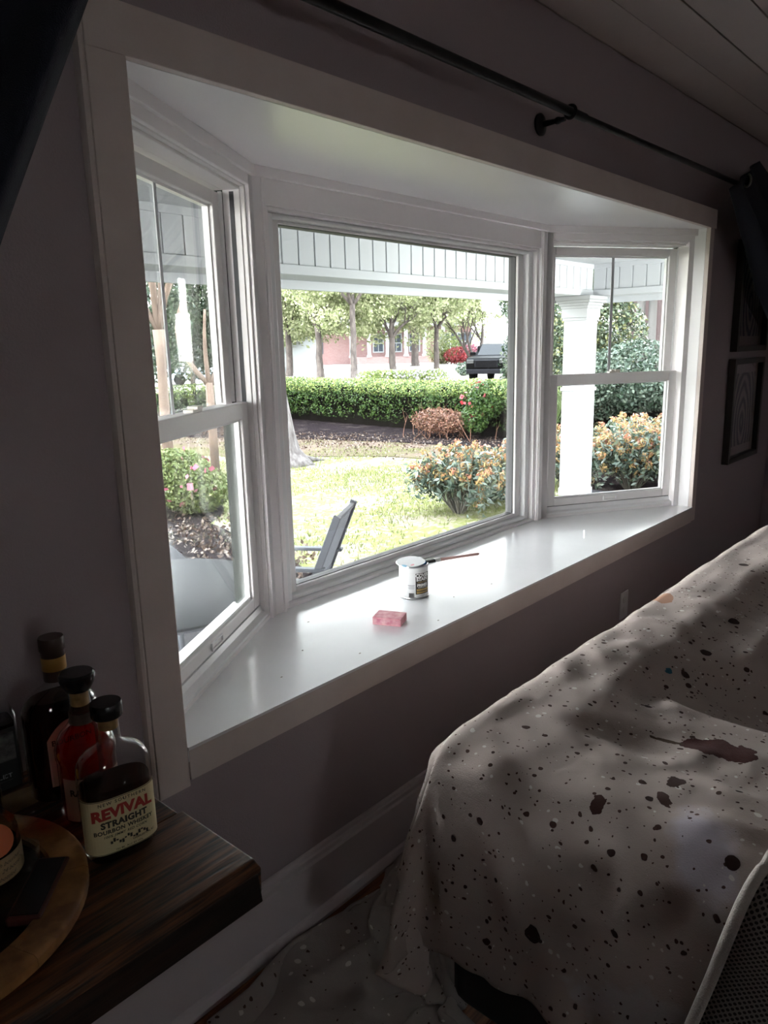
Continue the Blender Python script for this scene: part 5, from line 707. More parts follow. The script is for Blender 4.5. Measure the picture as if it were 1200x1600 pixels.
0,-2,0,-1,0,0,0,1,0,-1,0,-1,0,1,0,0,2,-2,1,0,-1,0,0,0,0,-1,0,0,0,0,0,1,1,-1,0,-1,0,1,-1,1,0,0,0,0,-1,0,0,2,0,0,-1,0,0,0,1,0,-1,0,0,0,0,0,0,0,1,1,-1,-1,0,0,0,0,1,-2,1,0,1,-1,0,0,1,-1,0,0,0,0,1,-1,0,-1,0,0,0,2,-1,0,0,1,-9,0,-1,1,0,-1,1,0,0,-1,0,-1,0,0,0,1,0,1,0,-1,1,-1,0,1,-1,0,0,0,-1,-1,1,1,-1,0,0,0,1,0,1,-2,0,1,-1,0,0,0,0,0,0,0,0,1,1,0,0,0,0,0,-2,0,0,1,0,0,0,1,0,-1,0,2,-2,0,0,-1,1,0,-2,1,1,0,0,0,1,-2,2,0,-1,1,0,0,0,-1,2,-1,0,0,-1,2,-1,-1,0,-9,0,-1,0,0,1,0,-1,0,1,-1,0,-1,0,0,0,1,0,0,1,-1,0,0,0,1,-1,0,0,0,0,0,0,1,-1,0,0,-1,2,-1,1,0,-1,0,0,0,0,-1,1,-1,0,0,1,-1,1,0,0,0,0,0,-1,2,-1,1,0,0,-1,0,1,0,-1,1,0,-1,1,-1,-1,0,1,0,0,1,-1,-1,0,0,1,0,0,0,1,-1,3,-2,-1,0,0,0,0,1,0,0,-10,0,0,0,1,-1,0,1,-1,0,1,0,0,-2,0,2,-1,0,0,-1,1,1,-1,0,0,1,-1,0,0,2,-1,0,0,0,-1,0,1,-1,1,2,-3,2,2,0,0,0,0,1,1,-1,-1,-2,1,-1,0,0,-1,-2,2,0,1,-1,0,0,0,0,0,0,1,0,0,0,-2,1,0,0,-1,2,0,-1,0,0,-2,0,0,1,0,1,0,-1,1,-1,1,0,0,0,0,0,-1,1,1,-10,0,1,0,-1,1,0,-1,1,0,-1,0,1,0,1,-2,0,0,0,0,1,-1,1,-1,0,0,0,1,0,-1,0,0,1,1,-1,0,0,0,0,0,1,1,-1,1,-1,0,0,0,0,0,0,0,-1,0,0,0,0,1,-1,0,0,1,-2,0,0,0,1,0,0,0,0,1,2,-2,-1,0,3,-3,0,1,-2,0,0,1,-1,0,1,-1,0,1,-1,1,-2,1,0,1,-1,0,0,1,-1,-8,-2,0,0,1,-1,0,1,-1,0,1,0,-1,2,-1,0,1,-1,0,-1,0,0,0,1,-1,0,1,-1,1,0,0,0,0,0,1,-2,1,0,-1,0,2,-2,-1,0,2,0,0,0,0,1,-1,1,0,0,-1,-1,0,0,1,2,-3,1,0,0,0,0,-1,1,0,0,1,0,-1,0,0,0,1,-2,0,0,2,-2,0,0,1,1,0,-2,1,0,0,-1,1,0,-1,0,0,1,-1,3,0,-10,0,0,1,-1,1,-1,0,0,0,0,0,1,-1,1,0,-1,0,0,0,0,1,-1,0,1,-1,0,1,0,-1,0,0,0,1,0,1,-2,0,1,-1,0,-1,0,0,1,2,0,-1,0,0,2,-2,0,0,0,0,0,0,0,-1,0,0,1,-1,0,0,0,0,-1,0,2,-1,1,-1,1,0,-1,1,-1,1,0,0,-1,1,-1,0,2,-2,0,0,2,-1,0,-1,1,-1,1,-1,1,-1,1,-9,1,0,-2,1,-1,1,-1,1,-1,0,1,0,0,0,-1,-1,0,0,1,0,0,1,-1,0,1,0,-1,0,1,0,0,0,0,0,-1,1,-1,0,0,0,1,1,-1,0,-1,1,0,0,1,-1,1,0,0,-1,0,1,-1,-1,1,0,-1,0,1,0,0,0,-1,0,1,-1,0,0,1,0,-1,0,0,0,0,0,1,-1,0,0,0,-1,2,-1,0,0,0,0,0,1,0,-1,0,1,0,0,-10,1,-1,1,-1,1,-1,1,-1,1,-1,0,0,2,-2,-1,0,1,0,0,0,0,0,1,-1,0,-1,1,-1,0,1,0,0,0,0,1,-1,1,-1,1,0,0,-1,1,0,0,-1,1,0,0,0,0,1,0,2,-3,-1,2,0,-2,0,1,0,0,-1,0,0,1,0,0,0,-1,1,0,-1,0,0,1,-1,0,0,0,0,0,1,-1,-1,1,1,0,-1,0,-1,2,-1,0,0,1,-1,1,0,-10,0,1,-1,1,-1,1,-1,0,0,1,0,1,-2,-1,0,1,0,0,0,0,0,0,0,0,0,0,-1,1,-1,0,1,0,0,0,1,0,-1,1,-1,0,0,2,0,-1,-1,1,-1,1,0,0,1,-1,1,0,3,-3,-2,1,1,-1,-1,0,-1,1,0,0,0,0,-1,0,1,-1,0,1,0,1,-1,0,1,-2,2,-2,1,0,0,0,0,0,0,0,0,0,0,0,0,0,0,0,0,0,-10,1,-1,1,-1,1,-1,0,1,-1,0,0,0,-1,1,0,0,0,1,-1,0,0,1,-1,0,0,0,1,-1,0,0,-1,1,0,1,-1,0,0,0,0,0,0,0,1,-1,1,0,0,0,-1,1,-1,2,-1,0,1,4,1,-2,-1,1,-5,0,1,0,0,0,-1,0,0,0,0,0,1,-1,1,0,-1,1,-1,2,3,3,-3,-2,2,1,-1,-1,-3,-1,-1,-1,2,-1,1,1,-1,1,0,-1,-10,0,1,-1,1,-1,0,1,-1,1,-1,0,-1,0,0,1,0,0,0,1,0,0,-1,0,0,0,1,-1,0,0,-1,0,0,1,0,0,1,0,0,-1,1,0,0,-1,1,-1,0,1,-1,1,0,1,-1,0,0,0,0,-1,0,-1,3,7,0,1,0,-1,-1,-1,-1,1,0,0,-1,-1,1,0,2,0,-1,-2,0,-4,3,3,-1,-3,0,-1,-2,-1,2,-2,1,-1,0,1,0,1,0,-2,0,-11,0,1,1,-1,0,1,-1,1,-1,1,-1,-1,1,0,0,1,-1,0,0,0,0,-1,1,1,-1,0,0,0,1,-1,0,-2,0,0,2,0,0,0,1,-1,0,0,0,0,1,0,-1,1,0,0,-1,0,0,1,0,-1,0,-1,5,-4,2,0,-1,2,0,-1,1,0,0,0,0,1,0,0,-1,0,1,-2,0,0,-3,3,0,1,-1,-1,0,0,-1,0,1,0,0,0,-1,0,0,0,0,1,-10,-1,0,1,2,1,-1,-1,-1,0,0,
1,0,0,0,0,0,0,-1,0,0,0,1,-1,0,1,-1,1,0,-1,1,-1,1,-1,0,-1,1,1,-1,0,0,0,0,0,0,0,0,0,0,0,0,1,-1,1,0,0,0,-1,4,-2,1,0,-1,0,0,1,0,-1,1,-1,0,1,-1,-1,0,2,-1,0,1,0,-2,3,-3,-1,0,2,0,-1,-1,0,0,0,1,-1,0,1,0,0,-1,1,-1,-10,0,0,-1,0,0,0,1,0,1,-1,0,0,-1,1,1,-1,1,0,0,0,-1,0,1,-1,0,0,-1,1,0,0,1,0,-1,-1,1,0,0,1,0,-1,0,-1,1,0,0,0,1,0,0,0,0,1,-1,-2,0,0,4,-1,0,3,-4,1,0,-1,0,1,0,0,1,0,-1,0,1,1,-2,0,-1,1,1,0,1,-3,1,-4,4,-2,2,-1,1,-2,0,0,0,0,-1,1,0,1,0,0,-9,-1,-1,1,-1,0,1,0,0,-1,1,0,0,0,0,0,1,-1,0,0,0,0,1,-1,0,0,1,0,-1,1,0,-1,0,1,0,0,-1,0,0,0,1,0,0,-1,0,0,0,0,0,0,0,1,-1,1,2,0,1,-2,1,1,-2,0,0,0,-1,0,1,1,0,0,0,0,1,0,-3,0,2,0,0,-1,1,-1,0,-1,0,1,0,-1,0,0,-1,1,-1,0,0,1,0,-1,0,0,1,-10,1,0,-2,0,0,0,0,1,0,0,0,1,0,-1,1,-1,1,-1,0,0,1,-2,1,1,-1,0,0,1,-1,0,1,0,-1,1,0,0,0,0,0,-1,0,0,1,0,0,0,0,0,0,0,-1,1,0,0,0,0,1,1,-1,0,3,-1,-1,0,1,0,-1,2,-1,-1,0,0,0,2,2,-3,-1,-1,0,0,-1,0,3,0,-2,-1,1,-2,1,0,-1,0,-1,0,1,0,1,0,-1,0,-9,-1,1,2,0,-1,-1,0,-1,0,0,0,0,1,0,-1,0,0,1,-1,0,0,1,-1,0,1,-1,1,0,0,0,-1,1,1,0,-1,-1,0,0,0,1,0,0,-1,0,1,-1,0,0,0,2,0,0,-1,-1,1,0,2,-1,0,2,-2,-1,1,1,1,0,0,-4,4,-2,0,1,0,0,-1,1,-1,0,0,0,2,-1,0,3,-5,0,-1,0,1,-1,1,0,0,0,-1,0,0,0,1,0,-10,1,-2,0,0,1,0,0,0,1,0,0,0,0,0,-1,0,0,0,1,-1,0,-1,1,0,0,1,-1,0,0,0,1,-1,1,-1,0,2,-1,0,-1,0,0,0,1,0,-2,1,-1,0,1,0,1,0,1,1,0,1,-1,-1,2,-1,0,-1,0,1,0,-2,-1,2,1,0,-1,0,0,1,-1,1,0,0,0,-1,0,2,0,-1,-2,3,-3,0,-1,1,-1,0,-1,1,0,1,-1,0,0,0,-9,-1,0,-1,0,0,0,1,1,-1,0,0,0,-1,1,0,1,-1,0,0,0,-1,1,0,0,0,0,1,-1,0,0,0,1,0,0,0,-1,1,-1,1,-1,0,1,-2,1,0,-1,0,0,1,1,0,1,0,0,0,0,0,1,-1,0,0,0,1,0,0,1,1,-2,-1,-1,1,0,0,1,1,-1,-2,0,0,1,-1,2,-2,1,-1,1,0,-1,0,-1,1,0,-1,0,0,0,1,-1,2,0,-10,0,1,-1,0,0,1,0,-1,1,-1,0,-1,1,-1,1,0,1,-1,0,0,0,0,0,0,1,-1,0,0,0,0,0,0,-1,2,0,-1,0,1,-1,0,0,0,1,-2,0,-1,0,1,0,0,3,0,1,1,1,-1,-1,-1,-1,0,-1,2,1,0,0,-1,-1,4,-5,1,2,-1,1,-2,0,2,-2,1,0,-1,-1,3,-2,0,3,-4,0,1,-1,0,0,0,0,-1,0,1,0,1,-1,0,-11,0,0,1,0,0,0,0,1,-1,1,-1,1,-1,1,-1,0,0,0,0,0,1,0,0,0,-1,1,0,0,0,0,0,-1,1,0,0,0,-1,0,1,0,-2,1,-1,1,-1,1,1,0,1,2,-1,0,-1,1,0,-2,0,2,0,-2,1,0,1,0,-2,0,2,-2,0,1,-1,1,0,0,-1,-1,2,-1,1,0,1,-2,1,-1,1,-2,1,0,0,0,0,-1,0,1,-1,0,0,1,-1,0,-10,2,-2,0,1,0,-1,0,0,1,0,0,-1,1,0,0,0,-1,1,-1,1,-1,0,0,0,0,0,0,1,0,0,0,0,0,-1,0,0,1,2,1,5,3,-11,0,1,6,2,1,0,-3,-5,-1,0,1,-2,0,2,-1,-1,0,1,-1,1,-2,0,2,-1,1,-1,0,1,0,1,-1,0,0,-2,2,-1,1,0,0,0,-1,2,-3,0,1,1,-3,1,0,-1,1,0,1,-1,1,-1,1,-1,-9,-1,2,0,-2,0,0,1,0,-1,0,1,0,-1,-1,1,0,0,0,0,0,0,0,0,0,1,0,0,-1,1,0,0,0,-1,0,0,2,2,-3,4,-2,-2,10,-1,-7,-3,1,1,-2,0,1,-1,0,-1,0,0,1,1,-1,1,0,1,-3,1,-1,1,1,0,0,0,1,-1,-1,1,0,0,0,0,0,1,0,-1,-1,1,0,0,1,-2,2,-3,-1,0,2,1,0,-1,0,0,1,-1,1,-9,0,0,-1,1,0,1,-2,0,0,0,0,1,-1,0,0,0,0,-1,1,0,1,0,-1,1,-1,0,0,1,0,0,-1,0,1,0,2,0,-3,4,-4,2,-2,1,3,7,-3,-7,0,2,2,0,-1,-1,0,0,-2,0,0,0,-1,0,0,4,-5,1,0,1,0,-1,1,-1,1,-1,-1,0,1,1,0,0,-1,0,1,1,-2,0,0,2,-1,-1,0,-1,-1,2,0,-1,1,1,-1,0,0,0,-9,0,-1,1,0,0,-1,1,-1,0,0,0,0,1,0,-1,0,0,0,0,0,0,0,1,-1,0,0,0,0,0,1,1,1,-1,1,-1,-1,2,-2,4,-3,0,-2,1,-1,3,5,-7,0,0,0,1,0,0,-1,1,-1,0,0,1,-1,0,-1,3,-2,-1,1,-2,1,0,2,-1,0,0,0,0,1,-2,2,-2,2,-1,0,0,0,1,-3,1,1,1,-2,-2,1,1,1,0,0,0,-1,0,0,-10,0,1,0,-1,0,0,0,0,0,0,0,1,0,
0,0,-1,0,1,-1,0,0,0,0,0,1,0,0,0,1,-1,1,-1,1,0,-2,0,1,5,-3,-2,0,1,-2,2,-1,0,7,-1,-5,-1,1,0,-1,0,-1,1,-1,1,-1,1,0,-1,0,1,-2,0,1,0,1,-1,0,0,0,0,1,-1,1,-1,1,-1,1,0,0,0,0,0,0,-1,2,-2,0,-1,1,0,0,0,0,0,1,-1,-9,0,-1,0,1,-1,1,-1,0,1,-1,0,0,0,0,0,0,0,0,1,0,0,0,0,0,-1,0,0,0,-1,3,-1,1,-1,-1,1,1,4,-3,-1,-1,1,0,1,-3,1,0,-1,0,3,0,-3,0,1,1,0,-2,1,0,0,-1,0,1,0,-1,0,0,0,1,0,-1,0,0,0,0,-1,0,0,2,0,-1,1,-1,1,-1,3,2,-4,1,-1,1,-2,0,0,0,1,-1,1,0,0,1,-9,-1,0,0,0,1,0,0,-1,0,1,0,-2,1,0,0,0,1,0,-1,0,0,0,0,0,0,1,0,1,0,-3,1,0,1,0,1,4,-2,-1,-1,0,0,0,-1,1,-2,1,-2,0,1,-1,1,0,0,-1,0,1,1,-1,0,0,0,0,0,0,1,-1,0,0,-1,1,0,0,0,0,-1,-1,1,1,0,1,-1,0,1,0,-1,2,-1,-1,1,0,1,-2,0,0,0,0,2,0,0,0,-10,0,1,0,0,-1,0,0,3,-2,-1,0,0,0,0,0,1,-1,0,1,-1,0,0,0,1,0,-1,0,0,1,-1,0,1,0,1,2,-2,-1,0,0,0,1,-1,0,0,1,-2,1,0,-1,1,-1,0,-1,0,1,1,-1,0,0,0,0,0,1,0,0,0,-1,-1,1,0,0,0,0,0,-1,0,3,-1,-1,0,1,0,-1,1,-1,-1,3,-1,0,-1,0,1,0,-1,0,1,-1,6,0,-1,-10,1,0,-1,0,1,0,0,-1,1,0,-1,1,-1,1,0,0,0,0,-1,1,-1,1,0,-1,0,0,0,1,-1,1,2,-2,1,1,-1,-1,-1,-1,0,1,1,0,0,0,-1,1,0,0,0,0,0,-1,1,0,-1,1,0,0,-1,1,0,0,-1,0,-1,1,0,1,-1,0,0,1,-1,-1,1,2,-1,-2,1,1,-1,0,1,-1,0,0,2,-1,0,0,0,-1,0,0,1,1,1,-3,0,1,-9,-1,0,1,-1,0,0,1,-1,0,0,1,0,0,-1,1,-1,2,-2,0,-1,2,-1,0,1,0,0,0,-1,0,3,-3,3,0,-1,-1,-1,-1,0,1,1,1,0,-1,-1,1,-1,0,0,1,0,0,0,-1,0,2,-2,0,0,1,-1,0,0,0,0,0,-1,1,0,1,0,0,-1,0,1,1,-1,-1,1,0,-1,0,1,-1,1,2,-3,0,2,-1,3,-3,-1,0,0,-1,1,0,0,0,0,-6,-1,0,-1,0,-1,0,-1,1,0,0,-1,0,1,0,0,1,-2,0,-1,1,-1,1,1,-1,0,0,1,0,1,-1,2,-1,-1,-1,1,0,0,0,0,2,-1,0,1,-1,-1,0,-1,0,0,0,0,0,0,1,-2,1,1,0,-1,1,0,0,0,-1,0,1,0,0,-1,0,0,0,1,0,0,0,-1,1,-1,0,1,-1,0,0,0,1,0,0,0,-1,0,1,-1,-1,-1,3,5,-6,1,0,-4,-1,-2,1,-2,0,-1,1,-2,0,1,0,-1,0,1,-1,0,-1,-1,1,0,1,0,0,0,0,1,0,-1,3,0,-1,-2,0,2,-1,1,1,1,0,-2,0,0,0,2,0,-1,-2,-1,0,0,0,0,0,0,0,0,-1,1,0,0,0,0,0,1,-1,0,0,0,1,0,-1,0,0,0,0,-1,1,0,0,0,1,-1,1,-1,0,5,-5,2,-1,-1,1,-1,0,-1,-2,1,1,14,3,0,-4,-1,-1,-1,1,0,-1,-2,2,0,0,1,-3,-1,0,1,0,-4,0,2,1,0,0,-1,0,1,0,0,2,-1,-1,0,1,1,0,2,0,0,-2,0,-1,1,0,0,0,0,1,2,0,-2,-2,0,0,0,-1,0,0,0,-1,0,0,1,0,0,0,0,0,0,0,0,0,1,0,-1,0,-1,0,1,0,1,-1,0,0,0,1,0,-1,8,-7,-2,2,4,-7,0,2,1,-1,1,-1,2,2,-13,3,3,2,-2,-1,1,0,-2,-1,-3,-2,2,0,1,-1,-5,8,4,-2,-7,1,-3,-1,-1,-1,1,1,0,-1,2,1,2,0,-1,-1,0,-1,2,0,2,-2,-1,-1,-1,0,-1,0,0,0,0,-1,0,1,0,0,0,0,0,1,0,-1,0,0,0,1,0,-1,0,-1,0,0,0,1,-1,1,-1,0,0,0,0,-2,4,-2,1,0,0,3,4,3,-6,2,8,0,-3,2,4,-13,-4,2,0,10,2,1,-3,6,1,-5,-5,-5,-5,2,1,-4,1,-7,-6,-3,-1,-1,-3,8,-4,2,1,-2,3,7,2,-10,1,-5,-2,-1,-2,2,1,-3,1,-1,1,-2,0,-1,0,0,-1,1,0,-1,0,0,0,0,-1,2,0,0,-1,0,0,0,0,0,-1,0,-1,0,2,0,1,-1,0,0,0,1,-1,2,-2,2,0,-1,3,-3,0,2,2,2,2,1,-8,19,-10,-2,-2,9,-2,-1,13,3,-12,-1,15,-9,-8,-5,-10,-5,1,5,5,6,-7,0,-1,0,-2,2,9,5,-6,-1,4,2,-7,6,-2,-2,-9,2,14,-8,6,-8,0,0,-8,-3,3,2,-3,-8,3,4,-1,-1,1,0,-1,0,-1,0,3,2,-4,0,1,0,-2,1,0,0,0,0,0,1,1,-5,0,3,0,-1,3,-1,0,-1,1,0,-3,2,-1,-1,5,-4,1,-1,0,-2,1,0,1,22,-13,5,7,-2,0,-6,-4,0,-2,10,3,-20,1,-1,6,9,0,7,-4,-6,-7,11,-2,0,-8,4,8,1,-3,-3,7,2,-4,-1,1,-4,3,6,-10,-7,6,2,11,-9,4,-3,-3,2,-3,-4,2,-4,-5,3,3,0,6,2,-3,3,2,-5,-1,5,-2,-4,4,-2,1,3,-2,2,-2,2,-3,0,7,-1,-2,-4,1,2,1,-4,2,2,-2,4,0,-8,7,-2,1,1,0,3,
-5,-1,-2,8,-11,-3,10,1,-2,3,3,-12,-4,7,-1,-11,-13,6,5,-3,5,1,-11,3,6,6,-12,-6,2,4,6,3,-3,-4,3,3,-3,-2,6,-5,-2,-3,1,12,-1,-6,-8,-4,11,1,7,-3,0,-9,0,6,6,5,-2,-7,-4,-6,-3,1,3,1,6,1,0,2,1,-7,2,1,-2,1,-2,4,-3,5,-4,-4,-1,-2,7,5,-8,-1,6,-3,-1,3,-1,-2,10,-4,-4,-2,2,2,-10,12,0,2,-13,-3,23,-9,-4,3,-6,8,-6,-5,-12,9,12,-2,5,1,-3,-15,5,2,4,-4,-7,2,6,2,4,-3,1,1,-5,7,3,-6,7,0,-5,2,-6,0,-2,7,3,-3,-3,-5,-6,1,10,1,8,2,0,-10,-9,-3,8,8,5,4,2,-7,-7,-7,-5,-4,1,2,5,2,0,1,-1,0,-2,8,1,3,1,4,-4,-4,-4,3,0,0,1,-3,4,-2,0,-11,11,0,2,-7,4,10,-6,-5,-7,-2,22,-16,5,-2,-1,-2,10,3,-7,-4,-14,-5,-1,-11,-1,6,1,-3,5,-10,2,1,5,6,-2,5,3,-11,1,2,7,-4,-1,1,1,-3,1,-2,-2,-1,2,6,-1,1,-5,1,-2,-4,-5,-3,8,3,9,5,4,-3,-9,-8,-6,-1,5,7,9,6,3,-2,-5,-7,-6,-4,-2,2,3,3,-5,-4,0,5,2,6,1,-2,0,-1,-2,2,0,-4,3,-2,8,-15,3,6,5,-4,-4,-6,6,-6,22,-12,-8,8,-2,1,0,0,0,5,-4,6,-5,-1,-2,-2,-2,5,-6,0,3,-6,5,6,-2,7,-5,-2,3,-4,7,-7,-2,6,0,0,0,1,-3,-1,-1,-1,2,7,-5,-2,-3,6,-4,0,2,-4,-7,-5,2,5,7,7,4,3,2,-3,-4,-7,-3,-2,0,1,5,6,3,1,0,-5,-8,-3,1,-1,-4,-5,-2,0,4,3,5,2,3,0,-1,-2,6,0,5,3,-8,-9,1,3,7,-7,16,-6,-9,-6,7,-3,1,7,-8,12,-5,-8,-9,13,-2,5,-4,-4,-4,2,-7,3,5,9,1,1,-3,-1,-1,-3,-1,6,0,-1,-2,1,-1,5,-3,0,-3,0,-3,3,5,4,2,-2,-9,5,-5,1,-3,0,1,1,-7,-6,-5,2,6,3,3,2,3,2,3,3,5,1,-1,-1,0,0,2,5,1,1,1,0,1,0,0,-3,-2,-3,-2,-4,2,1,-1,-3,-3,-5,-2,6,11,1,-4,-1,3,-9,-12,-1,7,-6,3,0,9,-3,-9,5,8,-22,-3,-8,-5,5,-3,-2,0,6,0,10,0,-1,-2,2,-5,-2,1,6,1,-3,-2,0,1,2,-2,1,0,-3,2,0,-2,3,1,4,-3,1,-4,3,-2,1,-1,-4,-2,1,0,2,-2,-5,-4,-2,-1,-1,-1,0,0,-1,0,1,1,-1,1,1,0,0,-1,0,0,-2,-1,0,1,1,0,0,0,-1,0,1,0,-1,0,1,0,-1,1,0,0,2,3,12,0,1,0,-1,6,-7,-2,10,-5,-2,-5,-3,44,7,8,7,7,8,6,6,7,5,6,7,6,6,5,5,4,3,4,2,1,0,-1,-1,-1,-1,-1,0,-1,-1,-1,0,-1,0,-1,-1,0,0,-1,0,0,-1,0,0,1,0,0,0,0,-1,0,0,0,-1,0,-1,0,-1,0,0,0,0,0,0,0,1,1,0,1,0,0,0,0,0,-1,0,1,1,1,1,1,1,0,1,1,1,1,0,1,2,0,2,1,3,-8,-13,-18,-23,-20,-19,-7,6,0,0,0,0,0,1,1,-1,1,-1,-1,1,1,0,0,1,1,0,-3,1,2,0,0,0,0,0,-1,0,0,1,0,0,-1,1,0,-1,0,1,-1,0,1,0,0,-1,0,0,0,0,1,0,0,0,0,-1,1,-1,1,0,0,0,0,0,1,0,-1,0,0,-1,0,0,1,0,0,1,0,-1,-1,1,-1,1,-1,1,0,0,-1,0,1,0,0,0,0,0,0,-1,-2,-1,1,1,-2,-1,5,1,-1,1,1,-1,0,1,-2,2,0,0,0,0,1,0,1,0,0,1,-2,1,-1,1,0,0,0,1,0,0,-1,0,1,0,-1,0,1,0,-1,1,0,-1,0,0,0,0,0,-1,-1,0,0,0,1,1,0,0,0,0,0,1,0,0,0,-1,1,0,-1,0,1,0,0,-1,1,-2,0,1,0,0,0,1,-1,1,-1,1,-1,1,0,-1,0,0,1,0,0,-1,1,-3,-2,1,1,-1,0,6,-1,1,-1,0,1,0,-1,3,-3,2,0,0,-1,1,2,-1,1,0,1,0,-3,3,0,0,0,0,-1,0,1,0,-1,0,0,1,0,0,-1,1,0,-1,1,0,-1,0,-1,0,1,1,-1,0,0,0,-1,1,0,1,0,0,-1,0,1,0,0,-1,0,1,0,-1,0,0,0,-2,2,0,-1,2,0,-1,0,-1,1,1,-1,1,-1,0,1,0,0,0,-1,0,1,-2,-1,-1,2,-3,0,0,6,0,-1,1,0,1,1,-2,-1,2,-1,1,-1,1,1,-1,1,-1,1,2,-1,-1,1,0,1,-1,0,1,0,-1,1,0,-1,0,0,0,0,1,0,-1,1,0,-1,1,-1,1,-1,0,-1,2,0,0,-1,1,0,0,0,0,0,0,0,-1,0,1,0,0,-1,0,1,0,0,0,0,0,0,0,-1,1,-1,0,1,0,0,-1,0,1,0,-1,0,0,0,1,0,-1,-2,-1,0,1,0,-2,1,7,-1,0,-1,1,1,-1,2,0,-1,0,-1,1,0,-1,1,0,1,0,1,0,1,-1,0,0,1,0,-1,1,0,-1,0,0,1,-1,1,-1,0,0,1,-1,0,0,0,0,0,0,0,0,0,0,0,0,0,0,0,-1,1,0,0,0,1,0,-1,0,0,0,1,-1,0,1,0,1,-1,0,0,-1,0,1,-1,0,0,0,1,-1,1,0,0,0,0,0,-1,1,-1,-1,-1,1,-1,-1,-1,-1,7,0,0,0,0,0,-1,0,1,0,0,0,0,-1,0,1,0,1,0,0,2,-1,0,1,-1,1,0,
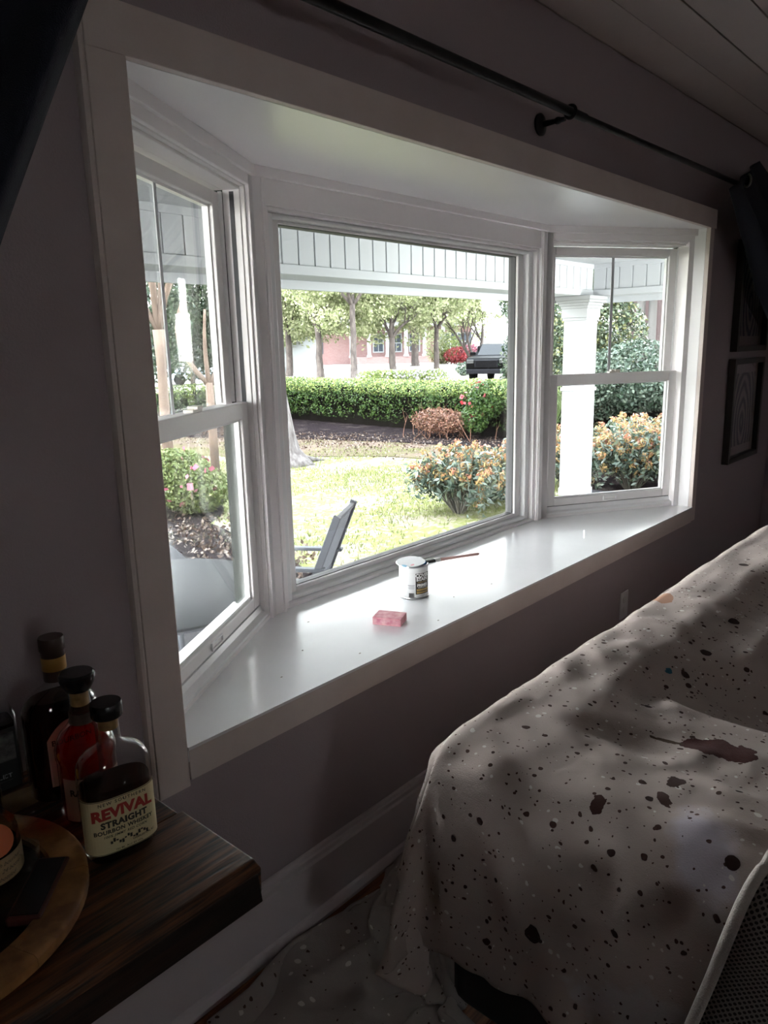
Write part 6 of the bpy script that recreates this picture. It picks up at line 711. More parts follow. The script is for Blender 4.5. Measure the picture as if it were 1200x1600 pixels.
0,-1,0,0,0,1,-2,2,0,0,0,0,-1,1,-1,1,-1,1,0,0,-1,1,0,0,0,0,0,-1,0,1,-1,1,0,0,0,0,0,0,0,1,-1,0,0,-1,1,1,0,-1,-1,1,0,-1,0,1,0,0,0,0,0,-1,0,1,-1,1,0,-1,0,-2,1,1,-3,-1,1,0,5,2,0,1,-1,-2,2,0,-1,1,0,1,-1,0,0,-1,1,0,0,2,0,1,-1,0,1,-1,0,0,0,1,-1,-1,-1,3,-1,0,1,0,-1,1,-1,1,0,0,0,-1,1,1,-1,-1,0,0,0,0,1,0,0,0,0,0,0,0,0,0,0,1,-1,0,0,0,-1,1,0,0,0,0,0,-1,0,1,0,0,-1,0,1,-2,2,1,-1,0,-1,0,0,0,-2,0,0,-1,0,0,0,2,2,2,1,-1,1,-1,0,1,-1,1,0,0,0,0,0,-1,1,2,-1,2,-1,1,0,0,0,0,0,0,-3,0,2,1,0,0,0,0,-1,0,-1,0,-1,0,0,0,1,1,0,1,0,0,0,0,0,0,0,0,0,-1,1,0,-1,1,0,0,-1,0,0,0,0,1,-1,-1,1,0,1,0,0,0,-2,1,0,1,-1,0,1,-1,0,0,0,1,0,0,-2,-1,0,-1,-1,-2,2,-1,2,0,1,0,2,-1,2,0,0,1,0,0,0,0,0,0,0,0,0,1,1,1,0,-1,1,0,0,0,-1,-1,2,-1,1,0,0,0,-1,1,1,-1,-1,-1,-2,4,0,0,-1,0,0,0,0,0,0,0,0,1,0,0,0,-1,1,0,-1,0,1,-1,0,0,1,0,0,-1,1,0,0,0,1,-1,-1,1,0,0,-1,1,0,-1,2,-2,2,-1,-1,0,0,-1,-1,0,-2,0,1,-2,0,3,-1,0,0,0,1,1,3,1,-1,0,0,1,0,-1,-1,1,0,0,0,1,1,0,1,-1,1,0,-1,-1,2,-1,2,-1,0,0,-1,0,1,-1,1,-1,1,0,-3,2,0,1,0,0,0,0,0,0,0,0,-1,1,0,0,0,-1,0,1,0,0,0,0,0,-1,0,0,1,-1,0,1,0,0,0,1,0,-1,-1,1,-1,1,0,-1,1,0,-1,1,0,0,-2,-2,0,-1,0,0,-1,1,2,0,0,-1,1,0,0,2,1,2,0,0,0,0,1,-1,0,-1,0,2,0,2,0,0,-1,0,0,-1,2,1,1,0,-2,0,-1,1,0,-1,1,0,2,-1,1,-1,-1,0,0,0,0,0,-1,0,0,1,0,0,0,-1,0,0,1,0,0,0,-1,1,0,-1,1,0,0,-1,1,0,0,0,-1,1,2,-1,-1,0,0,0,-1,1,-1,1,-2,2,0,0,-1,-2,-2,1,1,-1,-2,0,0,2,0,-1,2,-1,1,0,-1,1,1,2,0,0,1,0,1,-2,1,0,-1,2,1,0,-1,2,0,-1,1,-1,1,1,-3,3,-1,0,-1,1,0,0,0,-1,2,0,0,-1,0,-1,0,0,0,1,0,0,-1,1,0,-1,1,0,0,-1,1,-1,1,0,0,0,0,-1,1,0,0,-1,0,1,0,-1,1,1,-1,0,-1,0,1,0,-1,0,0,1,-1,-1,2,0,-3,2,-2,-2,-1,-1,0,-1,3,0,0,-2,1,0,1,-1,0,-1,1,2,2,0,1,0,1,-1,0,-1,0,5,0,0,-1,0,-4,1,3,0,-2,2,-1,0,0,1,0,0,-1,-2,1,0,1,1,0,0,-1,1,0,0,0,0,0,0,-1,0,0,0,0,1,0,-1,1,-1,0,0,1,0,0,-1,0,0,1,0,-1,0,1,0,0,-1,0,1,0,0,0,-1,1,0,-5,4,-1,0,1,-3,3,-5,0,0,0,-1,0,1,0,1,1,0,0,-2,0,-1,2,-1,0,1,1,1,3,1,0,-2,1,-1,-1,2,-2,3,-3,5,0,-1,-1,2,0,0,-1,1,-1,1,0,-3,3,1,-1,0,-1,0,0,1,-1,1,0,-2,1,1,0,0,0,0,0,0,0,0,0,-1,1,0,0,-1,1,0,0,0,0,-1,0,1,-1,0,0,1,0,0,-1,0,-1,1,1,-1,-3,5,-3,-1,-5,-2,4,1,-1,0,-1,0,1,0,2,0,0,0,0,-1,1,-1,0,0,0,0,0,1,0,0,2,3,0,1,0,-5,-1,2,-1,5,-2,1,-1,1,-1,0,-1,1,1,2,-2,-2,4,0,0,1,-1,1,0,-1,1,-2,-1,0,3,1,-1,0,0,-1,-1,0,0,0,0,0,0,1,-2,1,0,0,0,0,0,0,1,0,-1,2,-2,-2,0,0,1,1,-4,5,-4,2,0,0,-1,0,3,1,1,-4,-4,1,-1,1,-1,-2,-1,1,1,-1,1,0,-1,0,0,0,-1,1,0,0,0,0,1,0,0,6,-1,-1,5,0,-1,-1,-6,4,-1,1,1,1,0,0,1,-2,-3,2,0,0,-1,0,0,3,-1,0,2,-3,1,0,0,0,0,-3,-1,-1,1,1,-1,0,-1,1,1,1,2,0,0,-1,-1,1,0,0,0,-1,0,0,-1,2,1,-4,6,-1,-8,6,1,-2,1,-1,1,0,-1,-1,0,1,-5,3,-1,-2,-1,0,-1,0,1,0,0,0,-1,1,0,0,0,0,0,1,-1,0,1,-1,0,0,-1,1,-4,3,1,0,1,5,-1,2,0,-3,-3,3,2,-5,1,3,-2,2,0,1,0,1,-4,3,0,-2,1,0,0,0,0,-3,5,1,1,-1,0,1,0,0,-1,0,0,-3,2,-4,2,1,-1,0,0,0,1,1,-1,0,-2,1,-1,-4,2,5,0,-9,7,-4,0,-1,2,-3,-1,0,0,1,0,-1,2,-1,0,-1,0,1,0,0,0,0,1,-1,0,0,0,0,-1,1,0,0,-1,0,1,0,-1,2,-1,-2,0,-2,-1,1,0,3,2,3,-4,-4,2,0,0,0,0,0,0,2,1,2,-4,-2,1,1,5,-3,1,0,2,-2,-1,-1,0,0,0,0,0,0,-1,-1,-1,0,2,-1,0,0,0,0,0,-1,0,6,-1,-4,-1,1,2,-2,0,-3,3,-3,1,0,3,-3,2,0,1,0,1,0,2,-3,0,0,-2,1,1,0,0,-1,1,-1,1,0,0,0,0,0,-1,1,-2,2,0,0,0,1,0,-1,-1,0,0,0,-1,-1,-3,0,
0,2,3,1,0,-1,1,3,1,0,-3,-4,0,0,2,1,4,-7,5,-4,-2,-1,0,1,1,1,1,2,0,1,-3,-1,0,0,0,1,0,0,0,0,2,-1,0,-1,0,-3,3,0,0,-1,-1,3,0,0,0,-1,0,1,-2,1,1,3,-5,2,0,-1,-1,0,1,0,0,1,-1,1,0,-1,1,-1,0,1,0,-1,1,0,-1,2,-1,1,-1,0,0,2,-2,-2,1,0,0,0,0,0,0,-1,0,0,1,0,0,0,-3,-2,0,1,2,1,2,2,2,-3,1,-7,7,-2,0,-1,0,0,0,3,-5,-1,-1,8,-3,0,0,-1,0,0,2,-2,0,1,-1,1,-2,0,2,3,-3,3,-3,1,-2,-1,1,3,-2,1,-3,1,1,-1,-3,7,-1,-2,0,0,1,-2,1,-1,0,1,0,0,0,-1,1,0,-1,1,0,0,0,0,-1,1,-1,2,-1,-1,1,-2,1,0,0,0,1,0,-1,0,0,0,0,0,0,0,0,0,0,0,0,0,0,0,-1,-1,1,2,-1,-4,8,0,-1,-3,0,3,-6,4,4,-4,-1,1,-1,0,0,1,0,-2,6,-3,-2,2,-4,3,-5,7,-7,4,-1,1,-2,2,1,-2,0,0,0,1,1,-1,-1,0,-3,8,-3,-1,2,-1,-1,0,0,1,0,-1,0,1,0,-1,1,0,0,0,0,0,0,0,0,1,-2,0,-2,3,-1,1,-1,1,-1,0,0,1,1,0,-1,-1,0,0,0,0,1,0,0,-1,0,0,0,-1,-2,-1,3,2,0,-5,3,-1,2,1,-2,0,4,-5,1,1,-1,1,0,1,-1,0,0,-4,8,-2,0,-2,0,-1,-4,5,0,-2,2,0,-1,3,-2,2,-1,-1,0,-1,5,-3,0,1,-1,0,0,0,0,-1,0,1,1,-1,0,1,0,0,0,0,0,0,0,0,0,1,0,-1,0,-1,1,-3,-1,3,-1,1,-1,2,-2,0,3,-3,1,-1,2,0,-1,0,0,0,2,-2,3,-1,-1,-1,1,-1,-1,-1,1,1,0,-1,0,1,-1,-1,2,-4,5,1,-2,0,0,0,0,0,0,1,0,-5,7,-1,-1,-1,1,-1,1,-1,0,0,2,-1,4,-5,1,-1,1,0,1,-6,3,1,-7,6,1,0,0,0,1,0,0,1,0,0,0,-1,1,0,-1,1,-1,1,0,1,-1,0,1,-3,1,-2,1,0,0,0,1,-1,0,0,0,1,0,-5,3,-2,4,-3,1,1,-2,3,2,-6,2,0,1,-1,1,0,-2,4,-1,-1,-2,3,0,0,0,1,-2,0,2,-6,4,0,0,0,0,0,-1,-1,0,1,1,0,0,-1,1,0,-1,0,1,-1,1,1,1,-2,4,-4,3,-1,-2,-1,-6,5,3,1,0,0,0,1,0,-1,1,0,0,0,0,-1,1,0,-1,0,0,0,1,1,0,-4,3,-1,-4,2,1,1,0,-1,1,0,0,-1,0,-3,2,-3,1,0,6,-5,0,0,1,-4,6,-4,-3,-1,0,0,0,-1,0,0,2,1,0,0,1,0,1,2,-4,1,-1,2,-1,0,0,1,0,1,-2,0,-1,0,6,-3,-1,-1,6,-6,0,1,2,-1,2,2,-2,2,1,-2,3,-3,-2,2,-1,0,1,0,0,0,0,2,0,0,0,1,-1,0,1,-1,1,0,0,-2,1,0,1,-3,2,0,1,-1,0,0,-1,1,0,-1,1,-1,1,-2,3,-3,-1,0,-2,2,4,-5,2,-1,-1,-2,-1,0,0,1,1,-1,0,0,1,0,0,0,1,-1,1,-1,-1,1,1,0,0,2,0,-1,-1,1,0,-1,1,-2,-1,-1,1,3,-1,-4,5,0,-3,5,0,0,5,-3,-1,4,-3,-2,-2,0,2,0,0,0,2,0,0,0,0,1,0,1,-2,1,1,0,0,-1,0,1,-1,-1,0,-2,4,1,-2,0,0,0,1,-1,0,0,0,0,0,1,-3,1,0,-1,-1,-1,-1,4,1,-2,0,0,-4,3,3,2,-8,1,1,1,0,0,-1,-2,2,0,1,0,0,0,0,-4,5,-1,0,1,0,0,0,-3,2,1,-2,-1,2,0,0,-1,-2,3,1,0,-5,7,-1,1,0,4,0,-4,1,-3,-1,-1,-1,5,0,1,-1,0,0,0,0,0,0,1,-1,0,0,1,0,0,-1,1,-1,0,0,-1,0,2,-1,0,1,0,-1,-1,1,0,0,0,-1,2,-1,-1,0,0,-2,1,-3,6,-2,-3,3,1,0,0,2,1,-10,3,0,0,-2,0,3,-2,0,0,0,1,2,0,2,-1,1,-3,1,0,0,-1,1,2,-1,-4,6,-5,3,-1,1,0,-1,0,0,-2,5,-1,-1,1,-3,-3,6,-1,0,-3,1,2,0,-1,3,0,-1,1,0,-1,0,-1,1,1,0,0,-1,0,1,0,0,1,-2,1,-1,1,-1,0,1,1,-1,-2,2,-2,1,0,0,0,0,-2,2,-1,0,1,-4,3,-3,4,-2,1,3,2,1,-5,-1,0,-3,1,-1,1,0,-2,0,0,2,-2,0,1,4,-1,-1,0,0,0,0,1,-1,0,0,-2,6,-2,-2,-1,1,2,-2,5,-4,0,1,-4,4,0,0,-1,1,0,1,0,-3,3,0,-1,-2,2,0,1,-1,0,1,1,0,-1,1,0,-1,1,0,-1,1,0,0,0,-1,1,0,0,0,0,1,-1,-1,0,0,0,-1,1,0,-1,0,1,0,0,0,0,-4,4,0,-1,1,2,0,-2,-3,-2,4,-1,-1,0,0,-1,0,-1,-1,-1,5,0,-2,-1,5,0,-3,2,-2,1,0,2,-1,1,0,-3,1,2,2,-3,1,0,0,-2,3,1,-4,1,1,0,0,0,0,0,-2,3,-2,1,-1,0,1,0,0,1,-1,0,1,0,1,-1,0,0,-1,0,0,0,1,-1,1,-1,1,0,0,-1,1,0,0,0,-2,2,-1,-1,1,0,0,0,0,1,-1,0,0,0,-2,1,0,1,-3,3,-4,-1,2,1,1,-1,0,-2,0,-2,0,0,0,-2,2,2,0,-1,5,1,0,1,-1,-1,-1,2,-1,1,-1,-1,3,-2,1,-2,3,-4,3,-3,2,0,-1,1,0,-1,0,-1,-1,1,4,-1,3,-4,-1,1,0,1,-1,0,0,1,0,0,-1,0,0,
1,0,0,-1,1,0,-1,1,0,0,0,2,-1,-1,-1,0,0,1,-1,0,0,0,0,3,0,0,-1,-2,0,0,-1,0,0,1,-2,0,1,1,0,-1,-1,0,-1,0,-1,1,-3,0,0,0,-2,0,0,0,0,6,0,-2,1,0,0,0,0,0,1,-2,0,0,1,0,-2,-1,3,3,-6,-2,-3,2,1,0,-1,0,-1,9,-3,3,1,0,0,0,0,1,-2,2,-1,0,1,-1,1,-1,0,0,0,1,0,0,0,0,1,0,-1,0,0,0,0,-1,-1,1,1,-1,0,1,-1,-1,-1,3,2,1,0,-3,-1,-1,0,0,0,1,-4,5,-1,0,1,-3,1,-1,-1,0,-2,3,0,0,1,0,-1,0,2,-7,-5,1,1,0,0,0,1,1,-1,-1,0,1,0,0,0,0,-2,1,0,3,2,-1,-4,1,2,1,2,-2,4,0,1,0,1,0,1,0,0,0,-1,1,1,-1,1,-1,0,1,-1,1,0,0,-1,1,1,-1,0,0,-2,1,0,1,0,-1,0,1,-1,0,1,-1,0,-1,-2,1,2,2,2,-2,-2,-1,1,-1,1,1,-2,-1,1,-1,1,0,-1,0,0,1,1,1,-2,-3,0,1,2,-7,6,-4,0,1,-2,0,2,-2,0,1,0,-1,0,0,0,0,0,-2,3,-1,0,6,-4,2,-4,1,0,1,0,5,-2,2,-3,3,0,0,2,-2,0,1,-1,1,0,-1,1,1,-1,0,-1,0,1,0,0,-1,1,-1,1,1,-2,0,0,0,1,-1,-1,1,0,-1,2,-1,0,0,-2,-2,-2,1,6,1,-2,0,-1,1,0,-1,0,1,0,0,-2,0,0,-1,3,-1,-2,0,0,0,2,-7,2,-1,1,0,0,0,0,0,0,-1,0,0,1,2,0,-1,-2,1,0,0,0,1,-5,5,1,-2,-1,0,1,3,0,2,1,0,-1,2,0,-1,1,0,-1,1,1,0,0,0,-1,0,1,0,0,-1,0,0,0,-1,1,0,2,-4,2,1,-1,1,-1,-3,3,0,-1,0,2,-2,-1,1,3,-2,3,-6,1,2,0,0,0,0,-1,0,0,0,0,-1,1,-1,2,-4,0,3,1,1,-2,-6,2,0,-3,3,0,0,0,0,-1,0,0,0,0,0,-1,1,-1,1,0,4,-4,0,0,-3,2,-1,2,-1,1,1,3,-3,4,1,0,0,1,-1,1,-1,2,-1,-1,0,1,1,-1,0,0,-1,1,-1,0,1,-1,0,0,0,0,0,2,-1,0,0,1,3,-2,-2,-1,0,2,-3,0,0,2,-3,6,-6,7,-3,-2,0,0,0,0,0,0,0,-1,0,1,-3,1,0,0,-1,-3,-2,-1,1,2,0,-1,2,0,-1,-1,2,0,-1,0,0,0,0,0,-2,-1,2,2,-1,0,0,0,0,-1,-3,2,2,0,2,-1,3,-3,4,1,0,-1,2,0,-1,-1,1,1,0,1,0,-1,0,0,1,0,-1,1,0,-1,1,0,1,-1,0,-1,1,0,-1,0,-3,4,1,-3,1,0,1,-3,3,-1,-2,4,-2,3,-6,5,-3,1,0,0,0,-1,1,-2,1,1,-2,1,2,-1,1,-1,-1,-2,-1,-1,0,-1,0,-1,-1,0,1,0,-1,-1,2,-1,0,1,-1,1,0,-1,-1,1,1,1,0,-1,3,-4,-2,2,2,1,0,5,-3,2,1,1,-3,4,-1,-1,1,0,-1,1,1,-1,1,-1,0,0,0,1,-1,0,0,0,1,0,0,-1,1,-2,1,1,-1,-1,1,0,0,0,0,-1,2,-3,3,-1,-3,-1,0,2,2,0,0,0,0,0,-1,-2,2,3,-3,0,0,-2,-2,-1,1,1,2,0,-1,-3,0,0,-1,-1,4,-1,-1,-1,-1,0,4,-3,1,1,-1,-1,1,0,0,0,0,1,0,-3,1,-3,2,4,0,2,0,-1,1,2,3,-4,5,-4,1,0,0,0,-1,0,0,0,1,1,-1,0,-1,0,1,0,0,0,-1,1,0,-1,0,1,-1,0,0,-3,2,1,0,0,-1,-1,4,-1,2,-2,-1,0,0,-4,7,-3,0,0,-1,-1,0,5,-5,-1,-1,0,0,1,0,-2,-1,-1,0,0,1,0,-1,-1,1,2,-1,-1,-1,5,1,-2,-3,1,0,0,0,-1,1,-2,1,1,0,0,0,-1,0,0,3,-4,5,-1,4,-1,2,-4,3,1,-1,0,0,0,1,0,0,1,-1,0,0,-1,0,1,1,0,0,-1,0,0,0,0,1,-1,0,1,-1,0,-3,1,2,0,0,-1,3,-3,-1,0,4,1,-3,0,0,-3,5,-2,0,0,-3,5,-7,-1,0,-1,0,0,0,2,1,0,0,-1,-1,0,0,0,0,1,0,-1,-1,1,-2,-1,2,1,1,-1,0,1,-1,-1,0,4,-2,0,-1,1,-2,2,-2,3,-1,-1,1,7,-3,0,1,-1,0,1,0,1,0,-1,1,-2,-1,1,1,-1,2,1,0,0,-1,0,1,-1,0,-1,1,0,0,0,0,0,0,0,-1,1,0,0,0,-1,0,4,-5,-3,4,4,-1,0,-2,-2,3,1,-2,-2,-5,2,3,-1,5,0,-1,-2,-6,1,-2,0,-1,2,1,1,2,0,0,-3,-2,1,1,1,2,-7,6,0,-2,1,-1,1,0,-1,2,-1,-1,1,1,-3,2,0,-2,3,0,-2,6,-1,2,-2,1,-2,3,-1,0,0,0,0,0,-1,0,0,1,0,1,0,0,0,1,-2,1,0,1,-1,0,0,0,0,-1,0,0,-1,1,0,0,2,0,-1,2,3,-2,-9,0,2,1,4,0,-2,-4,1,-2,5,2,-2,1,-4,-1,-2,-1,1,-1,2,-3,1,2,0,-1,0,2,0,-3,2,-1,1,3,-6,3,0,0,1,-1,-1,1,1,1,-3,2,-1,0,-2,3,-1,3,-4,4,-2,7,-5,2,-1,0,1,-1,1,2,-1,-1,1,0,0,1,-1,0,0,2,1,0,-2,0,0,0,-1,1,0,1,-1,-1,0,0,-1,1,0,0,0,0,0,0,-2,5,-4,-1,-2,7,-1,0,-1,-4,-4,-1,-2,-2,9,0,-3,-2,1,-1,0,0,1,2,0,-1,2,0,-2,1,0,0,1,-1,1,0,1,-1,0,-1,1,1,-2,0,-1,1,0,0,3,-3,2,
-2,-1,1,0,1,-2,3,4,-5,-2,3,2,3,-2,0,0,1,-1,0,0,0,0,1,0,0,1,1,1,-1,-2,0,0,-1,2,0,0,0,0,-2,0,1,-1,0,0,0,0,0,0,2,-4,1,-3,-1,1,7,-2,-1,-2,-3,-2,4,-4,1,2,-5,-1,4,5,-3,0,2,3,2,1,-1,0,0,-1,-3,-3,1,0,-2,-1,3,0,1,-2,0,0,2,-1,-2,0,1,1,0,0,1,-1,0,-2,1,0,2,-4,1,-1,0,2,-1,1,3,-3,4,0,0,0,0,0,1,0,0,2,0,1,-1,0,-1,-1,2,-1,0,0,0,0,0,0,0,0,0,1,-1,-1,0,0,0,0,0,-1,0,2,2,0,1,-4,-2,-2,-2,-1,6,-6,5,-3,2,2,-5,-3,0,7,-2,-3,-1,0,0,1,0,0,1,2,1,-1,1,1,-1,-5,7,-1,-1,-1,0,1,0,-1,-1,1,1,1,0,-2,1,-1,2,-1,-1,-1,2,-1,0,-1,3,-1,6,-3,2,-2,0,0,0,0,1,0,0,-1,1,1,-1,0,0,0,-1,-1,3,0,-1,-1,1,-1,1,0,0,0,0,-1,0,0,0,0,0,0,0,1,-1,-1,-2,-2,0,-1,0,-1,9,-7,3,-5,2,1,2,0,0,-4,-4,7,3,0,-5,-1,-1,-1,1,1,1,3,-2,-2,2,3,1,-6,4,1,-6,6,-1,-1,-2,3,1,-1,0,-1,-3,4,-2,3,-7,5,-2,1,-2,-1,4,3,-2,-4,6,3,-3,0,0,0,1,-1,0,0,1,1,0,1,0,-1,-2,1,1,-1,0,1,1,-1,0,-1,0,1,0,1,-1,-1,0,0,0,0,0,1,-3,-2,-2,2,-1,0,0,0,6,-3,0,-4,0,2,-1,-1,4,-2,3,-2,-6,0,4,3,-3,0,6,2,-1,-4,0,-1,3,-4,0,1,2,-2,3,2,-3,-2,0,3,0,-1,0,-1,-2,4,-2,-1,2,2,-6,2,0,-1,-1,0,1,1,-2,4,0,1,0,0,1,-1,1,0,0,-1,1,0,1,-1,0,0,0,-1,1,0,1,-1,0,0,0,0,-1,1,-1,0,0,0,0,0,0,0,-2,4,-1,-2,-4,1,0,0,5,1,-7,-2,1,1,2,-2,0,0,4,-3,5,1,-4,-6,2,3,1,-4,-1,1,6,-1,0,-2,4,-2,0,0,-1,-1,0,2,0,0,0,-1,0,1,-1,4,2,-4,-1,-3,3,0,0,-2,2,-6,-1,5,-1,5,3,-6,2,0,0,1,0,-1,0,0,1,1,1,-1,1,-1,0,-1,1,-2,1,0,1,0,1,0,-1,0,0,0,-1,0,0,0,0,0,0,0,-2,-3,0,2,1,0,7,-2,-8,-2,0,0,2,0,0,0,1,-1,3,-4,4,3,1,-1,0,0,1,0,1,-3,-2,4,0,-4,1,2,-2,0,4,-1,-3,0,0,0,1,0,-1,1,-2,-4,6,-1,-3,1,3,-1,-3,4,-1,-5,1,4,-2,-1,-1,7,-2,1,-1,0,1,0,0,0,2,0,0,-1,0,0,1,-2,1,0,0,0,1,0,0,0,-2,2,-1,-1,0,0,0,0,0,0,1,-2,-1,1,2,-2,7,-5,-6,-2,2,0,1,1,0,-2,1,0,0,-1,2,-2,1,3,0,1,0,1,0,-2,-2,1,2,-1,1,0,0,-2,4,-6,1,3,-1,0,0,0,0,0,0,0,5,-8,4,0,0,0,-4,3,-3,6,-1,-7,6,-6,3,1,0,2,0,1,0,-2,1,-1,0,2,-2,0,1,0,0,-1,2,-1,1,0,-1,0,-1,0,0,3,0,-2,-2,1,0,0,0,0,0,0,0,0,-1,-1,8,-7,-5,0,2,0,2,2,-1,-3,-1,1,1,0,2,0,0,-1,-2,0,2,2,-4,-1,2,7,-4,-1,2,-1,2,-4,2,-3,3,0,0,0,0,0,0,0,0,0,2,5,-4,-2,-1,0,-2,2,0,0,-1,-4,-1,3,3,-1,4,-2,-1,1,-1,-1,1,0,1,0,0,1,0,-1,1,-1,1,-1,1,0,0,1,-1,0,-1,1,-1,-3,3,0,0,0,0,0,0,0,0,-2,1,2,5,-8,-4,0,0,1,2,1,-1,-1,0,-1,2,1,1,-1,1,1,1,-1,3,-4,0,0,1,4,-7,3,1,-2,2,-2,0,1,0,0,0,-1,1,0,0,0,0,0,2,3,-9,0,0,4,0,0,0,0,-2,-3,7,-4,-3,9,-8,1,2,1,-1,0,1,-1,1,0,0,1,-1,1,0,0,0,-1,1,0,-1,1,0,0,0,0,-1,-3,2,2,-1,0,0,0,0,0,1,-2,-2,2,5,-8,-2,0,1,5,-1,-2,-1,-1,0,-2,2,-1,-1,2,2,0,0,2,3,-2,1,-2,4,1,-5,1,2,-4,2,-1,0,1,1,-1,0,0,0,0,0,0,0,0,0,2,-7,-2,6,0,1,1,4,-5,0,-1,-1,-2,1,-1,-1,4,-1,2,0,-3,3,0,2,-2,0,-1,2,0,0,1,-2,0,0,0,-1,0,0,0,1,0,1,-1,1,-1,-1,0,0,0,0,0,0,0,-1,-2,5,-8,1,1,3,1,-4,0,-1,-1,-1,0,2,0,-1,0,-2,0,1,2,0,0,2,1,2,-2,-1,0,3,-1,2,-1,0,0,0,1,-1,0,0,0,0,0,0,0,0,0,-2,3,3,-3,-1,1,0,-4,3,0,1,-1,-7,9,-7,-1,6,1,0,0,-3,0,0,0,1,1,0,4,-1,-1,-1,1,0,0,-1,1,0,1,0,-3,0,1,-1,-5,6,0,-1,0,0,0,0,0,0,-2,0,-3,4,1,0,-3,-1,-1,-2,0,1,1,0,2,-2,0,0,0,-1,-1,-2,0,2,1,4,1,1,1,1,-2,0,-1,0,1,2,-2,-1,1,0,0,0,0,0,0,0,0,0,-1,-2,-1,4,0,-1,-1,0,2,0,0,3,-3,-8,7,0,-4,1,4,-1,0,-2,3,0,-1,-1,1,1,1,0,0,-1,1,0,0,0,-1,-2,-1,1,-2,-4,1,7,-13,-2,1,2,0,2,2,1,1,0,0,3,-4,-4,-1,0,-1,1,2,-1,0,0,-1,-2,2,1,0,2,2,3,2,0,0,1,-2,2,
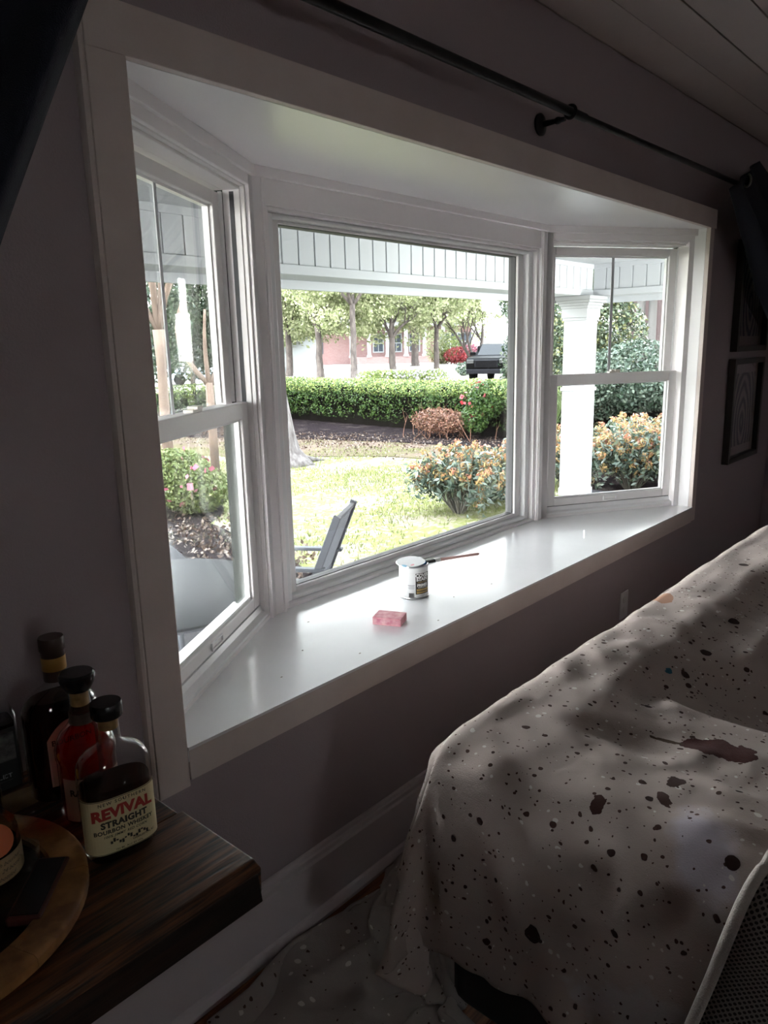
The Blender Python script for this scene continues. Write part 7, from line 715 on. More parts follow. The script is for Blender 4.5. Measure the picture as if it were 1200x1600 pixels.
-1,2,-3,1,2,-1,0,1,-1,0,-1,2,2,1,-2,-2,0,0,2,-2,0,-1,3,-2,-1,1,-1,1,2,3,-5,-1,-1,2,1,-14,2,6,-7,-9,-1,11,1,2,1,3,-1,0,-4,0,-1,0,1,-2,-2,-1,-2,-2,-3,-2,-1,0,1,-2,1,6,-5,2,-1,2,0,0,0,-4,-6,5,-1,3,4,3,-2,5,3,-1,-3,-3,-2,-1,3,3,2,2,1,0,0,1,1,1,0,-2,3,1,-6,5,0,-2,1,-1,-1,-1,2,0,0,-2,-1,1,2,0,-1,-2,2,0,0,-2,1,-1,0,0,2,-4,-4,6,-1,-3,0,-8,18,-7,-16,0,8,5,-7,-2,2,3,0,3,1,-8,-3,-2,-3,-2,-1,1,-1,1,0,-1,0,0,1,-3,-2,-5,-2,0,1,1,-1,0,-2,0,0,8,1,-2,1,-2,-1,5,-1,-1,3,6,1,5,5,-2,-8,-8,3,-3,1,-1,0,1,0,-3,3,-1,0,1,-1,0,-1,1,2,0,0,-1,1,-2,3,0,-3,0,2,-1,0,0,1,-2,0,2,0,-2,0,-1,2,0,0,3,-1,0,15,-16,-9,3,1,-6,1,8,0,2,1,4,2,0,-21,-1,0,2,2,3,-2,0,-3,-1,2,-2,-1,-2,-2,-1,-1,1,0,0,-1,0,-1,0,0,1,0,2,2,0,1,1,0,-2,-2,1,-1,4,-1,-2,1,6,5,-4,1,-9,1,-1,-1,-2,2,-1,-4,2,3,-1,-1,1,-1,-1,0,0,1,0,0,-4,0,4,1,-2,1,0,0,-1,2,-1,-1,0,0,0,-1,2,1,-1,-2,5,8,-11,0,3,3,-6,-1,0,2,4,2,2,-1,5,1,-23,2,0,-1,-1,-1,1,0,2,0,-2,0,-2,-2,0,-1,1,0,0,-1,0,-1,-1,0,-1,-1,0,1,1,2,3,1,2,-1,2,-2,2,-4,0,1,-4,-1,3,-2,0,8,-2,0,-2,-3,-2,0,0,-1,1,1,0,-1,0,0,0,0,-1,-1,0,0,0,0,-1,0,3,1,-1,0,0,1,-1,0,2,-2,-1,1,0,1,1,3,-3,0,1,1,-1,-3,-1,-2,0,4,6,2,2,-2,0,-19,0,0,0,-1,-3,1,-2,-1,0,-1,-2,0,-2,0,1,0,2,0,-1,-1,0,-1,0,1,1,0,-1,1,-1,0,0,0,5,0,0,-3,5,0,0,2,-3,-1,2,-3,-2,1,1,1,0,0,-1,-1,0,-1,-2,0,1,0,0,0,-1,1,-1,1,1,0,-1,1,0,-2,-1,1,0,0,0,0,1,1,-2,1,-1,0,1,2,-3,1,1,-1,2,-3,1,-1,-1,1,2,1,1,-1,6,0,-18,-2,0,-1,-1,0,-2,1,-1,-2,-1,0,-1,1,0,0,0,0,-1,-1,0,-1,1,0,0,0,1,0,-1,1,0,0,0,-2,1,2,4,0,-1,-4,1,2,0,0,3,0,-2,-2,0,3,0,2,0,-1,-2,-1,-3,0,1,-1,-2,0,1,2,0,-1,-2,1,0,0,0,0,0,0,0,0,1,-1,-1,3,0,-1,-2,0,1,2,-1,1,4,-5,0,-1,0,-1,1,1,2,4,3,-5,0,-22,1,-2,0,-1,-1,-1,-1,-1,0,-1,0,1,0,0,1,1,-2,-2,0,0,1,1,0,-1,1,-1,1,0,-1,1,-1,0,1,0,0,0,0,2,4,0,2,-3,-5,-1,2,2,0,0,-1,0,-1,-1,0,1,2,3,-2,-1,0,1,-1,-1,0,0,1,3,0,-2,-1,-1,-1,-1,-1,0,0,0,1,0,1,0,-1,1,0,3,-3,-1,2,-3,1,1,-3,1,1,0,0,-2,4,5,1,3,-22,-2,-3,0,0,1,1,0,0,-2,-1,1,-1,0,-1,-1,0,1,0,1,0,-1,-1,-1,1,0,1,-1,0,1,0,1,0,0,0,-1,0,0,0,0,1,-1,3,4,0,-2,-4,1,-1,-1,-1,-2,2,1,2,0,1,1,1,2,1,3,0,-1,-1,-1,-2,-1,1,1,0,0,0,1,0,0,0,1,0,1,-2,0,2,0,-9,3,1,-3,-1,1,-2,0,1,-1,-1,3,1,0,0,14,4,0,-4,-2,-6,-3,-1,-1,-1,-1,0,1,-1,1,-1,1,0,0,-1,0,0,-1,1,-1,1,0,0,0,0,0,0,0,0,1,0,-1,0,0,0,0,1,0,0,-1,0,-1,1,3,0,2,3,3,3,0,0,-1,0,0,1,0,-1,0,-1,0,0,1,1,1,1,0,0,1,1,1,0,0,0,0,-1,0,-1,2,0,-1,-2,2,-3,-5,-5,-5,-1,0,1,0,9,-9,1,2,-1,12,5,0,
])
FLOORCLOTH = ([0.01, 0.03, 0.05, 0.07, 0.091, 0.111, 0.131, 0.151, 0.171, 0.191, 0.212, 0.232, 0.252, 0.272, 0.292, 0.312, 0.332, 0.353, 0.373, 0.393, 0.413, 0.433, 0.453, 0.474, 0.494, 0.514, 0.534, 0.554, 0.574, 0.595, 0.615, 0.635, 0.655, 0.675, 0.695, 0.715, 0.736, 0.756, 0.776, 0.796, 0.816, 0.836, 0.857, 0.877, 0.897, 0.917, 0.937, 0.957, 0.978, 0.998, 1.018, 1.038, 1.058, 1.078, 1.098, 1.119, 1.139, 1.159, 1.179, 1.199, 1.219, 1.24, 1.26, 1.28, 1.3], [-0.015, -0.035, -0.055, -0.075, -0.094, -0.114, -0.134, -0.154, -0.174, -0.194, -0.214, -0.234, -0.253, -0.273, -0.293, -0.313, -0.333, -0.353, -0.373, -0.392, -0.412, -0.432, -0.452, -0.472, -0.492, -0.512, -0.531, -0.551, -0.571, -0.591, -0.611, -0.631, -0.651, -0.671, -0.69, -0.71, -0.73, -0.75], [-0.0414, -0.68638, -0.60408], 0.0022, [
2,12,11,10,10,10,9,10,9,9,10,10,10,8,10,10,9,10,11,10,7,9,12,13,10,8,3,-12,11,10,2,3,10,6,-4,10,11,11,10,3,8,10,9,9,9,10,6,8,8,7,1,7,7,7,7,7,7,6,7,3,5,3,2,1,-1,0,0,-1,0,0,0,0,0,0,1,-1,-1,1,2,0,0,1,-1,-1,0,3,3,0,-3,0,-13,8,1,-2,-8,2,4,0,4,1,-1,-1,0,-2,7,1,-8,0,1,0,-4,1,0,0,0,-1,0,0,0,0,0,-1,1,-1,3,-1,-1,-3,0,0,-1,0,1,-1,0,-2,1,0,0,0,0,1,0,-1,0,0,0,1,0,0,0,-1,-1,0,0,10,-10,2,-7,-1,4,3,-2,-3,8,1,-2,-3,1,-1,0,6,-6,-1,-4,1,1,1,-1,-5,9,-1,-4,0,0,0,0,2,-3,-2,1,0,2,-3,0,3,-4,-1,1,-1,3,1,0,-1,-1,1,-1,-2,1,0,0,0,1,-1,0,0,-1,-1,-1,-6,1,0,7,-9,7,1,-4,1,1,4,-5,0,2,0,0,0,1,5,-10,3,1,-2,-1,2,-2,-1,1,5,2,0,1,0,-8,3,-5,-2,4,-2,1,-2,-4,3,1,0,0,0,-1,0,2,1,-3,-2,2,-1,0,0,0,0,2,-1,-1,0,-1,-7,2,0,-2,0,6,0,0,5,1,-6,-4,4,1,0,0,-1,0,-2,-3,7,1,1,-6,0,-2,5,-4,1,1,0,2,0,-5,0,3,9,-7,-8,1,0,1,1,-1,-1,0,1,-1,0,0,0,-5,2,3,-1,1,0,0,0,0,-1,0,0,-2,-7,2,1,1,-3,13,2,-2,1,-3,-1,5,-7,-1,1,0,1,-3,-1,0,4,3,-3,-5,0,-1,2,5,5,1,-10,-1,-1,1,-5,9,-6,-1,2,-3,-1,1,6,0,0,0,0,0,0,-1,0,-3,4,0,-2,1,0,0,0,0,-1,0,2,-5,-3,-2,3,0,-1,12,-6,5,3,-3,0,-1,2,5,-8,-3,0,-6,4,-1,3,0,1,4,2,-6,3,-7,1,0,1,7,-9,0,-1,11,-7,1,-8,0,0,6,8,1,0,0,0,-1,0,-1,1,-1,1,1,0,2,-4,0,1,0,0,1,0,-2,-6,2,9,4,-2,3,-10,3,3,-1,2,-5,2,0,-1,6,0,-8,6,0,-3,1,1,0,-5,3,-3,-2,-3,0,1,0,3,9,-10,3,-10,-1,1,0,7,9,0,0,-6,0,0,0,0,0,-1,-1,0,1,0,0,0,2,-1,0,1,0,-1,-2,-5,11,-5,2,0,6,-5,5,-1,-1,-6,-3,7,0,0,4,-11,3,7,-5,1,0,0,0,0,2,-3,6,-9,-4,-1,2,1,0,3,8,-17,5,-4,1,10,5,-2,-3,-12,2,0,0,0,-2,1,2,0,1,-2,-1,1,0,1,0,-2,0,0,0,1,1,-8,8,0,0,0,6,-11,-1,1,6,1,-7,1,2,-7,7,0,1,5,-9,5,1,1,-4,2,-10,7,10,1,-15,0,2,-1,0,-5,9,-4,10,-9,3,-7,-1,0,11,7,0,0,0,2,-1,-3,1,-2,3,0,0,0,0,2,1,-4,0,-4,0,-3,9,0,-1,0,-1,0,-2,-1,-2,0,-5,7,1,1,8,-5,0,0,-1,7,-7,0,1,-6,0,13,-12,0,11,3,-16,1,1,-4,-1,0,9,-8,12,-6,9,2,-7,2,1,1,-1,0,0,-1,3,0,3,-5,1,0,0,0,-5,1,4,-3,-3,-1,7,0,0,0,-2,0,-3,1,-4,3,-1,6,-1,-3,-3,-3,14,-5,0,-3,0,5,0,-12,11,1,-7,1,0,1,10,-5,-5,-4,1,6,-6,0,9,1,-1,-6,6,4,-3,-5,0,1,0,0,1,0,-1,0,5,-6,1,0,0,-3,1,-1,0,1,2,1,0,-1,-1,-2,-1,-5,3,8,0,3,-2,-1,-9,-1,7,1,3,-4,3,-5,5,1,5,-10,-2,-6,9,-4,-3,-2,16,-1,1,-14,0,15,0,-6,-5,3,5,-2,-7,2,7,1,-1,0,1,-1,0,1,-1,0,6,-6,0,1,-2,0,2,-7,6,0,0,1,0,-2,-1,1,-7,8,1,-1,0,4,0,-4,3,-1,-10,2,1,-1,8,-1,-7,-2,2,-1,3,-4,-1,1,2,2,-3,3,12,3,-7,-7,1,0,4,1,-5,-2,3,-1,1,1,-1,-1,0,0,1,0,-3,-1,4,0,-1,7,-5,-11,11,-1,0,0,-1,-6,1,4,-8,5,7,-1,0,-3,0,2,9,-9,-7,6,-5,2,0,1,-6,-1,2,2,-3,0,4,-2,2,0,1,-1,2,-3,-1,1,6,4,-2,0,-8,-6,12,-2,-1,1,0,0,1,0,-1,-1,1,-1,0,0,0,0,-5,4,1,0,1,0,-3,-7,6,1,-3,-3,7,2,1,1,3,-7,-8,0,3,4,3,-3,-1,2,-8,1,0,-1,2,3,-5,11,3,-4,-5,-1,6,-8,5,-2,-2,0,1,6,-3,-7,0,7,-3,0,2,0,0,-2,0,1,0,-1,3,-1,0,-3,-2,5,-6,5,-2,0,-7,0,7,-4,-1,-3,6,4,0,0,-1,-9,0,1,0,7,1,-1,8,-12,-1,-3,-1,1,2,0,0,10,-1,-11,4,4,-3,-2,0,0,4,-4,1,-3,3,-1,-3,7,-2,2,-1,2,-2,0,1,1,-1,0,0,1,2,-3,1,1,2,4,-6,-3,-6,6,3,0,-10,0,6,4,-4,0,-1,-7,3,-1,-2,7,0,2,-4,-2,2,1,9,2,-2,-3,-9,-3,9,-9,12,-8,-3,3,-2,0,2,-1,3,-4,3,1,-4,8,-1,-5,-1,0,3,2,0,-1,0,-2,0,0,0,0,4,-1,-2,0,-4,9,-8,5,-1,-1,-2,2,-2,-2,-1,3,0,-10,1,-2,1,9,0,-4,-5,1,0,11,-6,-5,-3,-1,3,12,2,-1,-6,5,-11,5,-5,2,1,-1,0,6,6,-3,-13,1,4,-5,4,0,-3,4,-1,0,2,
-2,2,-4,1,-1,1,-3,1,3,-3,5,-5,5,0,1,-11,1,4,2,-2,2,0,-9,3,-4,8,5,-2,-8,2,5,2,-3,-4,7,-10,-4,6,4,0,-1,-1,4,-6,3,-6,4,-5,6,1,1,-4,0,4,-2,-5,-3,4,-1,-1,-1,4,0,0,-2,2,0,-1,-2,1,-5,2,2,0,1,0,0,7,-6,-13,7,-1,4,0,2,-3,-9,0,5,7,-1,2,-6,6,-3,-4,-5,1,6,1,-5,9,1,-6,0,2,-10,7,-5,0,2,2,6,-2,-1,-3,5,1,-3,4,-8,-1,-2,2,-2,-2,4,0,0,1,-1,1,3,-4,-3,0,0,0,0,2,-1,1,-6,-4,-1,3,-4,3,1,2,-4,-1,8,1,3,0,-4,6,-13,0,-2,4,4,0,-1,11,-11,-1,1,-5,-2,8,-2,-2,-2,3,-1,0,0,0,3,0,-3,-2,0,14,-11,8,-6,-5,-3,3,1,0,0,1,-1,-2,5,1,0,-7,-3,0,0,-4,-1,6,-5,3,0,6,-1,2,0,-5,4,-1,2,0,0,2,-9,10,-5,-5,2,-1,0,-8,1,6,-6,3,2,2,-5,1,10,1,-9,0,0,2,1,0,0,-5,-4,4,-3,17,-11,-7,-1,0,5,-1,0,0,-1,0,3,-2,-4,3,4,-1,-4,1,3,3,-8,3,-1,-3,0,1,0,-11,2,4,0,-1,1,2,-6,3,-4,2,9,-5,0,0,2,-5,-3,3,-1,-1,0,2,0,-2,14,-7,0,1,-2,1,0,-5,1,-2,1,2,0,-5,1,-1,-1,4,0,0,0,0,0,-4,-2,5,-6,3,4,0,-6,-3,0,7,7,0,-7,-1,2,-13,4,9,1,-2,1,-4,-9,1,-1,1,3,1,5,0,-4,-2,9,6,-2,-3,-3,-8,0,0,-1,-1,8,1,0,2,-1,0,-9,6,-5,1,0,-3,5,1,-6,-1,5,0,-2,0,-1,-1,5,-6,-3,6,1,-2,-5,5,4,-1,0,1,-2,-3,0,-3,9,0,-4,1,-1,-6,-4,1,-1,-1,4,2,1,0,-3,-5,2,0,-1,1,-2,0,4,0,0,-3,-1,8,0,0,-1,0,-2,10,-12,0,1,0,-1,-3,3,4,-7,7,-1,-1,-1,-1,-1,-2,9,-3,-1,-4,-6,8,1,1,2,-2,0,4,0,-13,-3,1,6,1,-1,-6,-3,5,6,1,2,-8,1,0,-5,-2,1,1,-1,0,-1,4,-3,2,-1,-1,2,4,2,-1,0,-3,-4,-2,1,9,-1,0,-7,-1,4,-3,0,10,6,-1,2,-1,1,0,-7,-2,7,1,-2,0,-1,0,0,1,1,-15,4,0,14,-8,-3,2,6,-1,-3,6,-8,-7,0,-1,9,1,0,-3,-8,2,0,0,-1,4,2,11,-1,0,-10,5,2,-3,0,1,-7,-1,-1,1,-4,12,-4,-6,-2,1,14,-7,9,6,1,-1,1,-1,-5,6,-1,-6,-1,7,1,-5,-1,1,1,-13,20,-5,3,-17,14,4,-6,-5,-5,5,-7,4,-5,2,8,1,-2,0,1,9,0,-1,1,0,-3,-3,-12,0,0,12,-1,-2,2,-2,-5,10,1,1,-4,-12,3,1,15,-7,-1,0,1,-11,7,-1,1,-1,-3,3,-1,1,2,-3,-5,4,5,-6,-1,-12,10,0,10,-8,-3,-4,-1,2,-5,0,0,0,-2,14,0,0,-1,1,-4,5,1,2,-1,-4,-8,-2,-1,9,4,2,-2,0,0,0,1,-1,-3,-8,-2,0,17,-3,1,-14,13,5,-14,7,6,6,1,-1,-1,1,1,0,0,1,0,0,-1,-14,5,-2,8,1,-4,0,0,7,-1,-11,-2,4,-3,-5,2,9,-1,5,-1,-6,-6,2,-1,1,-1,-2,0,9,4,3,-1,0,0,0,-6,3,1,1,0,-1,5,-11,3,-1,-6,-2,15,1,-1,0,3,0,8,-1,0,-1,2,0,0,-1,-1,2,0,0,-3,-10,2,4,5,-11,-3,10,8,-5,-7,-5,-3,0,13,1,-2,-1,-5,-5,2,2,-1,-1,2,2,8,2,-7,0,2,0,2,0,1,3,-9,-1,0,-7,0,-1,17,0,1,2,-15,0,-2,6,-5,10,1,8,0,-1,1,0,0,0,0,-1,0,-4,-6,7,4,-7,-1,-2,10,-13,9,3,-7,1,-7,1,10,-8,6,-9,-3,1,4,2,2,2,2,0,1,-12,2,8,-1,-2,2,-9,0,0,2,6,-5,0,10,3,-6,0,2,-4,-11,9,-6,0,1,10,0,-3,8,-1,1,1,-1,1,0,-1,1,-4,-9,5,8,-1,-12,0,-1,-5,8,0,-4,7,3,6,-4,-14,4,-1,9,2,1,0,-1,-4,1,2,-2,0,3,1,0,1,0,-4,3,-1,0,0,0,2,-4,-3,3,7,-10,1,-2,0,-1,8,0,-13,7,-8,-2,7,1,0,0,1,-1,0,-1,-3,-11,14,-1,-4,-6,4,-3,-4,5,-3,1,-6,0,4,-4,1,13,2,-6,0,0,-3,0,3,5,0,-2,2,0,2,1,-1,-3,0,1,2,1,-1,0,0,1,0,-3,-3,6,-6,-1,-1,0,1,-7,2,8,-11,-3,0,9,-1,0,0,0,0,-4,0,-9,6,-6,-4,-1,5,14,-11,-2,-5,9,-10,1,1,8,-3,9,-2,1,-5,0,0,5,2,0,0,-3,0,0,0,6,-4,2,3,-2,-2,1,-1,1,-3,0,-1,1,4,-3,-2,-1,0,-5,12,-1,-3,-4,5,1,2,0,8,0,-1,1,-3,0,3,-8,7,3,0,1,0,0,-7,2,4,-1,-17,1,7,-7,1,13,-6,3,-11,12,1,0,0,0,0,-1,1,0,0,-1,-1,4,-2,2,2,-3,0,1,-3,2,0,0,1,0,0,-2,-1,-10,8,-11,13,4,-13,-1,7,8,-6,8,0,0,-1,1,-1,-2,5,0,0,0,0,1,0,-1,0,-3,-6,-1,-8,2,13,0,-2,-9,-2,11,0,0,1,0,0,0,0,0,0,0,0,-1,0,2,-1,0,0,
0,-1,1,1,0,1,-1,0,1,-12,4,-9,0,7,0,7,4,-13,0,1,-4,265,-4,-3,1,2,3,5,4,7,8,6,3,2,-5,1,-1,-1,-2,-2,-1,1,-3,-1,-1,-1,-4,11,1,-2,-3,10,8,-3,-3,5,1,1,0,-2,-9,6,-3,-3,-4,-4,-4,-8,6,6,8,7,4,-8,-7,-7,-7,-8,-8,-8,-11,-9,-10,-11,-11,-11,10,1,1,-1,0,1,-2,1,-1,-2,-1,0,-1,5,-1,1,0,1,0,0,-2,2,-1,-1,-2,-4,-14,1,0,12,-1,-10,-1,0,3,3,2,0,-4,9,-9,-4,-1,1,0,5,13,0,0,-7,2,-11,1,-1,0,0,0,0,1,4,-1,0,2,0,0,12,0,0,0,1,-2,3,0,-2,-4,-5,-4,-2,-2,-2,-1,-1,-1,1,0,0,-1,0,0,0,6,-6,1,10,1,-10,-1,4,11,-12,-2,-2,5,2,-4,-2,3,-3,0,11,6,1,-1,0,-10,-8,5,-2,1,0,-1,1,5,-2,-2,2,1,-1,3,-1,11,1,0,1,-1,-2,-7,-6,-7,0,-1,1,0,1,0,-1,1,0,-1,0,0,1,-1,-1,9,-5,8,1,-1,-8,-2,10,6,-15,3,7,-1,-10,0,0,1,-1,2,12,1,1,1,0,-11,5,-5,-2,3,1,1,1,-1,-7,5,0,0,4,0,-3,2,-9,2,2,-2,-3,0,0,0,3,-3,2,-1,-1,0,0,1,-1,0,1,0,-1,0,0,13,-9,-1,4,0,-3,-1,6,-5,-3,4,9,-11,-3,2,1,-1,-1,1,13,-1,-1,-2,3,-9,9,-5,-5,-2,0,2,2,0,-1,3,6,3,1,-5,-1,2,1,-10,0,0,0,0,0,0,0,-1,6,-3,-2,1,-1,1,-1,1,0,0,0,-1,2,10,-5,-3,0,3,-3,3,-5,0,-1,-1,9,-8,-1,1,0,1,-1,11,7,-4,-4,2,3,-11,2,-4,3,4,1,-4,-1,-3,0,5,10,-9,-2,0,5,1,1,6,-10,0,-1,1,0,0,0,0,4,-4,1,0,-1,0,0,0,0,0,1,0,5,3,3,-9,0,1,-3,2,-1,4,-5,4,-4,-1,10,-7,-3,1,8,9,1,1,-1,-1,-11,-6,-1,2,-1,1,-1,0,5,-4,0,6,7,-12,2,10,0,-3,4,2,0,-10,0,0,0,1,-1,0,2,-1,-1,1,1,-2,1,-2,0,0,1,0,1,8,2,-8,5,-3,3,-7,2,-2,-1,3,-2,6,-2,-6,17,-2,-6,-7,2,0,-1,-1,-1,1,0,1,-2,2,0,0,0,0,3,-4,0,7,1,-1,0,-3,13,-2,2,2,-10,-1,1,0,1,0,1,0,-1,-1,-1,1,2,4,2,1,-1,-2,-4,7,-7,1,-2,-2,9,-5,14,-12,-5,0,1,-2,1,2,0,3,5,5,-8,-5,2,0,-3,-1,2,-2,4,8,-10,0,0,-1,1,0,3,8,-1,-2,-3,-7,12,3,4,-6,1,-11,1,0,2,-2,3,-3,-1,1,-1,1,0,1,0,0,0,1,2,0,-3,6,-7,0,0,0,8,-7,3,-5,-1,4,9,-7,-4,6,-6,2,4,9,-10,-3,-1,3,-3,-1,6,5,-6,2,-6,1,0,0,0,10,5,-7,6,-1,5,-4,-11,8,5,-4,-10,0,1,-1,2,-2,4,-2,-3,3,1,2,2,-6,2,-3,1,2,1,4,-8,0,0,0,0,1,-1,1,8,10,-7,-10,2,-2,-1,0,1,0,-2,9,-9,0,1,11,1,-7,-2,-1,3,3,-8,0,0,15,-4,1,4,-2,5,-5,3,-3,3,1,-1,-10,1,-1,1,0,0,1,2,-3,-1,0,-1,1,4,-3,3,-4,3,3,-7,1,1,0,-1,0,1,1,13,-2,-12,-1,-1,2,6,2,-5,-3,-1,2,5,-7,1,9,-9,-1,3,0,-2,0,3,6,-4,11,-15,12,-1,3,4,-1,1,-3,2,-14,12,3,-9,-1,1,0,0,2,-2,1,4,-6,0,1,-1,1,-1,3,-1,-1,0,0,-1,1,0,2,-3,5,5,-8,0,5,-3,0,5,0,-8,4,-1,-4,1,5,6,-1,-3,10,2,-7,-12,-2,4,3,6,6,-15,15,0,-13,-1,6,-4,10,2,-2,3,-5,5,-11,1,0,-1,1,-1,1,0,0,6,-6,0,0,0,2,-2,3,-3,0,0,0,0,0,0,2,2,-2,-2,0,0,4,0,-1,-2,-1,6,1,6,-5,-8,4,10,1,-4,-2,-7,1,6,-8,2,-3,5,11,-1,-7,11,-7,-3,11,-4,1,1,2,-1,0,-11,0,0,1,-1,1,1,0,0,0,1,0,-1,2,6,-4,3,0,0,-3,-3,3,-3,-2,6,-1,-3,1,-2,-1,1,2,3,5,7,-16,6,-8,10,-5,12,-1,-1,2,-10,2,-8,0,0,-1,8,10,2,-7,6,-5,-3,9,1,1,-4,-4,2,4,0,-10,0,0,0,2,-2,0,0,0,0,4,0,-2,3,-5,1,-1,0,0,1,12,-10,-3,3,4,-6,-1,0,4,0,8,3,1,2,-17,5,0,0,-5,14,0,0,0,-8,0,-1,15,-13,13,-3,1,-7,5,3,-11,-3,11,0,4,-2,-5,0,6,-3,2,-10,0,0,2,-2,1,-1,1,3,-2,-1,4,6,-10,0,0,-1,1,8,4,-9,-2,3,8,-8,-5,0,1,0,10,2,2,-4,-11,9,2,-7,10,-3,3,-1,-2,-1,-6,5,-1,1,2,-2,12,-5,-1,2,-14,7,8,-7,3,2,-2,0,4,2,0,-2,-10,2,1,-3,0,0,1,-1,0,4,-2,-1,0,6,2,-6,-2,6,-7,0,1,8,4,-8,-4,8,-2,-5,9,-1,0,4,-6,-3,-5,3,10,2,4,-16,-2,0,0,0,6,14,-15,12,-3,2,2,-4,-12,15,0,-8,7,-6,-7,13,-1,-4,3,-1,1,-10,2,1,0,0,-3,0,1,-1,0,6,-4,-1,
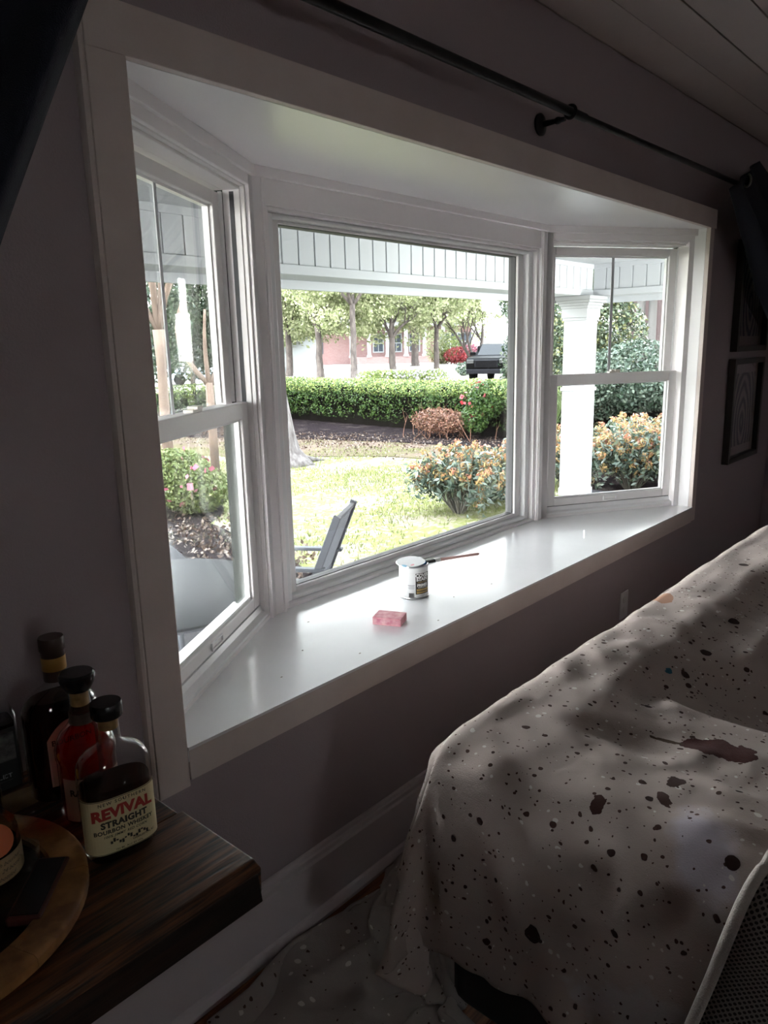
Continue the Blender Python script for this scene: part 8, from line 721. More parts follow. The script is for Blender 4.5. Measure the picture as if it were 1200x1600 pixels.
0,0,7,-5,-2,1,-2,1,0,-1,0,3,-2,0,13,-4,2,-1,-9,2,-3,13,3,-3,-8,-5,12,-4,2,-5,5,-11,0,18,2,-3,-12,7,6,1,0,0,-7,-5,-2,8,-3,4,-2,-6,1,7,-9,-1,0,2,1,2,-5,0,0,0,1,2,-3,2,0,1,2,-4,3,4,-7,-1,1,-1,2,-1,10,0,1,-8,-3,3,-2,9,-8,-2,4,12,2,-13,5,-5,-8,2,18,-2,-2,6,-3,-2,-5,4,1,-3,-2,9,0,-3,-1,-1,-5,2,-1,4,0,-9,0,0,-1,1,3,-2,-2,0,3,-2,0,1,-1,0,0,9,-9,4,-4,0,-1,0,0,3,9,-1,-7,-2,2,-4,3,-3,4,7,4,-2,-12,0,6,-6,0,9,-4,0,5,4,1,-3,4,1,-3,2,2,0,-4,-3,5,0,-16,12,1,3,-3,-4,-9,0,1,0,2,0,4,8,-9,-6,-1,0,2,-1,-1,1,4,4,-2,-2,3,6,2,4,-4,-10,-5,1,-1,-1,2,-1,12,1,-1,-6,-7,0,0,8,4,-10,0,12,0,-1,0,-11,14,3,0,-1,1,0,-3,2,-5,2,-1,3,-1,3,-17,5,3,-9,0,-1,2,-1,0,7,-4,12,-7,9,2,0,0,-7,-6,-6,2,0,-3,0,2,0,-1,9,-10,0,0,0,1,2,2,-2,1,-1,-3,0,2,10,-3,-2,6,3,-2,-1,3,-2,5,-1,2,0,-1,-2,-2,2,0,-3,-2,-10,11,-6,-5,8,-2,0,-10,0,1,0,0,2,-1,0,1,10,-3,1,-10,-1,13,2,-10,0,-1,-3,1,-1,-1,8,-1,13,-1,-2,-4,-5,4,2,-1,1,-11,9,3,-1,0,-7,3,6,0,1,0,-1,-4,3,3,1,-3,-3,3,1,0,-10,-1,2,8,-15,2,11,-7,2,-1,-9,1,-1,0,1,-1,1,1,-2,7,-3,-3,6,7,-13,0,4,11,-10,-3,4,-7,6,-1,-6,3,-2,1,-2,10,0,0,3,-6,3,-8,-2,8,1,4,-7,2,2,2,1,-2,5,0,0,-3,0,0,-6,-3,-1,1,13,-4,-11,6,3,-9,18,-13,1,-8,0,2,1,1,1,-5,3,3,-5,-2,0,10,-3,9,2,0,-12,1,1,1,-6,0,2,-3,-1,-2,5,8,0,0,-1,-8,-4,2,1,5,4,-4,1,7,-2,0,-1,1,4,-2,0,-2,2,-1,-2,5,0,-4,0,-12,0,0,11,-6,5,-2,10,-12,-9,1,2,2,0,2,6,-5,0,-8,2,1,-3,0,3,5,10,-6,-7,0,-1,12,0,-13,4,0,4,2,0,-7,-1,1,8,3,1,-10,4,-2,1,3,0,-1,-1,1,-2,0,3,1,1,-4,0,2,-12,6,-5,-1,-1,0,8,0,-3,11,-13,3,-7,-8,0,0,0,1,0,0,4,-5,10,2,-13,0,-1,0,1,0,6,3,8,-3,4,-18,4,-5,1,6,-4,1,7,1,0,-10,-2,0,15,-2,1,1,1,-1,1,-3,-8,3,0,1,-6,-1,0,1,-1,15,-15,4,2,7,3,-10,-2,6,-7,4,-7,14,-7,0,0,0,0,0,0,1,5,1,-8,10,-11,0,-1,1,4,3,-3,11,-3,-11,12,-13,5,3,1,4,1,-3,-3,-7,4,4,2,-8,2,-1,0,0,0,-1,3,7,0,0,-11,2,-5,3,-2,3,-3,17,-1,-2,0,-13,12,-1,7,0,0,0,-16,-9,1,1,-1,1,1,1,-1,1,-1,10,2,-2,-13,-2,7,-4,0,10,-12,1,9,-8,4,6,1,-2,0,1,-8,-2,1,2,-3,-2,9,-2,-1,1,1,1,3,0,-1,-2,-3,-1,0,-3,0,6,-2,4,1,-3,-1,8,0,-1,2,1,-9,10,-9,6,-7,0,0,0,0,1,-1,1,-1,2,0,4,-1,12,-1,-8,-6,-5,0,1,6,-4,3,7,-1,0,1,-3,-7,2,-4,1,2,8,3,1,-4,2,0,-2,-4,-3,0,0,-2,0,10,-13,3,-1,-1,8,-1,-3,1,2,-8,15,-11,-1,2,6,-8,2,9,-7,0,0,2,-1,-1,1,0,1,-1,0,1,7,5,3,-5,3,-3,-3,7,-8,-9,4,7,-2,0,-9,0,-2,2,7,4,1,-1,3,0,2,-9,-5,1,5,0,-4,0,-4,-1,0,16,-1,1,0,-2,0,-1,3,1,-5,-2,7,0,-15,-5,2,2,4,-7,1,0,-1,1,0,0,0,0,0,0,-2,6,0,5,-5,-6,13,3,-4,0,1,2,-4,-3,-7,8,-9,8,6,0,-2,-2,-1,-2,-7,-1,4,6,-2,-2,0,3,-2,6,3,0,-1,0,5,-2,-8,-6,5,4,4,-1,-7,10,-17,0,12,5,-1,-15,-6,0,-1,1,0,0,0,0,0,0,-2,2,3,0,-5,6,-3,5,9,-5,1,0,-11,6,-9,7,-4,6,-3,-3,-2,0,1,2,-4,1,4,2,-5,0,0,0,0,0,1,0,0,1,1,-1,5,10,-4,-6,-10,3,17,-1,-19,15,-1,4,-2,-6,-3,-6,-1,1,0,0,0,0,0,0,-1,0,2,1,-4,0,2,12,-10,-3,-2,7,5,1,-4,-3,-6,1,6,-1,-1,3,-1,-2,-4,4,4,-2,-6,2,1,0,2,-7,2,0,1,0,0,7,-5,0,-1,10,-3,4,-5,-10,1,13,-11,16,-15,4,2,0,-6,1,-1,0,0,0,0,0,-1,2,4,1,1,5,-10,8,5,-10,1,1,-6,-1,-1,-1,4,3,-2,-1,1,0,-4,-1,0,0,1,-1,0,5,-1,-1,0,1,9,-15,1,0,2,0,-2,6,0,0,-2,-2,12,0,-5,1,2,-4,-9,12,1,-3,0,-6,0,1,-1,1,-1,1,-1,3,2,0,0,0,0,5,1,-5,3,-9,13,-8,-6,15,-5,-7,-4,4,-4,-1,0,1,0,0,0,0,2,-1,1,0,1,2,-1,0,13,-18,1,0,
1,3,-2,0,0,2,9,-10,-4,15,1,-6,4,3,0,-17,10,5,-6,0,0,0,0,2,0,3,0,0,0,0,0,0,5,-1,-10,0,1,0,12,1,-14,10,1,-10,-2,0,0,0,-1,0,0,1,1,-1,2,0,1,-1,0,1,2,0,12,-18,2,0,1,0,0,0,0,-2,3,7,1,-13,0,6,8,-12,1,-3,9,0,2,0,0,1,0,-2,-1,0,1,1,0,-2,4,-4,0,0,0,0,0,8,-8,2,-2,5,-5,3,-3,0,1,0,4,-4,7,-8,0,0,0,4,-4,0,3,-3,0,0,0,0,0,0,0,7,-7,0,0,0,0,0,0,2,-2,0,0,0,0,0,3,-4,-1,0,-1,4,7,3,0,0,-2,-1,2,-5,3,-2,-1,-2,-3,0,-8,10,-4,3,-6,6,0,3,-3,0,4,-10,4,-3,13,2,0,0,-4,2,-1,-11,3,2,-2,8,-6,-1,-1,8,-13,5,0,1,1,-2,0,0,1,7,0,-2,-5,-1,0,1,1,1,2,-2,3,-4,-2,-4,-5,-1,0,0,1,1,2,2,5,1,-2,3,-5,2,-1,2,7,-9,-3,9,0,-10,5,7,-3,4,-4,-6,-6,-1,2,3,11,-7,-1,8,-7,5,0,-3,-3,0,9,-4,-2,-1,2,1,5,-3,-5,4,0,1,-6,0,-4,9,1,-3,-1,-10,-3,1,9,-2,4,4,-5,3,0,-1,-2,-3,5,-1,-4,7,-4,0,6,-4,-4,12,-9,-8,8,6,-2,-1,-13,1,0,5,1,0,-1,0,11,-7,-7,-2,3,6,7,-15,13,-1,4,1,0,1,-1,-8,7,-4,-9,-5,5,11,-7,1,-8,-2,1,5,2,1,-1,-5,7,6,-10,6,-6,0,2,3,-3,-2,7,-4,-4,10,-3,1,-5,0,1,-7,14,2,0,-6,-10,3,-3,8,4,1,-4,-3,3,0,7,0,1,-3,0,-11,13,-6,-2,-4,-2,-3,-1,5,10,-14,0,-1,7,2,2,0,-1,1,0,0,-1,0,1,0,0,7,-12,7,-5,3,0,2,-5,3,3,-8,7,6,-14,12,-4,-3,2,-9,17,-13,-2,4,5,6,-8,-1,-2,-2,-2,10,5,-12,-7,-1,2,3,11,-12,1,-3,1,-1,0,1,3,0,4,-5,-1,2,12,-7,1,1,-4,2,-3,1,0,-1,3,-2,0,7,-3,1,-7,2,0,0,-1,1,2,-6,4,8,-14,8,-2,3,-4,0,8,-12,12,-9,-8,2,5,6,4,-7,-1,8,-11,1,8,4,0,1,-11,-2,7,-4,0,1,-3,10,-4,-4,8,-16,0,17,-9,1,4,2,-6,1,-2,3,2,-3,4,-5,2,5,-1,-5,-2,7,-5,0,1,-2,2,-3,2,5,-10,13,-3,-12,-1,14,-1,-13,5,-2,12,-10,-7,-1,13,-5,8,5,-11,5,3,-1,0,-1,-11,6,-5,6,0,1,-5,0,-3,11,0,-10,4,4,-1,0,-10,11,-9,5,-1,0,1,-4,5,1,-2,4,0,-10,3,2,3,2,5,0,0,0,0,-4,1,-4,-12,2,5,-5,1,9,3,-7,6,-12,6,1,4,-4,8,2,-3,3,-4,-13,0,5,4,3,-7,6,-14,11,-3,2,3,-6,-2,11,-6,9,-5,-10,5,8,-15,13,-6,1,1,-3,2,5,-3,5,-7,0,-4,2,4,-2,5,-9,7,2,1,1,1,-14,0,5,1,0,-1,-6,7,-7,8,-3,12,2,-2,-5,0,-11,-2,-3,3,0,2,1,-3,5,2,2,-11,14,-6,3,-1,-3,7,-8,5,7,-16,2,-2,6,6,-3,0,-6,6,-1,2,1,-2,-6,7,6,-13,3,-5,-1,-1,1,6,-3,7,1,-8,-1,2,3,5,-3,0,0,3,-2,-1,8,-8,5,4,2,-2,-11,-1,-4,1,2,11,-7,-2,-2,-4,-1,13,3,-1,0,-7,1,0,-2,2,0,2,5,-11,5,8,-12,3,-6,5,4,0,3,1,-9,8,-5,-4,12,-4,-2,3,-3,-1,8,-9,-6,4,0,-3,6,1,-2,7,-5,1,3,-9,11,-14,9,-3,3,-7,-3,2,14,-7,0,4,-13,12,-3,0,-5,5,4,2,-5,2,1,6,-1,-7,-1,-10,1,2,6,-1,2,-8,6,3,3,-9,0,-2,0,0,-4,-1,3,-1,12,-5,-5,3,0,2,1,3,-10,0,4,0,1,2,-8,12,-4,2,3,-4,1,-13,2,-1,-1,0,2,-3,17,-8,-2,11,1,0,-6,3,-7,0,5,-7,-5,13,-15,5,8,-1,-6,1,1,11,-1,-17,9,7,-11,-6,9,0,2,-6,5,3,-2,-3,-3,0,11,-6,-1,2,-1,5,-4,-6,7,2,-1,-1,0,-3,2,4,-5,-7,6,-1,0,-7,1,1,5,1,6,-14,16,0,-9,-8,1,10,-9,15,-13,3,-4,11,-15,9,6,2,-2,-5,-3,12,-19,13,6,-1,-15,6,5,-4,0,0,0,3,-7,1,1,1,4,2,2,-1,-1,-4,-11,10,10,0,0,-2,-3,-12,12,-8,7,-12,3,-2,10,-3,-2,-5,9,9,-7,-10,16,-9,-11,1,8,-1,-3,10,-9,11,-10,-2,-2,13,3,-8,-4,-6,9,8,-18,10,2,-1,-9,7,9,-5,-3,0,-1,1,-3,8,-5,3,-4,1,-1,10,1,-3,-14,4,0,4,1,-1,-4,2,8,-7,6,-12,0,5,-2,-4,12,5,-10,0,-5,11,3,-19,2,12,-5,-2,3,1,5,4,-11,-2,13,-9,4,-7,-8,7,3,10,-17,7,5,-4,-6,3,6,-5,-5,6,1,-4,5,4,-9,7,-6,6,-11,2,1,-5,-1,12,-4,-3,2,-2,-3,1,-1,6,8,-9,-5,8,0,1,3,1,-7,2,7,-5,-12,0,10,7,-15,9,2,3,1,-3,-12,-2,0,5,15,-12,-5,14,-11,7,-12,8,10,
-4,-12,0,7,7,-9,1,7,-1,7,1,-10,1,-2,3,-3,5,-9,2,2,0,-5,14,-13,2,-3,2,5,5,4,-13,-2,9,9,0,-4,-4,-10,0,9,-11,2,8,7,2,-17,11,3,-5,3,-10,3,-3,5,5,3,-17,2,14,0,-8,0,2,10,-12,-6,1,9,7,-19,2,16,-14,0,-5,0,11,1,-7,0,0,-2,2,-7,11,-4,0,4,2,-15,5,9,-5,2,0,-1,-2,7,-11,3,4,-8,4,7,1,2,-4,1,-3,4,3,-11,-4,11,-5,-4,-6,10,2,4,-8,7,5,-2,-10,2,0,0,-10,3,14,-8,6,-14,8,9,-16,8,0,1,0,-4,9,2,-8,0,0,0,6,-13,7,6,-10,11,-1,-6,-6,15,-10,1,3,-3,-6,4,-6,-1,15,2,-8,-8,11,6,-1,-8,-9,4,4,8,-12,-5,10,-1,8,1,-18,6,12,-14,-5,7,12,3,-1,-6,-4,-8,17,-16,9,6,-15,11,-2,0,-1,-2,4,-3,8,-1,-5,0,7,-12,9,2,-11,3,-1,8,-1,-2,0,-1,-2,-1,3,5,-3,-3,7,-13,-2,3,13,-9,-6,-2,8,-4,1,4,-7,3,6,8,0,-1,-10,10,-10,-4,0,2,-5,1,3,7,6,1,-3,-15,8,9,-13,3,5,-6,0,-1,-1,-1,-4,-1,14,2,2,-15,4,-1,-4,10,-7,0,-5,16,-2,-15,15,-13,0,7,3,-9,11,-11,5,1,7,-7,-6,1,7,-10,7,1,3,1,6,-5,0,1,-3,7,-1,-7,-6,4,0,3,-1,-2,-8,2,-3,2,13,-5,-8,10,2,-11,6,0,0,0,-5,3,3,-10,4,2,9,1,-9,2,-3,11,-15,5,-2,-3,11,-7,-3,10,-5,-9,12,-7,4,1,2,-4,-6,6,9,-13,6,3,2,-7,4,-11,12,-8,-2,-2,4,-2,6,6,-3,-2,-3,-3,-2,2,-1,14,-8,2,-2,-3,-3,9,-3,1,1,-1,0,0,1,-8,5,5,4,2,-3,1,-4,-2,-9,11,6,-17,15,-11,-3,13,-10,4,6,-7,1,6,3,0,-5,4,-9,-4,12,2,-1,1,0,-16,10,-6,2,2,2,-8,-3,7,2,6,2,1,-2,0,-1,1,-16,15,-13,7,5,-6,-7,10,-3,-1,4,-2,-1,-3,3,7,0,-11,-5,0,5,13,-1,-4,-8,-6,11,1,6,2,-8,-2,7,-8,7,-5,-6,6,-5,0,-1,10,4,0,-3,-6,-9,1,17,-10,-6,-2,-1,4,-2,5,1,0,12,0,-1,1,-3,0,-7,8,-14,4,10,-14,10,-4,-4,4,0,-2,8,2,1,1,-7,-11,-1,1,6,7,-15,1,12,-3,0,8,-18,0,0,3,10,-9,12,-2,-2,6,-2,2,-1,-1,2,-10,-6,1,-2,4,11,-13,4,8,-4,-2,-6,8,6,-8,2,-9,0,-1,4,0,-4,1,8,-1,1,-8,15,-11,12,-8,0,1,2,-9,-2,-1,-1,0,7,11,-6,6,-16,6,0,-3,12,-7,-9,9,0,8,-9,-1,10,-18,0,18,-9,-7,-1,1,0,-1,2,1,-2,7,7,-13,5,2,2,6,-3,3,0,-5,2,-12,-2,-1,1,1,-2,5,5,-7,14,3,-5,-5,2,-1,5,-4,2,-6,3,1,0,0,8,1,-7,6,-16,11,3,-2,-6,0,2,2,7,-9,-6,11,-2,-12,8,4,-13,8,-6,2,2,6,-7,2,1,10,-7,-7,5,1,1,-8,-2,6,-5,0,-2,3,4,9,2,-2,-11,6,7,3,-11,-7,-3,4,9,-5,-7,4,4,0,0,0,2,-2,7,-7,-4,-6,0,8,9,-12,1,4,-4,5,-3,-6,8,4,0,-5,1,9,-1,2,-5,3,-8,6,-1,4,1,0,-17,5,2,0,0,0,6,3,-8,0,-1,7,1,-7,-9,8,-6,6,-1,0,-7,10,-2,8,-6,-2,0,0,-1,0,-2,6,0,-6,9,-11,-3,0,6,7,3,-16,8,5,-3,-4,7,1,-8,3,-5,-6,8,9,-5,-2,-5,1,2,10,-14,-2,-1,2,8,7,-1,-2,2,2,-2,-2,0,4,-1,-3,-13,-1,14,0,-15,17,2,-3,-12,2,0,10,-15,6,-2,4,3,7,-10,-1,-3,0,10,-11,2,2,1,0,-4,0,11,0,-6,-3,11,-15,7,1,-4,6,-4,7,-15,-2,1,10,-7,-1,-2,8,4,5,-2,-12,3,-5,3,4,4,7,-3,-3,2,0,-1,2,-7,-6,1,5,-9,0,11,8,0,-8,-7,5,0,-6,16,-12,2,0,0,0,3,-9,4,3,1,3,0,-2,-6,-2,-4,4,4,-8,10,-9,14,-6,1,-1,-9,16,-9,-2,-4,13,-4,5,3,-8,-7,-2,4,-2,10,5,-3,-10,-5,0,1,-1,5,-1,2,3,9,-1,0,-8,0,1,-1,2,3,-7,2,5,2,-10,6,-9,15,0,0,-3,3,0,-1,0,0,-3,2,9,-11,13,-2,3,0,-4,-5,-3,11,-15,15,-2,-14,16,-3,5,-5,4,-6,-2,6,2,0,-1,-5,-4,-7,0,0,-2,-1,0,1,3,3,4,7,-17,5,-2,14,-7,-11,2,4,-2,10,-4,-1,0,-6,11,-1,-12,0,0,0,0,0,0,-1,-3,5,5,-11,13,-8,-3,-1,-4,0,7,0,-8,15,-15,2,7,0,6,1,2,0,-1,-3,-5,-4,-4,5,9,3,1,-13,2,1,1,-2,7,-10,0,0,-3,15,-2,3,-9,7,-7,-4,-4,8,-2,3,-5,-2,7,-9,1,7,1,-1,0,0,0,0,0,4,3,-5,2,-9,-4,11,-8,13,-7,9,-13,6,-1,-1,7,-7,-2,2,-3,-6,0,0,0,-1,1,5,-4,-1,0,5,2,3,3,6,-6,
-11,5,1,0,0,-6,5,0,-4,-3,15,4,0,-10,-2,11,-7,-1,5,0,-6,0,-1,3,-1,-1,0,2,5,0,-9,-7,1,4,4,-6,8,-11,12,-8,15,-12,3,0,-8,11,-11,-2,1,-1,0,0,2,4,6,-3,4,0,-7,-5,7,8,-1,-6,6,-2,-4,0,0,5,-7,-7,0,7,9,-13,-2,0,17,-9,0,8,-9,-5,1,5,0,0,-2,4,-1,5,0,-5,-9,1,5,2,0,0,-2,10,-1,-10,6,-6,3,-10,10,0,5,4,-5,-11,6,-1,2,0,0,-2,5,-6,-3,10,1,2,-9,-5,3,2,-2,5,-1,5,-8,8,-2,-3,0,-3,9,1,-7,-7,8,-10,8,5,-5,6,-5,7,0,0,-2,6,-5,-4,-3,5,3,0,0,0,0,0,-1,3,-2,-7,-1,8,5,-4,-1,-9,0,2,7,-3,3,0,0,0,-1,-2,2,1,-5,-1,-1,0,3,-3,-1,16,-9,6,-10,3,-3,3,4,2,-4,3,-12,7,-1,2,0,-8,5,10,-12,6,-7,
])
BL = dict(br=(.625, -.785), br2=(.61, -.71), tan=(1.31, -.425), blue=(.917, -.61), d3=(.441, -.765), d4=(.381, -.765), d2=(.322, -.684), d5=(.30, -.88))
def baked(data, name, m, label, cat, pleat=False):
    us, vs_, lo, st_, s = data; nx, ny = len(us), len(vs_)
    q = np.array(s, np.int64).reshape(3, ny, nx)
    q = np.cumsum(np.cumsum(q, axis=1), axis=2); q = np.moveaxis(q, 0, 2)
    Pn = (np.array(lo)+q*st_).reshape(-1, 3)
    for _ in range(1):   # soften quantisation
        G = Pn.reshape(ny, nx, 3).copy(); G[1:-1, 1:-1] = G[1:-1, 1:-1]*.5+.125*(G[:-2, 1:-1]+G[2:, 1:-1]+G[1:-1, :-2]+G[1:-1, 2:]); Pn = G.reshape(-1, 3)
    if pleat:   # small pulled folds: hanging pleats on the drop, slanting creases on top
        for k_ in range(len(Pn)):
            x, y, z = Pn[k_]; u_, v_ = us[k_ % nx], vs_[k_//nx]
            hang = min(1, max(0, (-.02-z)/.18)); top_ = 1-min(1, max(0, (0-z)/.06))
            r1 = noise.noise(Vector((v_*11, u_*1.2, 3))); r2_ = noise.noise(Vector((u_*1.5, v_*13, 8)))
            if x < .34: Pn[k_][0] -= .016*hang*(1-abs(r1)*3.2)
            rg_ = 1-abs(noise.noise(Vector((u_*4+v_*5, v_*3-u_*7, 2))))*2.6; rh = 1-abs(noise.noise(Vector((u_*13-v_*6, v_*9+u_*5, 6))))*2.6
            Pn[k_][2] += top_*(.004*max(0, rg_)**2+.003*max(0, rh)**2)
    fs = [(j*nx+i, (j+1)*nx+i, (j+1)*nx+i+1, j*nx+i+1) for j in range(ny-1) for i in range(nx-1)]
    me = bpy.data.meshes.new(name); me.from_pydata(Pn.tolist(), [], fs); me.shade_smooth(); me.materials.append(m)
    ul = me.uv_layers.new(name='rest')
    li = np.zeros(len(me.loops), int); me.loops.foreach_get('vertex_index', li)
    uvs = np.stack([np.array(us)[li % nx], np.array(vs_)[li//nx]], 1); ul.data.foreach_set('uv', uvs.ravel())
    o = bpy.data.objects.new(name, me); COL.objects.link(o); tag(o, label, cat)
    md = o.modifiers.new('s', 'SUBSURF'); md.levels = 1; md.render_levels = 1
    md = o.modifiers.new('t', 'SOLIDIFY'); md.thickness = .0025; md.offset = 0
    return o
baked(SHEET, 'drop_cloth', sheet_mat('paint_splattered_canvas', (.45, .375, .345)), 'grey-beige paint-splattered canvas drop cloth draped over the sofa', 'drop cloth', True)
baked(FLOORCLOTH, 'drop_cloth', sheet_mat('plain_canvas', (.36, .32, .30), False), 'crumpled grey-beige canvas drop cloth bunched on the floor against the baseboard', 'drop cloth')

# ---- perforated mesh cover over the near end
t = thing('mesh_pad', 'perforated beige mesh pad with piped edge hanging over the near sofa arm', 'pad', (.30, -1.1, 0))
def mesh_mat():
    m, t_, b = nmat('perforated_mesh'); L = t_.links; N = t_.nodes
    uv = N.new('ShaderNodeUVMap'); uv.uv_map = 'uv'
    v = N.new('ShaderNodeTexVoronoi'); v.voronoi_dimensions = '2D'; v.inputs['Randomness'].default_value = 0; v.inputs['Scale'].default_value = 150
    mp = N.new('ShaderNodeMapping'); mp.inputs['Rotation'].default_value = (0, 0, .785); L.new(uv.outputs[0], mp.inputs[0]); L.new(mp.outputs[0], v.inputs[0])
    r = N.new('ShaderNodeValToRGB'); r.color_ramp.interpolation = 'CONSTANT'; r.color_ramp.elements[1].position = .34
    r.color_ramp.elements[0].color = (.02, .015, .015, 1); r.color_ramp.elements[1].color = (.24, .215, .205, 1); L.new(v.outputs['Distance'], r.inputs[0])
    L.new(r.outputs[0], b.inputs['Base Color']); b.inputs['Roughness'].default_value = .8; return m
PADTOP, PADX = .068, .212
def pad_pt(a, v):       # a: along y away from the piping, v: 0 on top .. 1 at bottom of the end face
    L1 = .26; d = v*(.85)
    if d < L1: x = PADX+.05+(L1-d); z = PADTOP
    elif d < L1+.078: k = (d-L1)/.078*PI/2; x = PADX+.05-.05*math.sin(k); z = PADTOP-.05*(1-math.cos(k))
    else: x = PADX; z = PADTOP-.05-(d-L1-.078)
    ye = -.985+.11*max(0, (d-L1)/.5)
    if d > L1: x += .006*math.sin(d*30+a*9)
    return Vector((x, ye-a, z))-Vector((.30, -1.1, 0))
nu, nv = 16, 60
vs = [tuple(pad_pt(.45*i/(nu-1), j/(nv-1))) for j in range(nv) for i in range(nu)]
fs = [(j*nu+i, j*nu+i+1, (j+1)*nu+i+1, (j+1)*nu+i) for j in range(nv-1) for i in range(nu-1)]
me = bpy.data.meshes.new('mesh_panel'); me.from_pydata(vs, [], fs); me.shade_smooth(); me.materials.append(mesh_mat()); ul = me.uv_layers.new(name='uv')
for lp in me.loops: ul.data[lp.index].uv = (.45*(lp.vertex_index % nu)/(nu-1), .85*(lp.vertex_index//nu)/(nv-1))
o = bpy.data.objects.new('mesh_panel', me); COL.objects.link(o); o.parent = t; md = o.modifiers.new('s', 'SOLIDIFY'); md.thickness = .003
MB().tube([pad_pt(0, j/(nv-1))+Vector((-.002, 0, .001)) for j in range(nv)], .0085, 10).build('piping', P('beige_piping', (.34, .30, .275), .8, bump=.3, bscale=300), t, True)

# ================================================================ OUTSIDE
ZP, ZG = -1.0, -1.10      # porch floor, lawn
def pol(az, d, z=ZG): a = math.radians(az); return (-.726+d*math.sin(a), -1.191+d*math.cos(a), z)
# ---- porch
pf = struct('porch_floor', 'grey concrete porch floor outside the bay', 'porch')
MB().prism([(-3, .13), (7.62, .13), (7.62, 2.95), (2.05, 2.95), (2.35, 3.5), (2.75, 4.2), (2.95, 4.8), (2.8, 5.6), (2.2, 6.2), (1.0, 6.6), (-3, 6.8)], ZG-.1, ZP).build('slab', M_conc, pf, bevel=.02)
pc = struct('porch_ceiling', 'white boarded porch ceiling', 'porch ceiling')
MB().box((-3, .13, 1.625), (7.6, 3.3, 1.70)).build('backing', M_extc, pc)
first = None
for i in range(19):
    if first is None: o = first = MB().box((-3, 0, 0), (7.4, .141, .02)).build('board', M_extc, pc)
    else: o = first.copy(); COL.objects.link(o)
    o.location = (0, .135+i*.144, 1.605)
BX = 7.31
def beam(name, label, n, org, dx):
    b = struct(name, label, 'beam'); dx = Vector(dx); dy = Vector((-dx.y, dx.x, 0))
    T = lambda v: Vector(org)+dx*v.x+dy*v.y+Vector((0, 0, v.z))
    Ln = n*.152
    MB().box((0, .012, 1.264), (Ln, .35, 1.66), T).build('core', M_beam, b)
    first = None
    for k in range(n):
        if first is None: o = first = MB().box((.004, 0, 1.325), (.146, .012, 1.558), T).build('frieze_board', M_beam, b, bevel=.003, seg=1)
        else: o = first.copy(); COL.objects.link(o)
        o.location = dx*(.152*k)
    MB().box((0, -.012, 1.264), (Ln, .012, 1.328), T).build('bottom_trim', M_beam, b, bevel=.003); MB().box((0, -.010, 1.556), (Ln, .012, 1.605), T).build('top_trim', M_beam, b, bevel=.003)
    MB().box((0, .33, 1.20), (Ln, .37, 1.66), T).build('outer_fascia', M_beam, b)
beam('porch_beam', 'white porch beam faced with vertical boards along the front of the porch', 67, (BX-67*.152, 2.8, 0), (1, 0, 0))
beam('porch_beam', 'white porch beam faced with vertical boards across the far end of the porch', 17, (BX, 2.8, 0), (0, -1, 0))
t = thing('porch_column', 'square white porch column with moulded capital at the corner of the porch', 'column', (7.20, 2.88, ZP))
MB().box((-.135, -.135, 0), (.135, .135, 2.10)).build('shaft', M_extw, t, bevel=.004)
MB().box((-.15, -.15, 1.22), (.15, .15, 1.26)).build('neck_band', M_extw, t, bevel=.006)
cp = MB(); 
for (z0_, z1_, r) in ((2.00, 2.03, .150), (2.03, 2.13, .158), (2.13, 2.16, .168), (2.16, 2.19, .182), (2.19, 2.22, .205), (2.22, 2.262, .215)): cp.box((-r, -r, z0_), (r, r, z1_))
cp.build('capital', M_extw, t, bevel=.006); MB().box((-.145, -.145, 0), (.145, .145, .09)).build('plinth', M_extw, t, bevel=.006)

# ---- ground
def ground_mat(name, cols, scale, bump=.4, s2=14):
    m, t_, b = nmat(name); L = t_.links; N = t_.nodes; tcn = N.new('ShaderNodeTexCoord')
    n1 = N.new('ShaderNodeTexNoise'); n1.inputs['Scale'].default_value = scale; n1.inputs['Detail'].default_value = 6; L.new(tcn.outputs['Object'], n1.inputs[0])
    n2 = N.new('ShaderNodeTexNoise'); n2.inputs['Scale'].default_value = s2; n2.inputs['Detail'].default_value = 5; L.new(tcn.outputs['Object'], n2.inputs[0])
    a = N.new('ShaderNodeMath'); a.operation = 'MULTIPLY_ADD'; a.inputs[1].default_value = .7; L.new(n2.outputs[0], a.inputs[0]); L.new(n1.outputs[0], a.inputs[2])
    r = N.new('ShaderNodeValToRGB'); e = r.color_ramp.elements
    while len(e) < len(cols): e.new(.5)
    for i, c in enumerate(cols): e[i].position = .62+.5*i/len(cols); e[i].color = (*c, 1)
    L.new(a.outputs[0], r.inputs[0]); L.new(r.outputs[0], b.inputs['Base Color']); b.inputs['Roughness'].default_value = .95; b.inputs['Specular IOR Level'].default_value = 0
    bp = N.new('ShaderNodeBump'); bp.inputs['Strength'].default_value = bump; bp.inputs['Distance'].default_value = .03; L.new(n2.outputs[0], bp.inputs['Height']); L.new(bp.outputs[0], b.inputs['Normal']); return m
GA = .155   # overall vegetation brightness
def g(*c): return tuple(x*GA for x in c)
M_lawn = ground_mat('thin_lawn', [g(.50, .44, .32), g(.66, .60, .48), g(.40, .44, .16), g(.46, .50, .19), g(.90, .85, .74)], .9, s2=16)
M_mulch = ground_mat('dark_mulch', [g(.035, .027, .031), g(.055, .043, .047), g(.022, .018, .020), g(.10, .08, .078)], 3, .8, 30)
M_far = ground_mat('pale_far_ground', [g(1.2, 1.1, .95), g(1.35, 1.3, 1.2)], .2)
M_litter = ground_mat('leafy_bare_ground', [g(.22, .165, .135), g(.34, .26, .215), g(.24, .215, .12)], 2, s2=22)
MB().box((-60, .2, ZG-.2), (140, 160, ZG)).box((7.55, -40, ZG-.2), (140, .2, ZG)).build('lawn', M_lawn)
tag(bpy.data.objects['lawn'], 'patchy yellow-green lawn in front of the porch', 'lawn', kind='structure')
